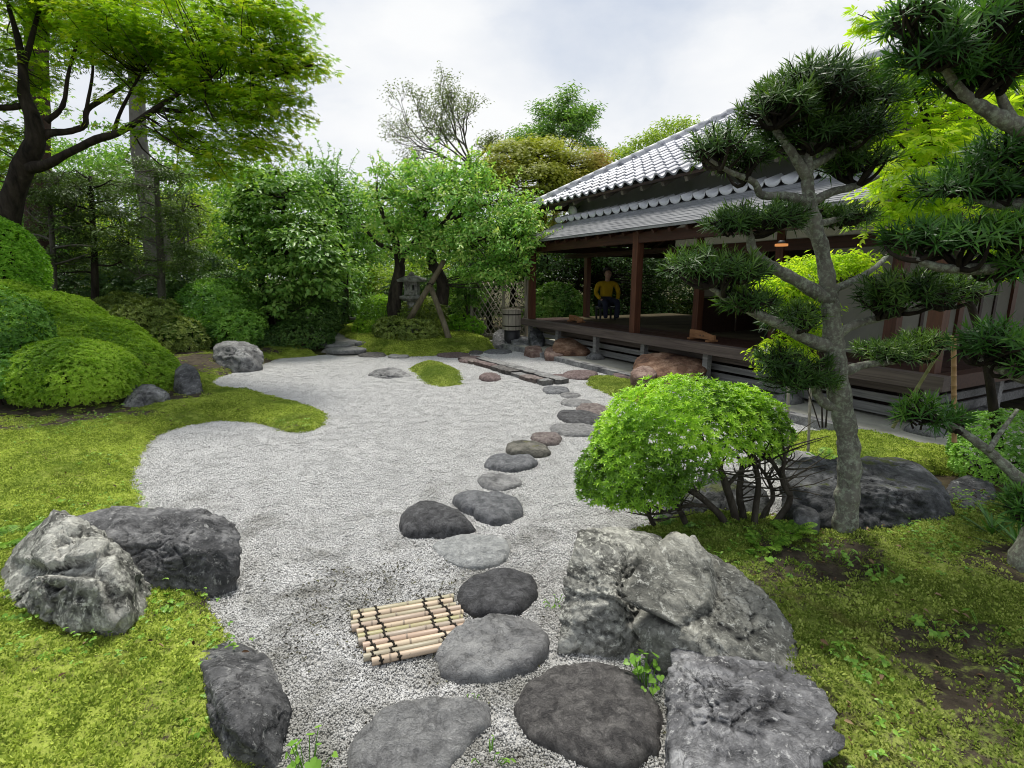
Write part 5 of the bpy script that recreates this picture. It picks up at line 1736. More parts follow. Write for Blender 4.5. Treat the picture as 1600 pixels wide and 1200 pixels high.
L_PLUM = leaf_mat('leaf_plum', (0.120, 0.288, 0.061), (0.269, 0.545, 0.096), (0.658, 0.750, 0.235), 0.36, 0.42, 0.4)
L_MAPLE = leaf_mat('leaf_maple', (0.112, 0.231, 0.015), (0.283, 0.482, 0.020), (0.547, 0.585, 0.034), 0.5, 0.5, 0.25)
L_MAPLE_Y = leaf_mat('leaf_maple_yellow', (0.243, 0.409, 0.023), (0.455, 0.653, 0.037), (0.683, 0.750, 0.066), 0.6, 0.5, 0.25)
L_GOLD = leaf_mat('leaf_gold_maple', (0.180, 0.230, 0.030), (0.380, 0.420, 0.050), (0.540, 0.550, 0.070), 0.45, 0.5, 0.25, 0.4, (0.500, 0.300, 0.080))
L_YELLOW = leaf_mat('leaf_sunny', (0.132, 0.220, 0.022), (0.264, 0.396, 0.039), (0.418, 0.528, 0.088), 0.45, 0.5, 0.25)
L_PALE = leaf_mat('leaf_pale_fir', (0.138, 0.179, 0.076), (0.206, 0.261, 0.117), (0.302, 0.371, 0.179), 0.3, 0.6, 0.2)
L_OLIVE = leaf_mat('leaf_olive', (0.105, 0.152, 0.035), (0.200, 0.272, 0.061), (0.352, 0.424, 0.108), 0.3, 0.5, 0.25)
L_CONIFER = leaf_mat('leaf_conifer', (0.041, 0.078, 0.018), (0.081, 0.140, 0.033), (0.153, 0.235, 0.056), 0.25, 0.5, 0.25)
L_PODO = leaf_mat('leaf_podocarpus', (0.024, 0.062, 0.012), (0.056, 0.130, 0.022), (0.17, 0.29, 0.05), 0.25, 0.45, 0.3)
L_PODO_N = leaf_mat('leaf_podocarpus_near', (0.026, 0.075, 0.014), (0.055, 0.160, 0.026), (0.15, 0.32, 0.05), 0.28, 0.42, 0.35)
L_FERN = leaf_mat('leaf_fern', (0.087, 0.203, 0.020), (0.174, 0.348, 0.036), (0.319, 0.507, 0.072), 0.4, 0.5, 0.25)
L_WEED = leaf_mat('leaf_weed', (0.102, 0.232, 0.029), (0.189, 0.392, 0.051), (0.348, 0.580, 0.087), 0.4, 0.4, 0.35)
B_DARK = bark_mat('bark_dark', (0.012, 0.010, 0.008), (0.045, 0.036, 0.028), (0.08, 0.068, 0.055))
B_PLUM = bark_mat('bark_plum', (0.018, 0.015, 0.012), (0.06, 0.05, 0.04), (0.10, 0.09, 0.07))
B_GREY = bark_mat('bark_grey', (0.05, 0.046, 0.038), (0.13, 0.12, 0.10), (0.20, 0.19, 0.16), 7, 0.4, (0.22, 0.24, 0.17))
B_CEDAR = bark_mat('bark_cedar', (0.09, 0.085, 0.075), (0.22, 0.205, 0.18), (0.30, 0.29, 0.26), 4)
B_RED = bark_mat('bark_red', (0.03, 0.018, 0.014), (0.075, 0.048, 0.038), (0.11, 0.08, 0.065), 4)
B_PODO = bark_mat('bark_podocarpus', (0.12, 0.115, 0.095), (0.25, 0.24, 0.20), (0.36, 0.355, 0.31), 16, 0.49, (0.40, 0.45, 0.34))
B_TWIG = bark_mat('bark_twig', (0.04, 0.033, 0.026), (0.10, 0.088, 0.07), (0.17, 0.155, 0.13), 14, 0.35, (0.25, 0.25, 0.2))


def clipped(name, label, lobes, per_m2, L, W, mat, cat='shrub', seed=0, rough=0.10, whorl=5, group=None, floor=None, stems=None, zcut=-0.75, kind='diamond', inner=0.3, tone=(0, 1), spread=0.75):
    """A clipped shrub: whorls of small leaves over one or more rounded lobes. lobes: (u, v, Y, rx_px, rz_px, ry_m)."""
    g = np.random.default_rng(seed + 500)
    C, R = px_pads(lobes)
    mb = MB()
    for li in range(len(C)):
        c, r = C[li], R[li]
        area = 4 * math.pi * ((r[0] * r[1]) ** 1.6 / 3 + (r[0] * r[2]) ** 1.6 / 3 + (r[1] * r[2]) ** 1.6 / 3) ** (1 / 1.6)
        n = int(area * per_m2)
        u = rand_unit(g, n)
        u = u[u[:, 2] > zcut]
        n = len(u)
        k = 1 + rough * fbm(u * 2.2 + seed, 4, seed) + rough * 0.5 * fbm(u * 7 + seed, 2, seed + 3)
        dpt = np.where(g.random(n) < inner, g.uniform(0.72, 0.97, n), 1 + g.normal(0, 0.012, n))
        P = c + u * r * (k * dpt)[:, None]
        N = unit(u / r)
        keep = P[:, 2] > (T(P) + 0.02 if floor is None else floor)
        for lj in range(len(C)):
            if lj != li:
                keep &= (((P - C[lj]) / R[lj]) ** 2).sum(1) > 0.86
        P, N = P[keep], N[keep]
        n = len(P)
        ax = unit(N + np.array([0, 0, 0.55]) + g.normal(0, 0.22, (n, 3)))
        a = unit(np.cross(ax, rand_unit(g, n))); b = np.cross(ax, a)
        tn = np.clip(tone[0] + (tone[1] - tone[0]) * (0.5 + 0.9 * fbm(P * 2.5, 3, seed + 7) + g.normal(0, 0.16, n)), 0, 1)
        ph = g.random(n) * 6.283
        for w in range(whorl):
            th = ph + w * 6.283 / whorl + g.normal(0, 0.2, n)
            d = unit((a * np.cos(th)[:, None] + b * np.sin(th)[:, None]) * spread + ax * g.uniform(0.35, 0.9, n)[:, None])
            add_leaves(mb, P, d, ax + 0.3 * N, L * g.uniform(0.7, 1.2, n), W * g.uniform(0.8, 1.2, n), kind, np.clip(tn + g.normal(0, 0.13, n), 0, 1), 0.2, 0.12)
    base = C[0].copy()
    base[2] = Tz(*base[:2])
    t = thing(name, label, cat, base, group)
    obj('foliage', mb, mat, t)
    sb = MB()
    for li in range(len(C)):
        c, r = C[li], R[li]
        p0 = np.array([c[0], c[1], Tz(*c[:2]) - 0.05])
        for q in range(stems or 6):
            u = rand_unit(g, 1)[0] * [0.85, 0.85, 0.5] + [0, 0, 0.2]
            e = c + u * r * 0.95
            s = p0 + np.r_[g.normal(0, 0.12 * min(r[0], 0.8), 2), 0]
            if e[2] < s[2] + 0.1:
                e[2] = s[2] + 0.1
            sb.tube(bez(s, e, g.normal(0, 0.06, 3), 6), np.linspace(0.018, 0.005, 6), 5, False)
    obj('stems', sb, B_DARK, t)
    return t


def tree(name, label, limbs, pads, ncl, rc, per, L, W, lmat, bmat, kind='oval', seed=0, cat='tree', group=None, flat=0.6, shell=0.5, up=0.3, twig=0.014, share=1.0, droop=0.15, jit=0.5, out=0.4,
         rough=0.15, k=8, trunk_n=1, upness=0.9, lo=0.0, hi=1.0, per_limb=4, sprigs=0, sprig_len=0.45, sprig_up=0.8):
    """limbs: lists of world points and radii (the first trunk_n are the trunk); pads: ellipsoids that hold the foliage."""
    g = np.random.default_rng(seed + 1000)
    base = np.asarray(limbs[0][0][0], float).copy()
    t = thing(name, label, cat, base, group)
    tb, bb, paths = MB(), MB(), []
    for q, (P, R) in enumerate(limbs):
        paths.append(add_limb(tb if q < trunk_n else bb, P, R, k if q < trunk_n else 6, rough, seed + q, per_limb))
    C, R = px_pads(pads)
    cl, idx, u = clumps_in(g, C, R, ncl, shell, up)
    if twig:
        twigs(bb, g, cl, paths, twig, share=share)
    mb = MB()
    if sprigs:
        pick = cl[g.choice(len(cl), sprigs)]
        dv = unit(unit(pick - C.mean(0)) * [1, 1, 0.6] + np.array([0, 0, sprig_up]) + g.normal(0, 0.35, (sprigs, 3)))
        for p0, d0 in zip(pick, dv):
            ln = sprig_len * g.uniform(0.5, 1.4)
            pth = bez(p0, p0 + d0 * ln, g.normal(0, 0.06, 3), 8)
            bb.tube(pth, np.linspace(0.007, 0.002, 8), 4, False)
            m_ = max(6, int(ln / 0.035))
            tt = np.sort(g.uniform(0.15, 1.0, m_))
            pos_l = np.stack([np.interp(tt, np.linspace(0, 1, 8), pth[:, q]) for q in range(3)], 1)
            ax = rand_unit(g, m_)
            ld = unit(np.cross(np.tile(d0, (m_, 1)), ax) + 0.6 * d0)
            add_leaves(mb, pos_l, ld, unit(np.tile(d0, (m_, 1)) + [0, 0, 0.6] + g.normal(0, 0.3, (m_, 3))), L * g.uniform(0.6, 1.0, m_), W * 0.85, kind, np.clip(lo + (hi - lo) * g.uniform(0.35, 1.0, m_), 0, 1), 0.25, droop)
    obj('trunk', tb, bmat, t)
    if bb.n:
        obj('branches', bb, bmat, t)
    leaf_clumps(mb, g, cl, u, rc * g.uniform(0.6, 1.3, len(cl)), per, L, W, kind, flat, jit, out, droop, lo, hi, upness=upness)
    obj('crown', mb, lmat, t)
    return t
# ====================================================================== SHRUBS
# the round azalea in front: foliage cap on bare stems
g = np.random.default_rng(42)
azb = np.array([*G(1135, 862, 0.14)[:2], 0.13])
az = thing('azalea', 'round topped bright green azalea on bare stems behind the pale rocks', 'shrub', azb)
AZL = [(1072, 690, 3.1, 140, 100, 0.36), (985, 742, 2.98, 80, 70, 0.26), (1150, 680, 3.1, 78, 74, 0.30), (950, 782, 2.95, 48, 44, 0.2), (1010, 748, 2.95, 62, 32, 0.2), (1030, 712, 3.02, 95, 74, 0.3)]
C, R = px_pads(AZL)
mb = MB()
for li in range(len(C)):
    n = int(21000 * R[li].prod() ** 0.667 * 1.6)
    u = rand_unit(g, n); u = u[u[:, 2] > (-0.55 if li in (1, 3) else -0.3 if li in (4, 5) else 0.02 if li == 2 else -0.04)]; n = len(u)
    kk = 1 + 0.09 * fbm(u * 2.6 + li, 4, li) + 0.06 * fbm(u * 8, 2, li + 5)
    dp = np.where(g.random(n) < 0.5, g.uniform(0.5, 0.97, n), 1 + g.normal(0, 0.02, n))
    P = C[li] + u * R[li] * (kk * dp)[:, None]
    keep = np.ones(n, bool)
    for lj in range(len(C)):
        if lj != li:
            keep &= (((P - C[lj]) / R[lj]) ** 2).sum(1) > 0.5
    keep &= P[:, 2] > 0.33
    P, u = P[keep], u[keep]; n = len(P)
    ax = unit(u + [0, 0, 0.7] + g.normal(0, 0.25, (n, 3)))
    a = unit(np.cross(ax, rand_unit(g, n))); b = np.cross(ax, a)
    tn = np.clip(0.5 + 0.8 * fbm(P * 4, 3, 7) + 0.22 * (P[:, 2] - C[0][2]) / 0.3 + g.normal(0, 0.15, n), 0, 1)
    for w in range(6):
        th = w * 1.05 + g.random(n) * 0.5
        d = unit((a * np.cos(th)[:, None] + b * np.sin(th)[:, None]) * 0.8 + ax * g.uniform(0.25, 0.9, n)[:, None])
        add_leaves(mb, P, d, ax, 0.029 * g.uniform(0.7, 1.25, n), 0.0088 * g.uniform(0.85, 1.2, n), 'oval', np.clip(tn + g.normal(0, 0.14, n), 0, 1), 0.25, 0.15)
obj('foliage', mb, L_AZALEA, az)
AZ_STEMS = [[(1148, 868, 13), (1135, 820, 12), (1110, 790, 10), (1080, 768, 8), (1045, 750, 5)], [(1145, 865, 15), (1150, 815, 13), (1135, 760, 12), (1120, 720, 8), (1100, 690, 5)],
            [(1165, 850, 14), (1160, 800, 12), (1155, 770, 10), (1160, 720, 6)], [(1178, 850, 12), (1180, 800, 10), (1185, 755, 9), (1178, 715, 6), (1170, 690, 4)],
            [(1185, 848, 13), (1215, 812, 11), (1235, 775, 9), (1215, 735, 7), (1195, 705, 5)], [(1180, 835, 9), (1195, 800, 8), (1208, 775, 7), (1195, 740, 5), (1170, 715, 4)],
            [(1235, 775, 8), (1222, 750, 7), (1226, 715, 6), (1222, 690, 4)], [(1080, 840, 11), (1068, 810, 10), (1055, 785, 8), (1040, 760, 5)], [(1055, 850, 10), (1025, 825, 8), (1010, 800, 7), (985, 780, 4)],
            [(1110, 790, 7), (1075, 790, 6), (1040, 800, 5), (1010, 805, 3)], [(1135, 760, 7), (1165, 730, 5), (1200, 715, 4)]]
for q, s in enumerate(AZ_STEMS):
    sb = MB()
    P, Rr = limb_px(s, 2.95 + 0.05 * (q % 3))
    p = add_limb(sb, P, Rr, 7, 0.2, q)
    for _ in range(14):
        i = g.integers(len(p) // 2, len(p))
        e = p[i] + np.r_[g.normal(0, 0.14, 2), g.uniform(0.05, 0.22)]
        sb.tube(bez(p[i], e, g.normal(0, 0.04, 3), 5), np.linspace(0.006, 0.002, 5), 4, False)
    obj('stem', sb, B_TWIG, az)

# clipped bank on the left
clipped('azalea_bank', 'low clipped yellow green azalea mound at the front of the left bank', [(114, 590, 6.2, 90, 60, 0.6)], 2100, 0.036, 0.014, L_AZALEA_Y, seed=1, rough=0.07, zcut=-0.5)
clipped('azalea_bank', 'large clipped yellow green azalea bank sloping down to the dark upright rock', [(0, 545, 7.7, 95, 105, 1.0), (70, 560, 7.6, 108, 102, 1.05), (140, 584, 7.45, 104, 90, 0.95), (192, 602, 7.3, 84, 70, 0.8), (236, 614, 7.2, 46, 46, 0.5)], 1800, 0.038, 0.015, L_AZALEA_Y, seed=2, rough=0.06, zcut=-0.4)
clipped('dark_azalea', 'dark green azalea with gaps at the left edge before the clipped bank', [(5, 520, 6.3, 58, 65, 0.5), (10, 590, 5.9, 45, 40, 0.4)], 800, 0.045, 0.018, L_MID, seed=3, rough=0.2, zcut=-0.7, tone=(-0.2, 0.8))
clipped('tall_hedge', 'tall rounded clipped hedge rising at the left edge of the garden', [(-25, 420, 8.6, 66, 85, 0.9), (-50, 470, 8.4, 90, 100, 0.9)], 800, 0.06, 0.022, L_HEDGE, seed=4, rough=0.05, zcut=-0.6, tone=(0.2, 1))
clipped('spreading_shrub', 'wide glossy green shrub behind the big pale boulder', [(345, 495, 11.6, 62, 55, 0.9), (375, 520, 11.2, 40, 34, 0.6), (300, 515, 11.5, 45, 40, 0.6)], 330, 0.095, 0.034, L_MID, seed=5, rough=0.14, zcut=-0.7, tone=(0.1, 1.0))
clipped('loose_shrub', 'dull olive shrub between the azalea bank and the glossy shrub', [(235, 505, 10.6, 50, 36, 0.7), (280, 535, 10.4, 40, 36, 0.6), (190, 490, 11, 40, 30, .6)], 330, 0.075, 0.026, L_OLIVE, seed=6, rough=0.2, zcut=-0.7)
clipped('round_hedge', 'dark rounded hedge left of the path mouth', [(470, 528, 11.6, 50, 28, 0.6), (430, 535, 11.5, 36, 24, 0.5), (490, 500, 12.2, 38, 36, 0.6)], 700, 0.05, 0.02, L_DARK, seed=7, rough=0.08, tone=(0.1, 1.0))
clipped('right_shrub', 'clipped small leaved shrub at the right edge by the walkway', [(1575, 702, 3.75, 72, 58, 0.36), (1540, 725, 3.6, 42, 34, 0.22)], 2300, 0.024, 0.011, L_MID, seed=8, rough=0.08, tone=(0.3, 1.0), zcut=-0.8)
# round the lantern
clipped('round_shrub', 'rounded clipped shrub with a sunlit top at the foot of the plum trunk', [(598, 497, 13.6, 36, 34, 0.6), (575, 515, 13.4, 22, 22, 0.4)], 450, 0.06, 0.024, L_AZALEA, seed=9, rough=0.08, zcut=-0.6)
clipped('spreading_azalea', 'dark spreading azalea in front of the stone lantern', [(640, 524, 12.3, 42, 24, 0.6), (615, 515, 12.5, 30, 20, 0.5), (665, 520, 12.4, 24, 20, .4)], 380, 0.07, 0.026, L_OLIVE, seed=10, rough=0.18)
clipped('small_azalea', 'dull olive azalea between the crutch poles', [(668, 490, 13.4, 30, 24, 0.5), (640, 492, 13.4, 24, 18, 0.4)], 360, 0.07, 0.026, L_OLIVE, seed=11, rough=0.2)
clipped('low_azalea', 'low clipped green azalea behind the brown grey boulder', [(722, 505, 13.8, 26, 15, 0.4), (740, 512, 13.6, 18, 12, 0.3)], 450, 0.06, 0.024, L_HEDGE, seed=12, rough=0.1)
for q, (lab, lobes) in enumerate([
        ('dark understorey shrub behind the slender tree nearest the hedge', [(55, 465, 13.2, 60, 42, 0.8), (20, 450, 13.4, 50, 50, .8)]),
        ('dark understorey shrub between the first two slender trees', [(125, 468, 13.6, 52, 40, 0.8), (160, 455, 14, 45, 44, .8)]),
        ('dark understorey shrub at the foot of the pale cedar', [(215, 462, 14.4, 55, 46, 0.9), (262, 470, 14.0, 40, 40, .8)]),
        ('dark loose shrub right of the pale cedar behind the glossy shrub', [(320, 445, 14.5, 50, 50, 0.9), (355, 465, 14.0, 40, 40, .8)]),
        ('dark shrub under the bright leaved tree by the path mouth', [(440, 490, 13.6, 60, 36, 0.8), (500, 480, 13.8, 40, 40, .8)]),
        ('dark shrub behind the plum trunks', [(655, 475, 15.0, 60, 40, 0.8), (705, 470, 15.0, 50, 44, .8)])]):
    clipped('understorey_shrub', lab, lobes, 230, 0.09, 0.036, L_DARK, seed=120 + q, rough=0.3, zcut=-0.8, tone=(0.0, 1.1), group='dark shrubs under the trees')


def nandina(label, stems_px, Y, pads, ncl, per, L, W, mat, seed, name='nandina'):
    limbs = [limb_px(s, Y) for s in stems_px]
    return tree(name, label, limbs, pads, ncl, 0.10, per, L, W, mat, B_TWIG, 'diamond', seed, 'shrub', twig=0.005, flat=0.7, shell=0.3, up=0.3, k=5, trunk_n=len(limbs), jit=0.6, droop=0.3)


nandina('leafy nandina bush with a bright top by the lattice fence', [[(732, 500, 5), (728, 470, 4), (724, 440, 3)], [(738, 500, 5), (745, 465, 4), (748, 440, 3)], [(728, 500, 4), (712, 470, 3), (706, 448, 2)]], 13.8,
        [(730, 436, 13.7, 36, 18, 0.5), (728, 465, 13.7, 36, 26, 0.5)], 130, 42, 0.10, 0.026, L_BRIGHT, 13)
nandina('glowing yellow green nandina behind the branches of the leaning tree', [[(1285, 668, 3), (1280, 560, 2), (1258, 460, 2)], [(1290, 668, 3), (1298, 560, 2), (1310, 450, 2)], [(1281, 668, 2), (1262, 610, 2), (1235, 550, 1)]], 3.9,
        [(1235, 455, 3.9, 46, 42, 0.2), (1290, 420, 4.0, 62, 18, 0.25), (1330, 415, 4.0, 40, 18, 0.2), (1265, 500, 3.9, 45, 45, 0.2), (1220, 560, 3.8, 36, 34, 0.2)], 190, 34, 0.045, 0.015, L_MAPLE_Y, 14)
clipped('garden_shrub', 'rounded green shrub in the rear garden seen through the veranda', [(868, 473, 17.2, 38, 28, 0.9), (845, 490, 17, 30, 20, 0.7), (900, 490, 17.0, 24, 18, 0.6)], 260, 0.10, 0.045, L_BRIGHT, seed=15, rough=0.15)
clipped('garden_shrub', 'low dark shrub in the rear garden behind the seated person', [(960, 480, 19.5, 55, 30, 0.9), (1010, 490, 19, 45, 26, 0.8), (1090, 500, 18, 60, 30, .8)], 150, 0.12, 0.05, L_OLIVE, seed=16, rough=0.25)

# ====================================================================== TREES
# big maple, upper left
Y = 9.2
lm = [limb_px(s, Y, dy) for s, dy in [
    ([(-5, 430, 37), (8, 360, 34), (22, 300, 30), (40, 255, 29), (55, 220, 26), (50, 180, 21), (38, 150, 16), (36, 110, 12), (28, 60, 9), (10, 0, 5)], 0),
    ([(38, 262, 21), (70, 258, 15), (105, 240, 12), (150, 218, 12), (190, 205, 10), (240, 172, 8), (290, 140, 5), (330, 122, 4)], -0.8),
    ([(52, 222, 17), (78, 208, 12), (110, 205, 9), (133, 195, 9), (136, 172, 8), (165, 152, 7), (205, 125, 5), (240, 105, 4)], 0.8),
    ([(50, 190, 15), (38, 165, 11), (20, 168, 9), (-15, 168, 8)], 0),
    ([(72, 190, 9), (98, 165, 7), (108, 110, 5), (128, 40, 4), (140, -30, 3)], 0.5),
    ([(36, 110, 9), (52, 50, 7), (68, -10, 5)], 0.3),
    ([(178, 208, 7), (186, 180, 5), (206, 140, 4), (222, 112, 3)], -0.3),
    ([(245, 170, 7), (300, 172, 5), (360, 140, 4), (430, 120, 3), (490, 100, 3)], -0.8),
    ([(135, 170, 5), (145, 110, 4), (142, 40, 3), (150, -30, 3)], 0.6)]]
MP = [(330, 50, 8.6, 120, 45, 1.2), (250, 100, 9.4, 90, 40, 1.2), (395, 75, 8.4, 75, 50, 1.0), (462, 106, 8.5, 52, 14, 0.5), (455, 85, 8.6, 40, 26, 0.6), (350, 155, 8.8, 100, 34, 1.1), (420, 175, 8.4, 62, 28, 0.8), (300, 215, 8.8, 80, 26, 0.9),
      (395, 225, 8.4, 48, 30, 0.7), (352, 262, 8.6, 36, 30, 0.6), (120, 20, 9.8, 100, 34, 1.3), (10, 120, 9.4, 55, 90, 1.0), (12, 235, 9.6, 46, 40, 0.8), (210, 10, 9.2, 130, 40, 1.3), (440, 35, 8.6, 34, 28, 0.6), (450, 150, 8.4, 34, 18, 0.4),
      (250, 160, 9.6, 60, 26, 0.7), (330, 100, 9.2, 120, 50, 1.2), (40, 20, 9.4, 90, 60, 1.2), (400, 20, 8.8, 60, 40, 0.8), (200, 60, 8.6, 90, 45, 1.0)]
tree('maple_tree', 'spreading maple with dark forked limbs filling the upper left sky', lm, MP, 560, 0.42, 62, 0.082, 0.05, L_MAPLE, B_DARK, 'maple', 21, flat=0.18, shell=0.25, up=0.15, twig=0.012, share=0.4, jit=0.28, out=0.15, upness=1.0, k=10, sprigs=170, sprig_len=0.55, sprig_up=-0.1)

# cedars behind
tree('cedar_tree', 'tall reddish cedar trunk behind the maple at the far left', [limb_px([(66, 500, 44), (62, 420, 40), (60, 300, 36), (58, 180, 34), (58, 60, 30), (58, -60, 26)], 12.5)], [(40, -40, 12.5, 120, 60, 1.6), (80, 60, 13, 60, 40, 1.2)], 80, 0.5, 60, 0.11, 0.03, L_CONIFER, B_RED, 'diamond', 22, share=0.5)
tree('cedar_tree', 'pale straight cedar trunk standing left of the glossy shrub', [limb_px([(262, 505, 52), (252, 430, 44), (238, 340, 34), (224, 270, 26), (216, 210, 23), (213, 120, 21), (210, 0, 19)], 16)],
     [(190, 300, 16.4, 40, 40, 1.0), (260, 350, 15.6, 55, 40, 1.0), (215, 400, 15.6, 50, 50, 1.0), (210, 20, 16, 120, 50, 1.5)], 130, 0.5, 60, 0.12, 0.03, L_CONIFER, B_CEDAR, 'diamond', 23, share=0.6)
# thin dark trees with tiered sprays
for q, (lab, x0, x1, vt, vb, Yq, w, bm) in enumerate([
        ('thin lichen grey tree nearest the tall hedge', 74, 85, 268, 490, 11.0, 9, B_GREY),
        ('thin dark tree with tiered side branches in the middle of the left group', 141, 149, 275, 490, 11.4, 11, B_DARK),
        ('thin grey tree before the pale cedar trunk', 243, 253, 262, 500, 11.6, 12, B_GREY)]):
    gq = np.random.default_rng(70 + q)
    tr = [(x1, vb, w), (x1 - 1, (vb * 2 + vt) / 3, w * 0.9), ((x0 + x1) / 2, (vb + 2 * vt) / 3, w * 0.75), (x0, vt, w * 0.45)]
    limbs, pads = [limb_px(tr, Yq)], []
    for k in range(13):
        f = k / 12
        v = vt + 6 + f * (vb - vt - 70)
        x = x0 + (x1 - x0) * f
        s = 1 if k % 2 else -1
        ln = gq.uniform(34, 62) * (0.6 + 0.6 * f)
        limbs.append(limb_px([(x, v, 3.6), (x + s * ln * 0.5, v - gq.uniform(0, 14), 2.4), (x + s * ln, v - gq.uniform(-6, 24), 1.2)], Yq, gq.normal(0, 0.5)))
        pads.append((x + s * ln * 0.7, v - 6 + gq.normal(0, 4), Yq + gq.normal(0, 0.4), 34, 13, 0.5))
    tree('slender_tree', lab, limbs, pads, 210, 0.28, 40, 0.085, 0.024, L_CONIFER, bm, 'diamond', 30 + q, group='slender trees on the left bank', flat=0.4, shell=0.1, up=0.1, twig=0.009, jit=0.4, share=0.9)
# broadleaf trees of the middle
tree('broadleaf_tree', 'dense bright leaved tree behind the dark rounded hedge', [limb_px([(428, 520, 11), (420, 480, 10), (408, 440, 9), (425, 400, 7), (440, 340, 5), (450, 300, 3)], 12.4), limb_px([(410, 440, 7), (385, 400, 5), (375, 350, 3)], 12.4), limb_px([(420, 410, 6), (470, 380, 4), (510, 350, 3)], 12.2)],
     [(440, 320, 12.4, 75, 50, 1.0), (400, 370, 12.2, 55, 55, 0.9), (470, 390, 11.9, 65, 60, 0.9), (500, 430, 11.8, 48, 46, 0.8), (430, 440, 12.0, 60, 45, 0.9), (405, 300, 12.6, 40, 26, 0.6), (465, 470, 12, 50, 26, 0.7)],
     330, 0.36, 30, 0.125, 0.07, L_BRIGHT, B_DARK, 'oval', 34, flat=0.32, shell=0.55, up=0.35, jit=0.4, share=0.5, droop=0.2, sprigs=160)
tree('broadleaf_tree', 'taller loose tree behind between the bright tree and the plum', [limb_px([(540, 500, 12), (538, 420, 10), (530, 350, 8), (520, 290, 5)], 14.5)],
     [(515, 285, 14.4, 48, 34, 0.9), (545, 330, 14.4, 50, 50, 1.0), (500, 340, 14.8, 50, 50, 1.0), (555, 390, 14.6, 40, 40, 0.9), (480, 290, 15, 30, 25, 0.7)], 240, 0.32, 30, 0.10, 0.045, L_MID, B_DARK, 'oval', 35, flat=0.6, shell=0.4, share=0.6, sprigs=110, sprig_len=0.6)
# plum with two leaning trunks
pl = [limb_px([(612, 520, 25), (615, 480, 22), (620, 445, 20), (625, 410, 16), (615, 370, 12), (600, 340, 8), (590, 310, 4)], 13.2),
      limb_px([(690, 475, 22), (692, 445, 20), (684, 425, 18), (674, 405, 15), (680, 370, 11), (700, 340, 7), (720, 310, 4)], 13.0),
      limb_px([(625, 405, 12), (655, 370, 9), (665, 330, 6), (670, 290, 4)], 13.0), limb_px([(680, 380, 10), (720, 380, 8), (770, 370, 6), (815, 375, 4)], 12.6, -0.4), limb_px([(690, 350, 7), (745, 325, 6), (790, 310, 4)], 12.8),
      limb_px([(615, 390, 9), (590, 380, 7), (565, 350, 4)], 13.2)]
tree('plum_tree', 'broad plum tree on two dark leaning trunks beside the stone lantern', pl,
     [(650, 290, 13, 75, 34, 1.1), (610, 330, 13.2, 55, 45, 1.0), (700, 325, 12.8, 70, 50, 1.1), (770, 330, 12.6, 62, 45, 0.9), (800, 385, 12.3, 40, 52, 0.8), (745, 380, 12.3, 60, 40, 0.9), (770, 430, 12.2, 48, 22, 0.6), (640, 375, 12.7, 55, 40, 0.9), (700, 392, 12.6, 50, 22, 0.7), (720, 280, 13, 55, 22, .8), (815, 350, 12.4, 24, 30, .5), (825, 355, 11.7, 18, 36, .35), (828, 400, 11.7, 18, 30, .35)],
     520, 0.28, 28, 0.105, 0.052, L_PLUM, B_PLUM, 'oval', 36, flat=0.45, shell=0.45, up=0.35, jit=0.5, share=0.55, droop=0.25, trunk_n=2, sprigs=420, sprig_len=0.5)
# thin crowned trees on the skyline
def sky_tree(label, base, tops, Y, lmat, seed, per, L, W, depth=3, spread=0.42, rc=0.3, name='skyline_tree', rad=0.065, kind='diamond'):
    gq = np.random.default_rng(seed)
    p0 = D(*base, Y)
    t = thing(name, label, 'tree', [p0[0], p0[1], 0.2])
    bb, tips = MB(), []
    bb.tube([[p0[0] - 0.1, p0[1], 0.1], p0 * [1, 1, 0.5] + [0, 0, 0.3], p0], [rad * 2.2, rad * 1.7, rad * 1.2], 8, False)
    obj('trunk', bb, B_GREY, t)
    bb = MB()
    for u, v, dy in tops:
        e = D(u, v, Y + dy)
        grow(gq, p0, unit(e - p0), np.linalg.norm(e - p0) * 0.5, rad * 0.6, depth, bb, tips, 3, spread, 0.62, 0.1, 0.3, 5)
    obj('branches', bb, B_GREY, t)
    tips = np.array(tips)
    mb = MB()
    leaf_clumps(mb, gq, tips, unit(tips - p0), rc, per, L, W, kind, 0.6, 0.5, 0.3, 0.2)
    obj('crown', mb, lmat, t)


sky_tree('thin leafed bare looking tree against the sky above the plum', (738, 262), [(640, 130, 0.5), (690, 120, -0.6), (615, 205, 0), (660, 175, 1.0), (600, 235, 0.4), (720, 150, 0.6), (705, 170, -.4), (760, 205, .3)], 19, L_PALE, 401, 2, 0.10, 0.04, 4, 0.42, 0.30)
sky_tree('feathery green tree on the skyline right of the bare looking one', (868, 262), [(830, 175, 0.4), (880, 150, -0.5), (920, 180, 0.3), (895, 195, 1.0), (845, 195, -0.6), (935, 205, 0), (870, 175, 0.6), (805, 195, .3)], 21, L_BRIGHT, 402, 4, 0.15, 0.045, 4, 0.42, 0.38)
tree('gold_maple', 'gold and reddish rounded maple above the far corner of the roof', [limb_px([(850, 420, 16), (848, 340, 14), (845, 280, 9), (840, 240, 5)], 17)],
     [(800, 255, 17, 45, 30, 1.0), (850, 245, 17, 50, 26, 1.0), (905, 262, 17.4, 55, 26, 1.0), (835, 290, 16.6, 60, 34, 1.0), (885, 300, 16.8, 40, 30, 0.9), (780, 275, 17, 30, 26, 0.7), (850, 325, 16.6, 34, 30, 0.7), (935, 270, 17.6, 30, 16, .7)],
     420, 0.40, 60, 0.085, 0.05, L_GOLD, B_DARK, 'maple', 38, flat=0.45, shell=0.75, up=0.35, jit=0.3, out=0.6, twig=0.02, share=0.3)
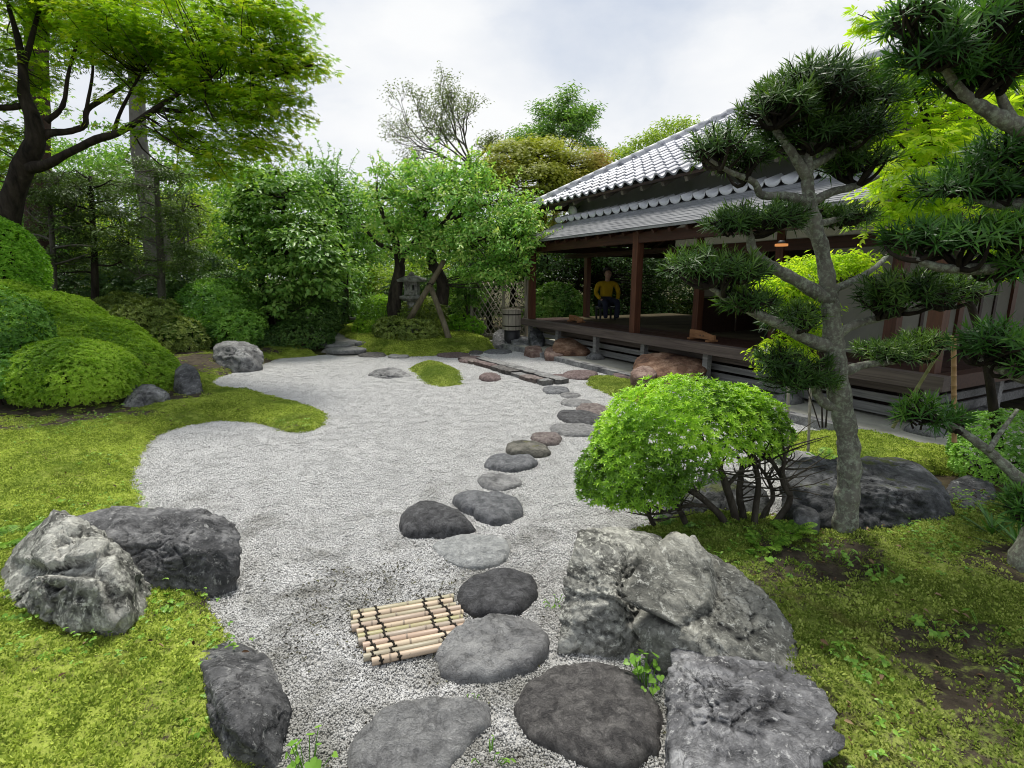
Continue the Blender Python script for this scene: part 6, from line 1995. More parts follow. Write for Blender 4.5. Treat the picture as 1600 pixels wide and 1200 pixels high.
tree('roof_tree', 'yellow green treetop showing above the tiled roof', [limb_px([(1050, 420, 12), (1048, 300, 10), (1045, 220, 6)], 22)], [(1055, 215, 22, 40, 26, 1.2), (1010, 232, 22, 34, 20, 1.2), (980, 250, 22, 22, 16, 1.0), (1085, 225, 22, 30, 20, 1)], 130, 0.45, 40, 0.14, 0.07, L_YELLOW, B_DARK, 'diamond', 39, shell=0.7, share=0.3, hi=1.0, lo=0.3)
# rear garden trees seen under the roof
tree('garden_tree', 'dark leaning tree in the rear garden seen under the eaves', [limb_px([(905, 500, 8), (900, 460, 7), (908, 420, 6), (900, 390, 4)], 18)], [(860, 430, 18.5, 50, 30, 1.2), (950, 430, 19, 60, 40, 1.2), (1010, 450, 19, 50, 40, 1.2), (900, 400, 19, 60, 24, 1.2), (1100, 450, 18, 60, 50, 1.2), (960, 400, 17, 80, 30, 1.0), (1040, 420, 17, 70, 50, 1.0), (850, 400, 16.5, 50, 30, .8), (1000, 480, 18, 120, 40, 1.0)], 700, 0.5, 34, 0.14, 0.06, L_DARK, B_DARK, 'oval', 40, shell=0.3, share=0.4)
# bright trees beyond the left group, each its own
for q, (lab, u, vt, vb, Yq, rx, mt) in enumerate([
        ('sunny yellow green tree glowing behind the slender trees', 110, 300, 480, 17, 70, L_YELLOW),
        ('bright green tree behind the middle slender tree', 190, 330, 500, 18.5, 70, L_MAPLE),
        ('sunny loose tree right of the pale cedar', 320, 300, 500, 17.5, 75, L_YELLOW),
        ('soft green tree far behind the bright leaved tree', 390, 300, 500, 21, 70, L_BRIGHT),
        ('sunny tree beyond the path mouth', 580, 390, 520, 19, 60, L_YELLOW),
        ('loose green tree beyond the path left of the plum trunks', 545, 410, 520, 17, 42, L_BRIGHT),
        ('yellow green tree behind the stone lantern', 660, 400, 500, 20, 60, L_YELLOW),
        ('dark evergreen behind the lattice fence', 770, 380, 520, 17.5, 60, L_DARK),
        ('dark evergreen behind the left bank', 20, 290, 470, 15, 80, L_MID),
        ('mid green tree behind the far roof corner', 800, 300, 480, 19, 70, L_MID)]):
    gq = np.random.default_rng(90 + q)
    vm = (vt + vb) / 2
    pads = [(u + gq.normal(0, rx * 0.4), vt + (vb - vt) * gq.uniform(0.15, 0.85), Yq + gq.normal(0, 0.6), rx * 0.5, (vb - vt) * 0.2, 1.0) for _ in range(8)] + [(u, vm, Yq, rx, (vb - vt) * 0.45, 1.2)]
    tree('far_tree', lab, [limb_px([(u, vb + 10, 10), (u + gq.normal(0, 6), vm, 8), (u + gq.normal(0, 10), vt + 20, 4)], Yq)], pads, 230, 0.42, 24, 0.13, 0.06, mt, B_DARK, 'oval', 60 + q, group='trees beyond the garden', flat=0.55, shell=0.35, share=0.5, twig=0.016, sprigs=60, sprig_len=0.7)
# ====================================================================== CLOUD PRUNED TREES ON THE RIGHT
def shoots(mb, g, C, R, n, L, W, per=13, up=0.55, shell=0.8, tone=(0, 1), low=-0.35, droop=0.12, stalks=None, spread=1.0):
    """Rosettes of strap leaves standing over ellipsoid pads."""
    for c, r in zip(C, R):
        m = int(2.1 * n * (r[0] * r[1] + r[0] * r[2] + r[1] * r[2]) / 0.05)
        u = rand_unit(g, m * 2); u = u[u[:, 2] > low][:m]; m = len(u)
        k = 1 + 0.16 * fbm(u * 2.4 + c, 3, 3)
        P = c + u * r * (k * np.where(g.random(m) < 0.4, g.uniform(0.3, 0.85, m), g.uniform(shell, 1.0, m)))[:, None]
        ax = unit(u * [1, 1, 0.7] + [0, 0, up] + g.normal(0, 0.3, (m, 3)))
        a = unit(np.cross(ax, rand_unit(g, m))); b = np.cross(ax, a)
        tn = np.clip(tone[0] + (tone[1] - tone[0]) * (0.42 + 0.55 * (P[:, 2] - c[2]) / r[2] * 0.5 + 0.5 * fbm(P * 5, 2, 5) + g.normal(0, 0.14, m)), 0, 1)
        if stalks is not None:
            for q in range(0, m, 2):
                st = P[q] - ax[q] * 0.07 - u[q] * r * 0.35
                stalks.tube(bez(st, P[q], g.normal(0, 0.015, 3), 4), [0.006, 0.005, 0.004, 0.003], 4, False)
        for w in range(per):
            f = w / per
            th = w * 2.4 + g.normal(0, 0.2, m)
            el = 0.15 + 1.05 * f + g.normal(0, 0.12, m)
            d = unit((a * np.cos(th)[:, None] + b * np.sin(th)[:, None]) * np.cos(el)[:, None] * spread + ax * np.sin(el)[:, None])
            o = P - ax * (0.045 * (1 - f))
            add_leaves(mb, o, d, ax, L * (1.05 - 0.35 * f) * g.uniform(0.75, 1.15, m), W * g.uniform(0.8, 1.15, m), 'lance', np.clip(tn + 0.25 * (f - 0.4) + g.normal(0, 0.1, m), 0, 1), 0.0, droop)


def podocarpus(label, trunk, limbs, pads, seed, L, W, lmat, n=16, per=13, base=None):
    g = np.random.default_rng(seed)
    t = thing('podocarpus_tree', label, 'tree', base if base is not None else trunk[0][0])
    tb = MB()
    P, R = trunk
    p, r = smooth_path(P, R, 10)
    tb.tube(p, r * (1 + 0.06 * np.sin(np.arange(len(r)) * 0.9)), 18, True, None, 0.16, seed)
    obj('trunk', tb, B_PODO, t)
    paths = [p]
    for q, (P, R) in enumerate(limbs):
        bb = MB()
        pp_, rr_ = smooth_path(P, R, 6)
        bb.tube(pp_, rr_, 9, True, None, 0.25, seed + q)
        paths.append(pp_)
        obj('branch', bb, B_PODO, t)
    A = np.concatenate(paths)
    for pad in pads:
        C, Rr = px_pads([pad])
        fm, sm = MB(), MB()
        shoots(fm, g, C, Rr, n, L, W, per, stalks=sm)
        for _ in range(9):
            u = rand_unit(g, 1)[0]; u[2] = abs(u[2]) * 0.4 - 0.1
            e = C[0] + u * Rr[0] * 0.8
            s = A[((A - (C[0] - [0, 0, Rr[0][2] * 0.6])) ** 2).sum(1).argmin()]
            sm.tube(bez(s, e, g.normal(0, 0.04, 3) - [0, 0, 0.03], 6), np.linspace(0.014, 0.005, 6), 5, False)
        pd = obj('foliage_pad', fm, lmat, t)
        obj('twigs', sm, B_DARK, pd)
    return t


YP = 2.88
tr = limb_px([(1317, 875, 40), (1319, 850, 35), (1323, 790, 33), (1327, 730, 32), (1324, 680, 31), (1312, 620, 32), (1304, 550, 30), (1299, 490, 26), (1290, 420, 22), (1275, 355, 20), (1264, 310, 19), (1262, 270, 16), (1266, 235, 13), (1285, 190, 8)], YP)
LB_ = [([(1296, 470, 24), (1258, 446, 20), (1215, 422, 18), (1180, 397, 15), (1172, 370, 12), (1168, 350, 9)], -0.1), ([(1305, 545, 24), (1262, 530, 19), (1222, 508, 17), (1185, 492, 14), (1140, 468, 12), (1108, 448, 8)], -0.25),
       ([(1263, 315, 18), (1225, 306, 13), (1190, 305, 12), (1178, 285, 10), (1140, 268, 8), (1110, 250, 5)], -0.15), ([(1270, 315, 16), (1300, 300, 12), (1340, 290, 10), (1372, 276, 6)], 0.15),
       ([(1263, 280, 18), (1235, 235, 13), (1205, 195, 9), (1185, 170, 6)], -0.1), ([(1266, 240, 16), (1300, 205, 11), (1335, 165, 8), (1350, 140, 5)], 0.1), ([(1264, 262, 15), (1310, 235, 11), (1360, 200, 8), (1385, 175, 5)], 0.15),
       ([(1302, 525, 17), (1335, 508, 13), (1375, 497, 11), (1420, 487, 9), (1460, 480, 7)], -0.15), ([(1318, 580, 17), (1352, 570, 12), (1390, 566, 9), (1430, 560, 5)], 0.2), ([(1314, 640, 20), (1283, 625, 15), (1273, 600, 13), (1268, 575, 9)], 0.0),
       ([(1296, 455, 14), (1330, 440, 11), (1365, 420, 8), (1385, 400, 6)], 0.25), ([(1275, 350, 13), (1300, 345, 10), (1330, 335, 7)], 0.3), ([(1278, 375, 13), (1250, 350, 10), (1225, 335, 7)], 0.3)]
PD = [(1270, 140, 2.88, 84, 46, 0.30), (1215, 175, 2.8, 62, 50, 0.26), (1345, 155, 2.95, 62, 58, 0.28), (1255, 215, 2.95, 80, 42, 0.26), (1330, 205, 2.9, 60, 36, 0.24),
      (1125, 232, 2.75, 52, 34, 0.20), (1165, 250, 2.85, 40, 24, 0.18), (1335, 255, 3.0, 62, 26, 0.22), (1185, 342, 2.8, 80, 27, 0.22), (1140, 350, 2.75, 40, 18, .16), (1250, 335, 3.15, 60, 24, 0.2), (1320, 340, 3.15, 48, 20, 0.2),
      (1090, 415, 2.65, 56, 34, 0.20), (1150, 425, 2.65, 52, 34, 0.20), (1170, 470, 2.7, 50, 24, 0.18), (1235, 500, 2.85, 52, 34, 0.18), (1250, 590, 2.85, 62, 42, 0.2), (1215, 565, 2.85, 34, 30, 0.16),
      (1420, 455, 2.7, 76, 36, 0.22), (1490, 455, 2.75, 48, 30, 0.18), (1385, 470, 2.7, 40, 30, 0.16), (1395, 550, 3.05, 62, 22, 0.2), (1440, 535, 3.05, 40, 18, 0.18)]
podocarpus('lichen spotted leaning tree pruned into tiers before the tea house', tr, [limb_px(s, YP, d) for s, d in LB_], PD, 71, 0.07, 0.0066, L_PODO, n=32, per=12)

YR = 2.35
tr2 = limb_px([(1600, 1010, 120), (1604, 960, 95), (1618, 900, 70), (1640, 800, 58), (1650, 650, 52), (1655, 500, 48), (1650, 350, 44), (1640, 220, 38), (1630, 100, 30)], YR)
LB2 = [([(1640, 215, 34), (1585, 195, 26), (1540, 172, 20), (1500, 140, 15), (1470, 95, 10)], 0.0), ([(1652, 430, 34), (1590, 415, 26), (1530, 420, 18), (1470, 418, 13), (1430, 405, 8)], 0.1),
       ([(1640, 780, 26), (1590, 745, 18), (1545, 705, 14), (1500, 672, 11), (1468, 655, 8)], 0.2), ([(1650, 600, 26), (1600, 590, 20), (1560, 575, 13), (1530, 560, 8)], 0.1), ([(1650, 330, 28), (1600, 320, 20), (1550, 318, 14), (1510, 300, 9)], 0.2),
       ([(1585, 195, 16), (1560, 140, 11), (1550, 90, 7)], 0), ([(1545, 705, 9), (1560, 680, 7), (1590, 640, 5)], 0.1)]
PD2 = [(1455, 85, 2.3, 60, 50, 0.2), (1520, 40, 2.3, 76, 52, 0.24), (1585, 90, 2.35, 60, 62, 0.24), (1520, 115, 2.4, 66, 40, 0.22), (1430, 25, 2.3, 44, 34, 0.16), (1590, 10, 2.3, 60, 50, 0.2),
       (1560, 250, 2.5, 62, 46, 0.22), (1500, 290, 2.55, 62, 36, 0.22), (1580, 300, 2.5, 44, 40, 0.2), (1440, 375, 2.5, 62, 34, 0.2), (1510, 370, 2.4, 66, 36, 0.22), (1580, 370, 2.35, 50, 40, 0.2), (1560, 420, 2.4, 40, 24, .16),
       (1560, 535, 2.4, 60, 34, 0.2), (1600, 560, 2.35, 40, 34, 0.16), (1445, 650, 2.55, 42, 30, 0.14), (1485, 655, 2.6, 26, 24, 0.1), (1600, 800, 2.3, 30, 50, 0.1)]
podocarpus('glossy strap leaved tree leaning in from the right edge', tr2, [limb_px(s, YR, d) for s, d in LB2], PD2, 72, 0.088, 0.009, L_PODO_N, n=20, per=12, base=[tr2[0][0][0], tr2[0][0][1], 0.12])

# bright maple behind, at the corner of the house
tree('maple_tree', 'bright yellow green maple between the tiered tree and the right edge', [limb_px([(1560, 700, 14), (1540, 560, 12), (1500, 420, 10), (1470, 300, 8), (1450, 200, 5), (1440, 120, 3)], 3.9), limb_px([(1500, 420, 8), (1430, 330, 5), (1380, 290, 3)], 3.8), limb_px([(1470, 300, 7), (1420, 240, 4), (1380, 200, 3)], 3.9),
     limb_px([(1455, 220, 5), (1420, 120, 3), (1370, 40, 2), (1340, 22, 1)], 3.9), limb_px([(1520, 480, 8), (1560, 400, 6), (1600, 300, 4)], 4.0)],
     [(1440, 160, 3.9, 56, 60, 0.35), (1430, 240, 3.8, 62, 42, 0.35), (1480, 220, 4.1, 55, 70, 0.4), (1400, 290, 3.7, 52, 34, 0.3), (1450, 330, 3.8, 56, 40, 0.35), (1395, 345, 3.7, 40, 24, 0.25), (1560, 160, 4.3, 60, 80, 0.4), (1530, 300, 4.2, 60, 60, 0.4), (1425, 110, 4.0, 40, 30, 0.3), (1590, 390, 4.2, 40, 40, 0.3), (1370, 45, 3.9, 34, 10, 0.12), (1350, 25, 3.9, 22, 6, 0.08)],
     330, 0.15, 13, 0.072, 0.03, L_MAPLE_Y, B_DARK, 'maple', 73, flat=0.45, shell=0.3, twig=0.005, jit=0.35, out=0.3, share=0.7)
# ====================================================================== SMALL THINGS
# bamboo mat on the gravel
M_BAMB = None
def bamboo_material():
    m, t, bs, out = nodes('bamboo')
    oi = t.nodes.new('ShaderNodeObjectInfo')
    c = ramp(t, oi.outputs['Random'], [(0.0, (0.46, 0.35, 0.24)), (0.4, (0.56, 0.46, 0.33)), (0.7, (0.44, 0.32, 0.24)), (0.85, (0.34, 0.30, 0.24)), (1.0, (0.38, 0.36, 0.17))])
    v = pos(t)
    c = mixc(t, ramp(t, noise(t, v, 9, 6, 0.65), [(0.45, (0, 0, 0)), (0.75, (0.6, 0.6, 0.6))]), c, (0.36, 0.27, 0.20))
    c = mixc(t, ramp(t, attr(t), [(0.5, (0, 0, 0)), (1.0, (0.8, 0.8, 0.8))]), c, (0.17, 0.13, 0.095))
    c = mixc(t, ramp(t, noise(t, v, 50, 5, 0.7), [(0.62, (0, 0, 0)), (0.72, (0.7, 0.7, 0.7))]), c, (0.14, 0.115, 0.09))
    t.links.new(c, bs.inputs['Base Color'])
    bs.inputs['Roughness'].default_value = 0.45
    bs.inputs['Specular IOR Level'].default_value = 0.4
    return m


M_BAMB = bamboo_material()
M_ROPE = plain_mat('palm_rope', (0.02, 0.018, 0.015), (0.06, 0.052, 0.042), 60, 0.95, 0.1, 200, 0.8)
q00, q10, q01, q11 = G(548, 955, 0.03), G(705, 928, 0.03), G(583, 1036, 0.03), G(745, 1002, 0.03)
mat_ = thing('bamboo_mat', 'mat of bamboo poles lashed with dark rope on the gravel', 'bamboo mat', G(640, 980))
gb = np.random.default_rng(11)
NB = 11
poles = []
for k in range(NB):
    f = (k + 0.5) / NB
    a, b = q00 + (q01 - q00) * f, q10 + (q11 - q10) * f
    ax = unit(b - a)
    a, b = a - ax * gb.uniform(0.0, 0.03), b + ax * gb.uniform(-0.015, 0.03)
    r = 0.5 * np.linalg.norm(q01 - q00) / NB * gb.uniform(0.86, 1.0)
    z = r + 0.006
    ln = np.linalg.norm(b - a)
    nodes_at = [x for x in np.arange(gb.uniform(0.05, 0.25), ln, gb.uniform(0.2, 0.28))]
    st = sorted(set([0.0, ln] + [min(max(x + d, 0), ln) for x in nodes_at for d in (-0.007, -0.003, 0.003, 0.007)]))
    R = [r * (1.13 if any(abs(abs(x - y) - 0.003) < 1e-6 for y in nodes_at) else 1.0) * (1 - 0.05 * x / ln) for x in st]
    bow = gb.normal(0, 0.002)
    P = [a + ax * x + np.array([0, 0, z - 0.03 + bow * math.sin(x / ln * 3.14)]) for x in st]
    mb = MB().tube(P, R, 12, False, np.repeat([1.0 if any(abs(x - y) < 0.0035 for y in nodes_at) else 0.3 for x in st], 12))
    for e, sgn in ((P[0], -1), (P[-1], 1)):                       # hollow cut ends
        mb.tube([e, e - ax * sgn * 0.0001, e - ax * sgn * 0.02], [r * (1 if sgn < 0 else 0.95), r * 0.72, r * 0.70], 12, True)
    obj('bamboo_pole', mb, M_BAMB, mat_)
    poles.append((a, b, r, z))
for f in (0.075, 0.235, 0.70, 0.865):
    mb = MB()
    path = []
    for k, (a, b, r, z) in enumerate(poles):
        c = a + (b - a) * f
        c = np.array([c[0], c[1], z])
        dv = unit((q01 - q00))
        for an in ((200, 160, 110, 70, 20, -20) if k % 2 == 0 else (200, 165, 115, 65, 15, -20)):
            an = math.radians(an)
            path.append(c + dv * math.cos(an) * (r + 0.004) + np.array([0, 0, 1]) * math.sin(an) * (r + 0.004))
    path = np.array(path)
    sd = unit(np.cross(unit(q01 - q00), [0, 0, 1]))
    tw = np.sin(np.arange(len(path)) * 2.1)
    for s in (-1, 1):
        mb.tube(path + np.outer(s * 0.0035 * tw, sd), 0.0034, 6, True)
    for k, (a, b, r, z) in enumerate(poles):                       # knots between the poles
        c = a + (b - a) * f
        mb.tube([np.array([c[0], c[1], z + r - 0.004]) + unit(q01 - q00) * (r + 0.001) + sd * x for x in (-0.011, 0, 0.011)], [0.003, 0.0048, 0.003], 6)
    obj('rope', mb, M_ROPE, mat_)

# stone lantern
M_LANT = stone_mat('lantern_stone', (0.13, 0.13, 0.115), (0.27, 0.27, 0.245), (0.40, 0.40, 0.37), 9, 0.2, 0.2, 0.2, 0.9, 70)
lz = Tz(*D(647, 540, 13.2)[:2])
lb = D(647, 540, 13.2); lb[2] = lz
lan = thing('stone_lantern', 'grey stone lantern under the plum tree', 'lantern', lb)
lpx = lambda v: float(D(647, v, 13.2)[2])
rot = math.radians(20)


def prism(n, stack, base, r0=0.0):
    mb = MB()
    th = np.arange(n) * 2 * math.pi / n + r0
    P = [np.c_[base[0] + r * np.cos(th), base[1] + r * np.sin(th), np.full(n, z)] for r, z in stack]
    V = np.concatenate(P)
    i, j = np.meshgrid(np.arange(len(stack) - 1), np.arange(n), indexing='ij')
    a, b = i * n + j, i * n + (j + 1) % n
    return mb.add(V, [np.stack([a, b, b + n, a + n], -1).reshape(-1, 4), np.arange(n)[::-1][None], (np.arange(n) + n * (len(stack) - 1))[None]])


m1 = px2m(647, 450, 13.2, 1)
zz = lpx
obj('pedestal', prism(8, [(0.28, lz - 0.05), (0.28, lz + 0.16), (0.16, lz + 0.24), (0.13, lz + 0.4), (0.13, zz(472)), (0.16, zz(470))], lb, rot), M_LANT, lan, smooth=False)
obj('platform', prism(6, [(14 * m1, zz(470)), (20 * m1, zz(466)), (20 * m1, zz(462)), (13 * m1, zz(461))], lb, rot), M_LANT, lan, smooth=False)
fb = MB()
zb, zt = zz(461), zz(440)
rr = 12.5 * m1
for k in range(6):                                                   # fire box: six sides, four with an opening
    t0, t1 = rot + k * math.pi / 3, rot + (k + 1) * math.pi / 3
    p0, p1 = lb[:2] + rr * np.array([math.cos(t0), math.sin(t0)]), lb[:2] + rr * np.array([math.cos(t1), math.sin(t1)])
    c = (p0 + p1) / 2; e = unit(np.r_[p1 - p0, 0]); nn = unit(np.r_[c - lb[:2], 0]); h = np.linalg.norm(p1 - p0) / 2
    zc, hz = (zb + zt) / 2, (zt - zb) / 2
    for dx, dz, hx, hh in ((-h * 0.66, 0, h * 0.34, hz), (h * 0.66, 0, h * 0.34, hz), (0, hz * 0.75, h * 0.33, hz * 0.25), (0, -hz * 0.6, h * 0.33, hz * 0.4)):
        fb.box(np.r_[c, zc + dz] + e * dx - nn * 0.02, (hx, 0.022, hh), [e, nn, [0, 0, 1]])
obj('fire_box', fb, M_LANT, lan, smooth=False)
obj('cap', prism(6, [(10 * m1, zz(441)), (23 * m1, zz(440)), (24 * m1, zz(437)), (18 * m1, zz(434)), (7 * m1, zz(430.5)), (5 * m1, zz(430))], lb, rot), M_LANT, lan, smooth=False)
obj('finial', prism(10, [(3.5 * m1, zz(430)), (5 * m1, zz(428.5)), (4 * m1, zz(427)), (3 * m1, zz(426)), (0.5 * m1, zz(424))], lb, rot), M_LANT, lan)

# crutch poles under the plum
M_POLE = bark_mat('pole_bark', (0.10, 0.085, 0.055), (0.21, 0.18, 0.125), (0.28, 0.25, 0.18), 8)
cr = thing('crutch', 'crossed pair of weathered poles propping the plum tree', 'prop', D(700, 532, 12.2) * [1, 1, 0] + [0, 0, 0.1])
for q, s in enumerate(([(637, 503, 9, 12.6), (672, 445, 9, 12.5), (694, 407, 8, 12.4)], [(703, 535, 10, 12.1), (692, 500, 9, 12.25), (671, 443, 8, 12.55)])):
    P, R = limb_px(s, 12.4)
    obj('pole', MB().tube(*smooth_path(P, R, 4), 9, True, None, 0.08, q), M_POLE, cr)
xc = D(672, 444, 12.42)
obj('lashing', MB().tube([xc + np.array([0.07 * math.cos(t), 0.07 * math.sin(t), 0.02 * math.sin(3 * t)]) for t in np.linspace(0, 12.6, 40)], 0.011, 5), M_ROPE, cr)

# lattice fence and wooden bucket
M_LATT = wood_mat('lattice_wood', (0.24, 0.215, 0.175), (0.42, 0.385, 0.32), (25, 25, 1.5), 0.8, 0.15)
YF = 13.4
f0, f1 = D(738, 535, YF + 0.3) * [1, 1, 0], D(822, 535, YF - 0.6) * [1, 1, 0]
ex = unit(f1 - f0); ey = np.array([-ex[1], ex[0], 0]); fl = np.linalg.norm(f1 - f0)
z0f, z1f = 0.16, float(D(770, 440, YF)[2])
lf = thing('lattice_fence', 'diagonal bamboo lattice fence beside the veranda corner', 'fence', f0)
pos_ = [0.0, fl * 0.6, fl]
for x in pos_:
    obj('fence_post', MB().tube([f0 + ex * x + np.array([0, 0, z]) for z in (0.0, 0.8, z1f + 0.12)], 0.045, 9, True, None, 0.06), M_LATT, lf)
for z in (z0f + 0.03, z1f - 0.03):
    obj('fence_rail', MB().box(f0 + ex * fl / 2 + np.array([0, 0, z]) + ey * 0.035, (fl / 2, 0.014, 0.028), [ex, ey, [0, 0, 1]]), M_LATT, lf, smooth=False)
hf = z1f - z0f
for sgn in (1, -1):
    for x in np.arange(-hf, fl + hf, 0.17):
        xa, xb = (x, x + hf * 0.75) if sgn > 0 else (x + hf * 0.75, x)
        za, zc_ = z0f, z1f
        pa, pb = np.array([xa, za]), np.array([xb, zc_])
        ts = []
        for lim in (0.02, fl - 0.02):
            if abs(xb - xa) > 1e-6:
                ts.append((lim - xa) / (xb - xa))
        lo_, hi_ = max(0, min(ts)), min(1, max(ts))
        if hi_ - lo_ < 0.06:
            continue
        p, q = pa + (pb - pa) * lo_, pa + (pb - pa) * hi_
        off = ey * (0.012 * sgn)
        obj('lattice_slat', MB().tube([f0 + ex * p[0] + np.array([0, 0, p[1]]) + off, f0 + ex * q[0] + np.array([0, 0, q[1]]) + off], 0.013, 6), M_LATT, lf)
bu = D(800, 528, 12.5); bu[2] = 0.09
bk = thing('wooden_bucket', 'old wooden bucket on a dark stand by the lattice fence', 'bucket', bu)
ub, rb = 12.5, px2m(800, 500, 12.5, 13.5)
zb0, zb1 = float(D(800, 515, ub)[2]), float(D(800, 484, ub)[2])
obj('stand', MB().tube([bu + np.array([0, 0, z]) for z in (0.0, 0.02, zb0 - 0.09 - 0.005)], [rb * 0.9, rb * 0.95, rb * 0.9], 16), M_BLACK, bk)
for k in range(16):
    t0 = (k + 0.5) * math.pi / 8
    n_ = np.array([math.cos(t0), math.sin(t0), 0]); s_ = np.array([-n_[1], n_[0], 0])
    obj('stave', MB().box(bu * [1, 1, 0] + n_ * rb * 0.94 + np.array([0, 0, (zb0 + zb1) / 2]), (rb * 0.185, 0.02, (zb1 - zb0) / 2), [s_, n_, [0, 0, 1]]), M_LATT, bk, smooth=False)
for zf in (0.2, 0.78):
    z = zb0 + (zb1 - zb0) * zf
    obj('hoop', MB().tube([bu * [1, 1, 0] + np.array([(rb * 1.04) * math.cos(t), (rb * 1.04) * math.sin(t), z]) for t in np.linspace(0, 6.283, 25)], 0.016, 6, False), M_ROPE, bk)
obj('lid', MB().tube([bu * [1, 1, 0] + np.array([0, 0, z]) for z in (zb1 - 0.02, zb1 + 0.012, zb1 + 0.014)], [rb * 0.9, rb * 1.0, 0.01], 18), M_LATT, bk, smooth=False)
obj('ladle', MB().tube([bu * [1, 1, 0] + np.array([x, -0.05, zb1 + 0.05 + 0.03 * x]) for x in (-0.3, 0.3)], 0.014, 6), M_POLE, bk)

# low black rail by the back path
rl = thing('path_rail', 'low black timber rail at the side of the back path', 'rail', D(548, 528, 15.2) * [1, 1, 0] + [0, 0, 0.2])
r0, r1 = D(524, 497, 16.2), D(569, 499, 14.6)
ex2 = unit(r1 - r0)
obj('rail_beam', MB().box((r0 + r1) / 2, (np.linalg.norm(r1 - r0) / 2, 0.05, 0.03), [ex2, [-ex2[1], ex2[0], 0], [0, 0, 1]]), M_BLACK, rl, smooth=False)
for f in (0.3, 0.95):
    p = r0 + (r1 - r0) * f
    obj('rail_post', MB().box([p[0], p[1], (p[2] - 0.03 + 0.1) / 2], (0.05, 0.05, (p[2] - 0.03 - 0.1) / 2), None), M_BLACK, rl, smooth=False)

# bamboo stakes
M_CANE = plain_mat('cane', (0.30, 0.17, 0.07), (0.44, 0.28, 0.13), 8, 0.5, 0.35, 60, 0.1)
M_CANE_G = plain_mat('cane_green', (0.14, 0.15, 0.05), (0.25, 0.25, 0.10), 8, 0.5, 0.35, 60, 0.1)


def stake(pts, Y, label, mat, w, dY=0.0):
    P, R = limb_px([(u, v, w) for u, v in pts], Y, dY)
    P[-1] = np.array([P[-1][0], P[-1][1], Tz(*P[-1][:2]) - 0.03]) if P[-1][2] < 0.5 else P[-1]
    p, r = np.array(P), np.array(R)
    n = 12
    t = np.linspace(0, 1, n)[:, None]
    p = p[0] + (p[-1] - p[0]) * t
    obj('bamboo_stake', MB().tube(np.repeat(p, 3, 0) + np.tile(unit(p[-1] - p[0]) * 0.004, (n * 3, 1)) * np.tile([-1, 0, 1], n)[:, None], np.tile([1, 1.18, 1], n) * r.mean(), 8), mat, None, p[-1], True, label, 'stake')


stake([(1490, 526), (1491, 690)], 3.3, 'upright tan bamboo stake before the corner of the veranda', M_CANE, 7)
stake([(1483, 525), (1395, 668)], 3.2, 'slanting green bamboo stake tied to the branch on the right', M_CANE_G, 5, 0.1)
stake([(1232, 590), (1236, 672)], 4.4, 'thin grey stick in the ferns left of the other thin stick', M_LATT, 4)
stake([(1267, 598), (1268, 672)], 4.4, 'thin grey stick in the ferns nearer the leaning trunk', M_LATT, 4)

# ---------------------------------------------------------------- ferns and weeds
def fern(u, v, Y, n, ln, label, seed, mat=None, z=None, group=None):
    g = np.random.default_rng(seed)
    b = D(u, v, Y); b[2] = Tz(*b[:2]) - 0.01 if z is None else z
    t = thing('fern', label, 'fern', b, group)
    for k in range(n):
        az_ = k * 2.4 + g.normal(0, 0.3)
        h = np.array([math.cos(az_), math.sin(az_), 0])
        L_ = ln * g.uniform(0.7, 1.1)
        e = b + h * L_ * 0.75 + np.array([0, 0, L_ * g.uniform(0.25, 0.6)])
        p = bez(b, e, np.array([0, 0, L_ * 0.35]), 14)
        mb = MB().tube(p, np.linspace(0.003, 0.001, 14), 4, False)
        tg = unit(np.gradient(p, axis=0)); sd = unit(np.cross(tg, [0, 0, 1])); up_ = np.cross(sd, tg)
        f = np.linspace(0, 1, 14)
        w = L_ * 0.34 * np.sin(np.clip(f, 0.06, 1) * math.pi) ** 0.7 * (1 - 0.3 * f)
        for s in (-1, 1):
            add_leaves(mb, p[2:], unit(sd[2:] * s + tg[2:] * 0.45), up_[2:], w[2:], L_ * 0.075, 'diamond', g.random(12), 0.1, 0.15)
        obj('frond', mb, mat or L_FERN, t)
    return t


def leaf_mesh(L, kind, name, seed=0):
    g = np.random.default_rng(seed)
    mb = MB()
    if kind == 'clover':
        for q in range(3):
            a = q * 2.094
            d = np.array([math.cos(a), math.sin(a), 0.12])
            add_leaves(mb, np.zeros((1, 3)), d[None], np.array([[0, 0, 1.0]]), L, L * 0.95, 'oval', np.array([g.uniform(0.4, 0.9)]), 0.2, 0.1)
    elif kind == 'heart':
        t = np.linspace(0, 2 * math.pi, 15)[:-1]
        x = 0.5 * L * np.sin(t) ** 3 * 1.05
        y = L * 0.5 * (13 * np.cos(t) - 5 * np.cos(2 * t) - 2 * np.cos(3 * t) - np.cos(4 * t)) / -16 + L * 0.35
        z = 0.10 * L * np.abs(x / L) * 2 - 0.12 * (y / L) ** 2 * L
        V = np.r_[np.c_[y, x, z], [[L * 0.4, 0, -0.03 * L]]]
        i = np.arange(14)
        mb.add(V, np.stack([i, (i + 1) % 14, np.full(14, 14)], -1), g.uniform(0.35, 0.85))
    else:
        add_leaves(mb, np.zeros((1, 3)), np.array([[1, 0, 0.0]]), np.array([[0, 0, 1.0]]), L, L * 0.42, 'oval', np.array([g.uniform(0.3, 0.9)]), 0.25, 0.2)
    me = mb.mesh(name, True)
    return me


LEAFM = {}
for kind in ('clover', 'heart', 'oval'):
    LEAFM[kind] = [leaf_mesh(1.0, kind, 'leaf', s) for s in range(3)]
    for me in LEAFM[kind]:
        me.materials.append(L_WEED)


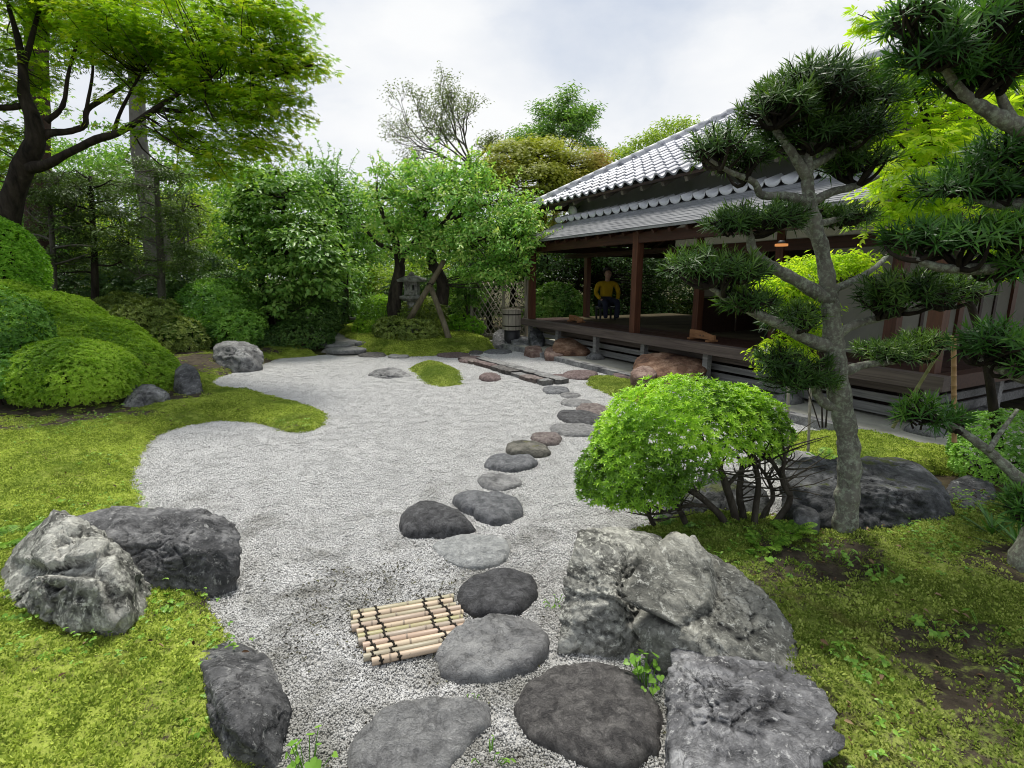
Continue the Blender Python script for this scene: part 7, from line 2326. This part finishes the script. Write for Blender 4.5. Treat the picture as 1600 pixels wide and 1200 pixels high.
def weed(u, v, Y, n, size, spread, h, kind, label, seed, name='weed', cat='plant', group=None, z=None):
    g = np.random.default_rng(seed)
    b = D(u, v, Y) if Y else G(u, v, 0.05)
    b[2] = (Tz(*b[:2]) if z is None else z)
    t = thing(name, label, cat, b, group)
    mb = MB()
    for k in range(n):
        r, a = spread * math.sqrt(g.random()), g.random() * 6.283
        p = b + np.array([r * math.cos(a), r * math.sin(a), h * g.uniform(0.45, 1.1)])
        s0 = b + np.array([r * 0.45 * math.cos(a), r * 0.45 * math.sin(a), -0.01])
        mb.tube(bez(s0, p, np.array([0, 0, 0.1 * h]), 4), 0.0016, 4, False)
        s = size * g.uniform(0.65, 1.2)
        nz = unit(np.array([0.5 * math.cos(a), 0.5 * math.sin(a) - 0.2, 1]) + g.normal(0, 0.25, 3))
        x = unit(np.cross(np.cross(nz, [math.cos(a + g.normal(0, 0.8)), math.sin(a), -0.1]), nz))
        y = np.cross(nz, x)
        piece('leaf', LEAFM[kind][k % 3], t, frame(p, x * s, y * s, nz * s))
    obj('stem', mb, L_WEED, t)
    return t


fern(1245, 668, 4.35, 12, 0.24, 'light green fern by the kerb beside the thin sticks', 1)
fern(1290, 668, 4.2, 10, 0.22, 'light green fern against the leaning trunk by the kerb', 2)
fern(1215, 660, 4.5, 9, 0.20, 'small fern just right of the azalea top', 3)
fern(1235, 835, 2.8, 12, 0.20, 'fern between the azalea stems and the leaning trunk', 4)
fern(1195, 860, 2.65, 14, 0.17, 'dense fern at the foot of the azalea stems', 5)
fern(1052, 825, 3.0, 8, 0.17, 'dark fern in the shade left of the azalea stems', 6, L_MID)
fern(100, 770, 2.75, 1, 0.05, 'tiny fern tip behind the pale jagged boulder', 7) if False else None
fern(8, 790, 2.8, 12, 0.24, 'bright fern at the left edge above the pale jagged boulder', 8)
fern(520, 530, 15.5, 9, 0.4, 'fern clump at the far side of the back path', 9)
fern(548, 527, 16.2, 9, 0.4, 'fern clump under the black rail', 10)
W_ = [
    (1012, 1075, 1.78, 16, 0.034, 0.055, 0.13, 'heart', 'heart leaved weed in the gap between the right boulders', 0.0),
    (1000, 1045, 1.85, 10, 0.032, 0.05, 0.10, 'heart', 'smaller heart leaved weed just behind the one in the boulder gap', 0.02),
    (478, 1190, 1.45, 18, 0.032, 0.10, 0.09, 'heart', 'heart leaved weed at the foot of the bottom left boulder', 0.0),
    (1050, 1200, 1.36, 7, 0.034, 0.05, 0.10, 'heart', 'heart leaved weed in the crevice at the bottom right', 0.0),
    (740, 1075, 1.72, 7, 0.022, 0.04, 0.03, 'oval', 'small weed at the lower edge of the flaky stepping stone', 0.0),
    (765, 1185, 1.47, 12, 0.022, 0.08, 0.04, 'oval', 'low weed in the gravel right of the bottom pale stepping stone', 0.0),
    (250, 925, 2.25, 20, 0.019, 0.09, 0.06, 'clover', 'clover tuft under the right face of the pale jagged boulder', None),
    (110, 1010, 1.95, 23, 0.019, 0.12, 0.05, 'clover', 'clover tuft in front of the pale jagged boulder', None),
    (200, 1000, 2.0, 15, 0.018, 0.08, 0.05, 'clover', 'clover tuft at the tip of the pale jagged boulder', None),
    (285, 1085, 1.72, 27, 0.019, 0.12, 0.05, 'clover', 'clover patch left of the bottom left boulder', None),
    (300, 1160, 1.52, 20, 0.018, 0.08, 0.05, 'clover', 'clover patch at the lower left of the bottom left boulder', None),
    (330, 995, 1.98, 20, 0.019, 0.10, 0.05, 'clover', 'clover patch above the bottom left boulder', None),
    (20, 955, 2.1, 17, 0.019, 0.08, 0.06, 'clover', 'clover tuft at the left edge below the pale jagged boulder', None),
    (60, 1120, 1.62, 15, 0.017, 0.12, 0.04, 'clover', 'sparse clover in the moss at the bottom left corner', None),
    (1195, 910, 2.5, 9, 0.04, 0.10, 0.08, 'heart', 'broad leaved weed behind the tall pale peaked boulder', None),
    (1225, 935, 2.4, 10, 0.035, 0.10, 0.06, 'oval', 'pale weed in the moss right of the tall peaked boulder', None),
    (1310, 900, 2.55, 15, 0.019, 0.10, 0.05, 'clover', 'clover at the foot of the leaning trunk', None),
    (1330, 1085, 1.75, 17, 0.019, 0.10, 0.04, 'clover', 'clover in the moss right of the blocky boulder', None),
    (1460, 1030, 1.95, 15, 0.019, 0.10, 0.05, 'clover', 'clover in the bare earth patch on the right', None),
    (1540, 1020, 1.95, 10, 0.03, 0.10, 0.06, 'oval', 'small weed below the root of the right edge tree', None),
    (1380, 945, 2.35, 15, 0.018, 0.10, 0.04, 'clover', 'clover in the middle of the right moss slope', None),
    (870, 905, 2.35, 14, 0.018, 0.06, 0.03, 'oval', 'yellow green weed at the left foot of the squat boulder', 0.0),
    (710, 833, 3.05, 14, 0.014, 0.05, 0.02, 'oval', 'green weed at the near edge of the dark egg shaped stone', 0.0),
    (150, 650, 5.8, 14, 0.05, 0.30, 0.08, 'oval', 'pale weeds on the bare earth under the clipped azalea', None),
    (240, 640, 6.0, 10, 0.05, 0.25, 0.07, 'oval', 'pale weeds beside the rock under the clipped azalea', None)]
for q, (u, v, Yw, n, s, sp_, h, kd, lab, z) in enumerate(W_):
    weed(u, v, Yw, n, s, sp_, h, kd, lab, 200 + q, z=z)


# strap leaved seedlings at the right edge
def strap(u, v, Y, n, L_, label, seed):
    g = np.random.default_rng(seed)
    b = D(u, v, Y); b[2] = Tz(*b[:2]) - 0.01
    t = thing('seedling', label, 'plant', b)
    for k in range(n):
        a = k * 2.4
        el = 0.35 + 0.8 * g.random()
        d = np.array([math.cos(a) * math.cos(el), math.sin(a) * math.cos(el), math.sin(el)])
        mb = MB()
        h0 = np.array([0, 0, g.uniform(0, L_ * 0.5)])
        ln = L_ * g.uniform(0.7, 1.2)
        p = bez(b + h0, b + h0 + d * ln - np.array([0, 0, ln * 0.12]), np.array([0, 0, 0.1 * ln]), 6)
        sd = unit(np.cross(d, [0, 0, 1]))
        w = np.array([0.3, 0.8, 1, 0.95, 0.6, 0.03])[:, None] * ln * 0.045
        V = np.r_[p - sd * w, p + [0, 0, -0.002], p + sd * w]
        i = np.arange(5)
        mb.add(V, np.r_[np.stack([i, i + 1, i + 7, i + 6], -1), np.stack([i + 6, i + 7, i + 13, i + 12], -1)], g.uniform(0.2, 1))
        obj('leaf', mb, L_PODO_N, t)
    obj('stem', MB().tube([b, b + [0, 0, L_ * 0.55]], [0.008, 0.005], 6), B_TWIG, t)


strap(1545, 850, 2.75, 26, 0.17, 'strap leaved seedling before the smooth blue grey rock', 1)
strap(1590, 870, 2.55, 24, 0.18, 'strap leaved seedling at the right edge over the root of the tree', 2)
strap(1590, 770, 3.0, 16, 0.18, 'pale strap leaved seedling before the clipped right shrub', 3)

# fallen leaves and crumbs of earth
def litter(name, label, poly, n, smin, smax, mat, seed, zoff=0.012, cond=None):
    g = np.random.default_rng(seed)
    lo, hi = poly.min(0), poly.max(0)
    XY = g.uniform(lo, hi, (n * 3, 2))
    XY = XY[sdist(XY, poly) > 0]
    if cond is not None:
        XY = XY[cond(XY, g)]
    XY = XY[:n]
    m = len(XY)
    P = np.c_[XY, T(XY) + zoff + g.uniform(0, 0.01, m)]
    mb = MB()
    d = unit(np.c_[g.normal(0, 1, (m, 2)), g.normal(0, 0.2, m)])
    s = g.uniform(smin, smax, m)
    add_leaves(mb, P, d, unit(np.c_[g.normal(0, 0.3, (m, 2)), np.ones(m)]), s, s * g.uniform(0.25, 0.6, m), 'oval', g.random(m), 0.4, 0.3)
    obj(name, mb, mat, None, [*poly.mean(0), 0], True, label, 'litter', kind='stuff')


L_DEAD = leaf_mat('leaf_dead', (0.035, 0.02, 0.011), (0.11, 0.06, 0.03), (0.30, 0.21, 0.12), 0.1, 0.8, 0.2)
litter('fallen_leaves', 'brown fallen leaves and twigs on the right moss slope', RB, 900, 0.012, 0.04, L_DEAD, 1, 0.03)
litter('fallen_leaves', 'brown fallen leaves on the left moss bank', LB, 700, 0.012, 0.035, L_DEAD, 2, 0.09)
NG = gp([(380, 900), (880, 860), (890, 1000), (1030, 1060), (1045, 1250), (440, 1250), (400, 1000)])
L_CRUMB = leaf_mat('crumb', (0.02, 0.017, 0.012), (0.05, 0.045, 0.03), (0.11, 0.11, 0.05), 0.05, 0.9, 0.15)
litter('leaf_litter', 'dark crumbs of earth and moss trodden into the near gravel', NG, 1700, 0.006, 0.02, L_CRUMB, 3, 0.008, lambda XY, g: fbm(np.c_[XY * 2.3, 0 * XY[:, 0]], 5, 77) + g.normal(0, 0.12, len(XY)) > 0.12)
for q, (u, v, s) in enumerate([(380, 900, .1), (450, 960, .06), (395, 960, .08), (610, 1040, .06), (880, 975, .08), (470, 1050, .07), (560, 1080, .06), (1010, 1020, .08), (460, 1110, .07), (900, 1020, .06)]):
    pass

# small creeping plants over the moss
def cover(name, label, poly, n, smin, smax, seed, thr, z0):
    g = np.random.default_rng(seed)
    lo, hi = poly.min(0), poly.max(0)
    XY = g.uniform(lo, hi, (n * 8, 2))
    XY = XY[(sdist(XY, poly) > 0.03) & (XY[:, 1] < 5.5) & (XY[:, 1] > 0.9)]
    for cx_, cy_, cr_ in ((*G(255, 865)[:2], 0.42), (*G(385, 1090)[:2], 0.2), (*G(110, 900)[:2], 0.36), (*G(1180, 1000)[:2], 0.3), (*G(1200, 1130)[:2], 0.3)):
        XY = XY[np.hypot(XY[:, 0] - cx_, XY[:, 1] - cy_) > cr_]
    XY = XY[fbm(np.c_[XY * 2.6, 0 * XY[:, 0]], 4, seed) + g.normal(0, 0.1, len(XY)) > thr][:n]
    m = len(XY)
    P = np.c_[XY, T(XY) + z0 + g.uniform(0, 0.03, m)]
    mb = MB()
    for q in range(3):
        a = g.random(m) * 6.283 if q == 0 else a + 2.094
        d = unit(np.c_[np.cos(a), np.sin(a), g.normal(0.05, 0.15, m)])
        s = g.uniform(smin, smax, m)
        add_leaves(mb, P, d, unit(np.c_[g.normal(0, 0.25, (m, 2)), np.ones(m)]), s, s * 0.75, 'oval', np.clip(g.random(m), 0, 1), 0.2, 0.15)
    obj(name, mb, L_WEED, None, [*poly.mean(0), 0], True, label, 'ground cover', kind='stuff')


litter('earth_crumbs', 'crumbs of earth and dead moss on the right slope', RB, 3500, 0.006, 0.018, L_CRUMB, 4, 0.012)
cover('ground_cover', 'tiny creeping plants in the left foreground moss', LB, 2600, 0.008, 0.02, 11, 0.10, 0.085)
cover('ground_cover', 'tiny creeping plants in the right moss slope', RB, 2200, 0.008, 0.02, 12, 0.08, 0.035)

# far wood closing the view
g = np.random.default_rng(300)
N_ = 1500
cx = g.uniform(-36, 32, N_); cy = g.uniform(25, 34, N_)
cz = g.uniform(0.3, 1, N_) * np.interp(cx, [-34, -18, -9, -5, 0, 9, 30], [9.5, 8.5, 6.0, 4.6, 4.6, 5.5, 6.0])
Cc = np.c_[cx, cy, cz]
mb = MB()
leaf_clumps(mb, g, Cc, rand_unit(g, N_), 1.0 * g.uniform(0.6, 1.3, N_), 60, 0.26, 0.13, 'diamond', 0.6, 0.5, 0.4, 0.15)
obj('far_woods', mb, L_BRIGHT, None, [-12, 28, 0], True, 'pale green wood far behind the garden', 'wood', kind='stuff')
